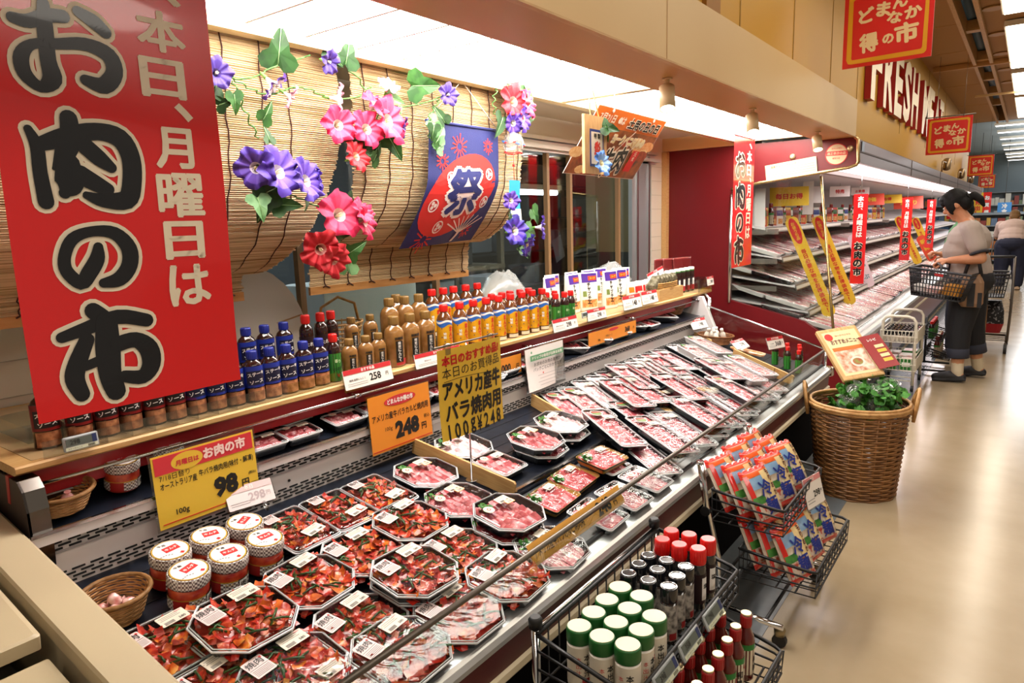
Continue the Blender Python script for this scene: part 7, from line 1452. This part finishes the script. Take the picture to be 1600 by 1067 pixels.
def hand(b, wrist, out, palm_n, m, curl=60, s=1.0, side=1):
    """palm, four fingers of unequal length bent at the knuckles, and a thumb leaving the side of the palm"""
    o = Vector(out).normalized(); n = Vector(palm_n).normalized(); a = o.cross(n) * side; W0 = Vector(wrist)
    for k in (-1, -.33, .33, 1): capsule(b, W0 + a * .014 * k * s, W0 + o * .075 * s + a * .028 * k * s, .016 * s, .0125 * s, m, 8)
    for k, (l, off) in enumerate(((.068, .030), (.078, .010), (.073, -.010), (.056, -.029))):
        p = W0 + o * .078 * s + a * off * s; ang = 0
        for j, f in enumerate((.45, .32, .23)):
            ang += rad(curl * (.75, 1.0, .7)[j] + 4 * k); d = o * cos(ang) + n * sin(ang); q = p + d * l * f * s; capsule(b, p, q, .0088 * s, .0078 * s, m, 8); p = q
    p = W0 + o * .022 * s + a * .026 * s
    for d, l in (((o * .5 + a * .75 + n * .45), .040), ((o * .75 + a * .1 + n * .65), .030), ((o * .5 - a * .3 + n * .8), .022)): q = p + d.normalized() * l * s; capsule(b, p, q, .0105 * s, .0090 * s, m, 8); p = q
def person(name, label, base, rz, J, cl, feats):
    """J: joints in a frame facing local +Y; cl: clothing colours"""
    t = thing(name, label, 'person', base, rz); sk = mt('skin', '#c68e6a', .5, noise=('#b97c58', 8, 2)); V = {k: Vector(v) for k, v in J.items() if len(v) == 3}
    b = MB(); hc = V['head']; tilt = RX(J.get('nod', (-20, 0, 0))[0]); H = T(*hc) @ tilt
    ellip(b, (0, -.006, .015), (.073, .090, .100), sk, H); ellip(b, (0, .030, -.050), (.055, .060, .062), sk, H); ellip(b, (0, .092, -.018), (.013, .020, .022), sk, H); ellip(b, (0, .072, -.056), (.024, .016, .012), sk, H); ellip(b, (0, .062, -.095), (.026, .024, .02), sk, H)
    for s in (-1, 1): ellip(b, (.072 * s, -.005, -.012), (.010, .020, .032), sk, H); ellip(b, (.030 * s, .074, .012), (.022, .014, .010), sk, H); ellip(b, (.038 * s, .060, -.040), (.024, .022, .028), sk, H)
    capsule(b, V['neck'], hc + Vector((0, -.02, -.05)), .056, .052, sk); capsule(b, V['chest'], V['neck'], .10, .062, sk); capsule(b, V['waist'], V['chest'], .12, .13, sk); capsule(b, V['pelvis'], V['waist'], .13, .12, sk)
    for s in 'LR':
        chain(b, [(V['neck'], .05), (V['sh' + s], .055)], sk); chain(b, [(V['sh' + s], .055), (V['el' + s], .044)], sk); e, h = V['el' + s], V['ha' + s]; w = e + (h - e) * .80
        chain(b, [(e, .043), (e + (w - e) * .3, .044), (w, .027)], sk); hand(b, w, h - e, J['palm' + s], sk, J.get('curl', (70,))[0], feats.get('hand', 1.0), 1 if s == 'L' else -1)
        chain(b, [(V['pelvis'], .11), (V['hip' + s], .10), (V['kn' + s], .066)], sk); chain(b, [(V['kn' + s], .06), (V['kn' + s] + (V['an' + s] - V['kn' + s]) * .35, .062), (V['an' + s], .040)], sk); chain(b, [(V['an' + s], .04), (V['he' + s], .034), (V['to' + s], .026)], sk)
    fuse(b, 'body', t, .0065, 4)
    # eyes and mouth as small inlays
    for s in (-1, 1):
        b = MB(); ellip(b, (.031 * s, .083, .010), (.015, .008, .007), mt('eye_white', '#e9e4dc', .3), H); ellip(b, (.031 * s, .090, .009), (.0065, .003, .0065), mt('eye_dark', '#1c1512', .2), H); b.build('eye', t)
        b = MB(); b.tube([H @ Vector((.014 * s, .086, .030)), H @ Vector((.032 * s, .086, .035)), H @ Vector((.050 * s, .074, .030))], .0032, mt('brow', '#1d1512', .8), n=6); b.build('eyebrow', t)
    b = MB(); b.tube([H @ Vector((-.022, .082, -.060)), H @ Vector((0, .090, -.058)), H @ Vector((.022, .082, -.060))], [.003, .0055, .003], mt('lips', '#a8584c', .4), n=6); b.build('mouth', t)
    # shirt
    ms = mt(cl['shirt'][0], cl['shirt'][1], .75, bump=(120, .12)); b = MB(); st = feats.get('stout', 1.0)
    for p, r, sx in ((V['chest'], .150 * st, 1.18), (V['waist'], .148 * st, 1.12), ((V['waist'] + V['pelvis']) / 2, .152 * st, 1.12), (V['chest'] * .5 + V['waist'] * .5 + Vector((0, .035, .01)), .145 * st, 1.12)): ellip(b, p, (r * sx, r, .16), ms)
    capsule(b, V['chest'], V['neck'] + Vector((0, -.006, -.035)), .135 * st, .075, ms)
    for s in 'LR': chain(b, [(V['neck'] + Vector((0, 0, -.045)), .07), (V['sh' + s], .075)], ms); f = feats.get('sleeve', .62); chain(b, [(V['sh' + s], .075), (V['sh' + s] + (V['el' + s] - V['sh' + s]) * f, .070)], ms)
    fuse(b, 'shirt', t, .009, 5)
    if 'cuff' in cl:
        for s in 'LR':
            e = V['sh' + s] + (V['el' + s] - V['sh' + s]) * (feats.get('sleeve', .62) + .22); d = (V['el' + s] - V['sh' + s]).normalized(); x = d.cross(Vector((.3, .8, .5))).normalized(); y = d.cross(x)
            MB().tube([e + (x * cos(k*pi/10) + y * sin(k*pi/10)) * .062 for k in range(20)], .013, mt(cl['cuff'][0], cl['cuff'][1], .8), n=7, closed=True).build('sleeve_cuff', t)
    # trousers
    mp_ = mt(cl['trousers'][0], cl['trousers'][1], .8, bump=(200, .1)); b = MB(); ellip(b, V['pelvis'] + Vector((0, -.01, .0)), (.178 * st, .150 * st, .145), mp_)
    for s in 'LR':
        k, a = V['kn' + s], V['an' + s]; e = k + (a - k) * feats.get('hem', .9); chain(b, [(V['pelvis'], .12), (V['hip' + s], .118 * st), (k, .088 * st)], mp_); chain(b, [(k, .088 * st), (e, .082)], mp_)
    fuse(b, 'trousers', t, .009, 5)
    if 'hem' in cl:
        for s in 'LR':
            k, a = V['kn' + s], V['an' + s]; e = k + (a - k) * (feats['hem'] + .12); d = (a - k).normalized(); x = d.cross(Vector((.3, .8, .5))).normalized(); y = d.cross(x)
            b = MB(); b.loft([[e + d * q + (x * cos(j*pi/9) + y * sin(j*pi/9)) * r for j in range(18)] for q, r in ((-.045, .076), (-.04, .083), (.035, .084), (.04, .078), (.03, .06))], mt(cl['hem'][0], cl['hem'][1], .8), None, False, False, True, True); b.build('trouser_cuff', t)
    # socks and shoes
    for s in 'LR':
        if 'socks' in cl: b = MB(); chain(b, [(V['an' + s] + (V['kn' + s] - V['an' + s]) * .28, .047), (V['an' + s], .046), (V['he' + s] + Vector((0, .01, .01)), .038)], mt(cl['socks'][0], cl['socks'][1], .85)); fuse(b, 'sock', t, .007, 3)
        h, o = V['he' + s], V['to' + s]; b = MB(); ms_ = mt(cl['shoes'][0], cl['shoes'][1], .6); chain(b, [(h + Vector((0, -.012, -.008)), .037), (h * .5 + o * .5 + Vector((0, 0, .008)), .043), (o + Vector((0, .02, -.004)), .034)], ms_); b.box((0, 0, 0), (.082, (o - h).length + .09, .018), ms_, frame((h + o) / 2 + Vector((0, 0, -.026)), Vector((0, 0, 1)).cross(o - h) * -1, o - h), bev=0); fuse(b, 'shoe', t, .007, 3)
    # hair or cap
    mh = mt(cl['hair'][0], cl['hair'][1], .62, bump=(60, .3), spec=.25); b = MB(); ellip(b, (0, -.022, .035), (.086, .096, .096), mh, H); ellip(b, (0, -.060, -.02), (.074, .055, .075), mh, H); ellip(b, (0, .030, .075), (.074, .065, .045), mh, H)
    for s in (-1, 1): ellip(b, (.070 * s, .030, .015), (.016, .038, .062), mh, H); 
    if feats.get('fringe'):
        for s in (-1, 1): ellip(b, (.064 * s, .050, -.005), (.012, .020, .070), mh, H); ellip(b, (.03 * s, .078, .052), (.036, .014, .026), mh, H)
    if feats.get('tail'):
        Q = feats['tail']; chain(b, [(H @ Vector((0, -.10, .0)), .028), (H @ Vector((0, -.145, -.01)), .034), (H @ Vector((0, -.165, -.06)), .030), (H @ Vector((0, -.16, -.12)), .014)], mh)
    fuse(b, 'hair', t, .007, 4)
    if feats.get('tail'): MB().tube([H @ Vector((.032 * cos(k*pi/8), -.112, .012 + .032 * sin(k*pi/8))) for k in range(16)], .008, mt('hair_band', '#0d0d0f', .6), n=6, closed=True).build('hair_band', t)
    return t
J1 = dict(head=(0, .145, 1.495), nod=(-32, 0, 0), neck=(0, .055, 1.345), chest=(0, .03, 1.19), waist=(0, .02, 1.0), pelvis=(0, -.005, .86), shL=(-.175, .005, 1.285), shR=(.175, .02, 1.285), elL=(-.235, -.075, 1.055), haL=(-.225, .195, 1.035), elR=(.22, .04, 1.02), haR=(.16, .28, 1.08),
          palmL=(.25, .3, -.8), palmR=(0, 0, -1), curl=(62,), hipL=(-.10, 0, .80), hipR=(.10, -.01, .80), knL=(-.115, .045, .45), knR=(.115, -.035, .47), anL=(-.135, .03, .095), anR=(.15, -.10, .10), heL=(-.135, .01, .05), heR=(.155, -.12, .055), toL=(-.145, .165, .038), toR=(.15, .035, .040))
person('shopper', 'shopper in grey tee and dark cropped trousers holding a shopping basket', (6.98, .365, 0), 0, J1, dict(shirt=('tee_grey', '#a3958c'), cuff=('tee_cuff', '#23232b'), trousers=('trousers_black', '#15161c'), hem=('trousers_cuff', '#2b2e3c'), socks=('sock_cream', '#cdbfa4'), shoes=('shoe_black', '#16161a'), hair=('hair_black', '#0b0a0b')), dict(stout=1.10, sleeve=.60, hem=.45, fringe=True, tail=True))
J2 = dict(J1); J2.update(head=(0, .09, 1.46), nod=(-12, 0, 0), elL=(-.24, -.06, 1.03), haL=(-.22, .17, .98), haR=(.2, .26, .98))
person('shopper', 'shopper in green tee mostly hidden behind the one with the basket', (8.05, .455, 0), -5, J2, dict(shirt=('tee_green', '#3f7d46'), trousers=('trousers_navy', '#1b2030'), shoes=('shoe_black', '#16161a'), hair=('hair_black', '#0b0a0b')), dict(stout=1.02, sleeve=.6, hem=.92, fringe=True))
J3 = dict(head=(0, .40, 1.285), nod=(-30, 0, 0), neck=(0, .29, 1.19), chest=(0, .19, 1.10), waist=(0, .06, .96), pelvis=(0, -.02, .83), shL=(-.20, .26, 1.15), shR=(.20, .26, 1.15), elL=(-.24, .38, .92), elR=(.24, .38, .92), haL=(-.20, .60, .95), haR=(.20, .60, .95), palmL=(0, 0, -1), palmR=(0, 0, -1), curl=(55,),
          hipL=(-.11, -.01, .78), hipR=(.11, -.01, .78), knL=(-.13, .0, .43), knR=(.12, .03, .43), anL=(-.14, -.04, .09), anR=(.13, .0, .09), heL=(-.14, -.06, .045), heR=(.13, -.02, .045), toL=(-.15, .09, .036), toR=(.14, .13, .036))
person('shopper', 'stooping shopper in pale shirt and navy trousers far down the aisle', (15.3, .215, 0), -90, J3, dict(shirt=('shirt_pale', '#b9a398'), trousers=('trousers_blue', '#171d33'), shoes=('shoe_beige', '#b59c80'), hair=('cap_brown', '#6e5230')), dict(stout=1.32, sleeve=.75, hem=.92))
# shopping basket carried by the shopper
m_bk = mt('basket_dark', '#2a2b30', .45)
def shop_basket(name, label, M, L=.45, Wd=.31, h=.225, goods=True, mm=None):
    m = mm or m_bk; t = thing(name, label, 'basket', M=M); b = MB()
    def corner(k, z): f = .80 + .20 * z / h; x, y = [(-1, -1), (1, -1), (1, 1), (-1, 1)][k % 4]; return Vector((x * Wd / 2 * f, y * L / 2 * f, z))
    for k in range(4):
        n = 12 if k % 2 == 0 else 17
        for i in range(n + 1): f = i / n; b.tube([corner(k, 0).lerp(corner(k + 1, 0), f), corner(k, h).lerp(corner(k + 1, h), f)], .0036, m, n=5)
        for i in range(7): z = h * i / 6; b.tube([corner(k, z), corner(k + 1, z)], .0036, m, n=5)
    b.box((0, 0, .004), (Wd * .8, L * .8, .006), m); b.build('lattice', t)
    b = MB(); b.tube([corner(k, h) for k in range(4)], .011, m, n=7, closed=True); b.tube([corner(k, h * .84) for k in range(4)], .007, m, n=6, closed=True); b.build('rim', t)
    return t
BM = T(6.735, .555, .735) @ RZ(-10) @ RX(7)
t = shop_basket('shopping_basket', 'dark plastic shopping basket held at the shopper\'s side', BM)
b = MB(); b.box((-.1535, 0, .195), (.003, .15, .028), mt('basket_plate', '#1d1d20', .5)); b.text('VIVRE', .11, .02, m_pred, T(-.156, 0, .195) @ RZ(-90) @ RX(90), .05); b.build('name_plate', t)
hp = BM.inverted() @ Vector((6.765, .575, 1.022))
b = MB(); b.tube([(-.155, -.01, .215), (-.13, 0, .27), tuple(hp + Vector((-.045, 0, -.005))), tuple(hp), tuple(hp + Vector((.04, 0, -.004))), (.13, .01, .27), (.155, .01, .215)], .0085, m_bk, n=8); b.build('handle', t)
for i, (x, y, z, w_, d_, h_, m) in enumerate(((6.70, .46, .752, .16, .12, .09, mt('box_yellow', '#c98a2a', .4)), (6.73, .60, .765, .17, .11, .05, mt('box_pink')), (6.76, .70, .775, .15, .10, .06, m_wtray))): b = MB(); b.box((0, 0, h_ / 2), (w_, d_, h_), m, bev=.006); o = b.build('grocery_pack'); o.matrix_world = T(x, y, z) @ RZ(-10) @ RX(7); tag(o, 'grocery pack inside the carried shopping basket, %s from the shopper' % ORD[i], 'pack')
t = thing('shoulder_bag', 'tan and black bag hanging from the shopper\'s forearm', 'bag', (6.755, .335, .66)); b = MB(); b.loft([[(x * k, y * k, z) for x, y in rrect(.09, .17, .03, 3)] for k, z in ((.75, 0), (1, .03), (.95, .20), (.6, .27))], mt('bag_tan', '#8d6c50', .6), None, True, True); b.build('bag', t)
b = MB(); b.box((-.046, 0, .10), (.006, .05, .19), mt('bag_black', '#15151a', .6)); b.box((-.046, -.06, .06), (.006, .03, .12), mt('bag_black')); b.build('trim', t)
b = MB(); b.tube([(0, -.06, .25), (-.005, -.035, .36), (0, .0, .44), (.005, .035, .36), (0, .06, .25)], .014, mt('bag_black'), n=7); b.build('strap', t)
# trolleys
def trolley(label, x, y, rz, extra):
    t = thing('shopping_trolley', label, 'trolley', (x, y, 0), rz); b = MB()
    for s in (-1, 1): b.tube([(s * .20, -.30, .10), (s * .21, .33, .13), (s * .22, .38, .45), (s * .22, .40, .98)], .012, m_bar, n=8); b.tube([(s * .21, .34, .55), (s * .20, -.25, .50)], .009, m_bar, n=8)
    b.tube([(-.22, .40, .98), (.22, .40, .98)], .013, m_bk, n=8); b.tube([(-.2, -.3, .10), (.2, -.3, .10)], .010, m_bar, n=8)
    for k in range(6): b.tube([(-.2, -.28 + .11 * k, .125), (.2, -.28 + .11 * k, .125)], .005, m_bar, n=5)
    b.build('frame', t)
    for s in (-1, 1):
        for yy in (-.28, .32): b = MB(); b.lathe([(.05, -.014), (.05, .014)], mt('wheel_dark', '#1d1d20', .5), T(s * .2, yy, .05) @ RY(90), 16, smooth=False); b.box((s * .2, yy, .095), (.02, .04, .04), m_bar); b.build('wheel', t)
    return t
trolley('low wheeled trolley with bags just beyond the shopper in green', 8.75, .30, 90, None); trolley('shopping trolley leaned on by the stooping shopper far down the aisle', 16.35, .30, -90 + 180, None)
shop_basket('shopping_basket', 'dark shopping basket riding on the trolley beyond the shoppers', T(8.72, .28, .555) @ RZ(90) @ S(1.05)); shop_basket('shopping_basket', 'dark shopping basket on the far trolley of the stooping shopper', T(16.40, .30, .555) @ RZ(90))
b = MB(); b.box((0, 0, .16), (.2, .24, .32), mt('cardboard_tan', '#ab7f4f', .7), bev=.004); o = b.build('paper_bag'); o.location = (8.62, .40, .14); tag(o, 'tan paper bag on the low trolley shelf behind the shopper', 'bag')
b = MB(); b.loft([[(x * k, y * k, z) for x, y in rrect(.2, .2, .05, 3)] for k, z in ((.8, 0), (1.05, .1), (1.0, .22), (.7, .34))], mt('bag_spotted', '#191a20', .6, noise=('#8f8f94', 40, 1), sharp=(.6, .63)), None, True, True, True, True); b.loft([[(x * k, y * k, z) for x, y in rrect(.2, .2, .05, 3)] for k, z in ((.81, -.002), (1.07, .1))], mt('bag_redbase', '#a81f2a', .6)); o = b.build('tote_bag'); o.location = (8.9, .24, .15); tag(o, 'black patterned tote with red base on the low trolley', 'bag')
# ================================================================== far hall and the preparation room
rnd = random.Random(12)
GC = ['#8f3b30', '#c9a24a', '#5d6f86', '#a9b0b0', '#3f5a78', '#d8d2c4', '#6b7a5a', '#b06a3a']
def far_shelf(label, x, y, w, h, rz=0):
    t = thing('goods_shelf', label, 'shelf', (x, y, 0), rz); b = MB(); b.box((0, .2, h / 2), (w, .04, h), mt('shelf_grey', '#7f868a', .5))
    for k in range(5): b.box((0, 0, .1 + k * (h - .15) / 4), (w, .42, .03), mt('shelf_grey'))
    for s in (-1, 1): b.box((s * w / 2, 0, h / 2), (.03, .42, h), mt('shelf_grey'))
    b.build('frame', t); b = MB()
    for k in range(4):
        xx = -w / 2 + .08
        while xx < w / 2 - .1:
            ww = rnd.uniform(.08, .2); hh = rnd.uniform(.12, (h - .15) / 4 - .06); b.box((xx + ww / 2, -.04, .115 + k * (h - .15) / 4 + hh / 2), (ww * .92, .26, hh), mt('goods_%d' % rnd.randrange(8), '#888888')); xx += ww
    o = b.build('goods', t); o['kind'] = 'stuff'; return t
for i, c in enumerate(GC): mt('goods_%d' % i, c, .5)
for i, (x, y) in enumerate(((32.8, 2.6), (32.8, .2), (32.8, -2.2), (26.5, 2.4))): far_shelf(['tall grey goods shelf on the far wall, left of the aisle end', 'tall grey goods shelf on the far wall straight down the aisle', 'tall grey goods shelf on the far wall, right of the aisle end', 'grey goods shelf standing beyond the fridge end'][i], x, y, 2.3, 2.1, -90)
far_shelf('low goods shelf in the middle of the far hall', 22.5, .75, 1.4, 1.35, -90)
for i, (x, y, z0, z1, w, m, tx, col) in enumerate(((23.0, 1.62, 1.2, 1.95, .5, m_vin, '感謝祭', m_ystrip), (23.4, 1.18, 1.2, 1.9, .22, m_ystrip, '大売出し', m_pred), (24.5, 1.02, 1.2, 1.92, .2, m_vin, 'お買得', m_white), (25.5, .62, 1.25, 1.62, .34, mt('sign_blue', '#4a8fce', .45), '冷食', m_white))):
    t = thing('hanging_flag', ['broad red hanging flag beyond the fridge end', 'narrow yellow hanging flag beyond the fridge end', 'narrow red hanging flag beyond the yellow one', 'pale blue hanging sign in the far hall'][i], 'flag', M=T(x, y, (z0 + z1) / 2) @ RZ(-90) @ RX(90)); h = z1 - z0
    MB().box((0, 0, 0), (w, h, .01), m).build('sheet', t); q = MB(); q.vtext(tx, w * .6, h * .85, col, T(0, 0, .008), .05); q.build('lettering', t); MB().tube([(0, h / 2, 0), (0, 3.5 - z1 + h / 2, 0)], .006, m_bar, n=5).build('wire', t)
# wire flower rings above the hood end
for i, (x, y, z) in enumerate(((12.2, 1.05, 2.03), (15.0, 1.05, 2.0), (17.5, 1.05, 1.98))):
    t = thing('hood_lamp_arm', 'bent metal spot lamp clamped on top of the fridge hood, %s from the front' % ORD[i], 'spot lamp', (x, y, z)); b = MB(); b.tube([(-.5, 0, -.04), (-.45, 0, .10), (0, 0, .11), (.10, 0, .02)], .012, mt('lamp_arm', '#9a8262', .3, .6), n=8); b.build('arm', t)
    b = MB(); b.lathe([(.03, -.05), (.05, -.04), (.055, .11), (.05, .12)], mt('lamp_arm'), T(.16, 0, .06) @ RY(35), 14); b.build('can', t)
# preparation room behind the glass
m_ks = mt('kitchen_steel', '#5d6266', .4, .6)
t = thing('steel_table', 'steel preparation table with dark front behind the glass', 'table', (5.1, 3.75, 0)); MB().box((0, 0, .90), (1.6, .7, .04), mt('table_top', '#8d949a', .3, .7)).build('table_top', t); MB().box((0, .02, .44), (1.5, .6, .86), mt('table_dark', '#1d1f24', .5)).build('cabinet', t)
t = thing('wire_shelving', 'grey-brown steel shelving behind the glass below the dangling blue flowers', 'shelving', (3.20, 2.98, 0)); b = MB()
for s in (-.42, .42):
    for yy in (-.2, .2): b.box((s, yy, .85), (.035, .035, 1.7), mt('shelving_brown', '#6f6656', .5, .3))
b.build('posts', t)
for z in (.98, 1.18, 1.42): MB().box((0, 0, z), (.88, .44, .03), mt('shelving_brown')).build('shelf_board', t)
for i, (x, y, z, w, d, h, c) in enumerate(((3.1, 2.93, .997, .22, .2, .12, '#7f8890'), (3.35, 2.98, 1.197, .2, .2, .1, '#2b2d33'), (3.0, 2.98, 1.197, .14, .2, .15, '#9aa4ac'), (4.55, 3.65, .922, .34, .26, .11, '#8c9298'), (5.2, 3.65, .922, .3, .3, .16, '#33363c'))): b = MB(); b.box((0, 0, h / 2), (w, d, h), mt('kitchen_box_%d' % i, c, .5), bev=.006); o = b.build('kitchen_box'); o.location = (x, y, z); tag(o, 'box in the dark preparation room, %s' % ['grey one on the lowest shelving board', 'black one on the middle shelving board', 'pale one on the middle shelving board', 'grey one on the steel table', 'dark one on the steel table'][i], 'box')
t = thing('rack_shelf', 'tall rack of pale containers against the back of the preparation room', 'rack', (6.3, 4.45, 0)); b = MB()
for z in (1.15, 1.5, 1.85): b.box((0, 0, z), (2.4, .36, .02), m_ks)
for x in (-1.2, -.4, .4, 1.2): b.box((x, 0, 1.0), (.03, .36, 2.0), m_ks)
b.build('frame', t)
for k in range(15):
    r = k % 5; z = (1.16, 1.51, 1.86)[k // 5]; MB().box((-1.0 + .48 * r, -.02, z + .11), (.32, .28, .2 + .02 * (k % 3)), mt('container_%d' % (k % 3), ['#7d858c', '#59626e', '#8a5a55'][k % 3], .4), bev=.02).build('container', t)
for i, (x, y, z, rz) in enumerate(((4.95, 3.5, 1.30, 25), (5.6, 3.6, 1.20, -20))): b = MB(); b.box((0, 0, 0), (.16, .003, .22), mt('paper_grey', '#9aa0a6', .6)); o = b.build('paper_note'); o.location = (x, y, z); o.rotation_euler = (0, rad(rz), 0); tag(o, 'pale paper hanging in the preparation room, the %s of two' % ('left' if i == 0 else 'right'), 'paper')
bpy.context.view_layer.update()
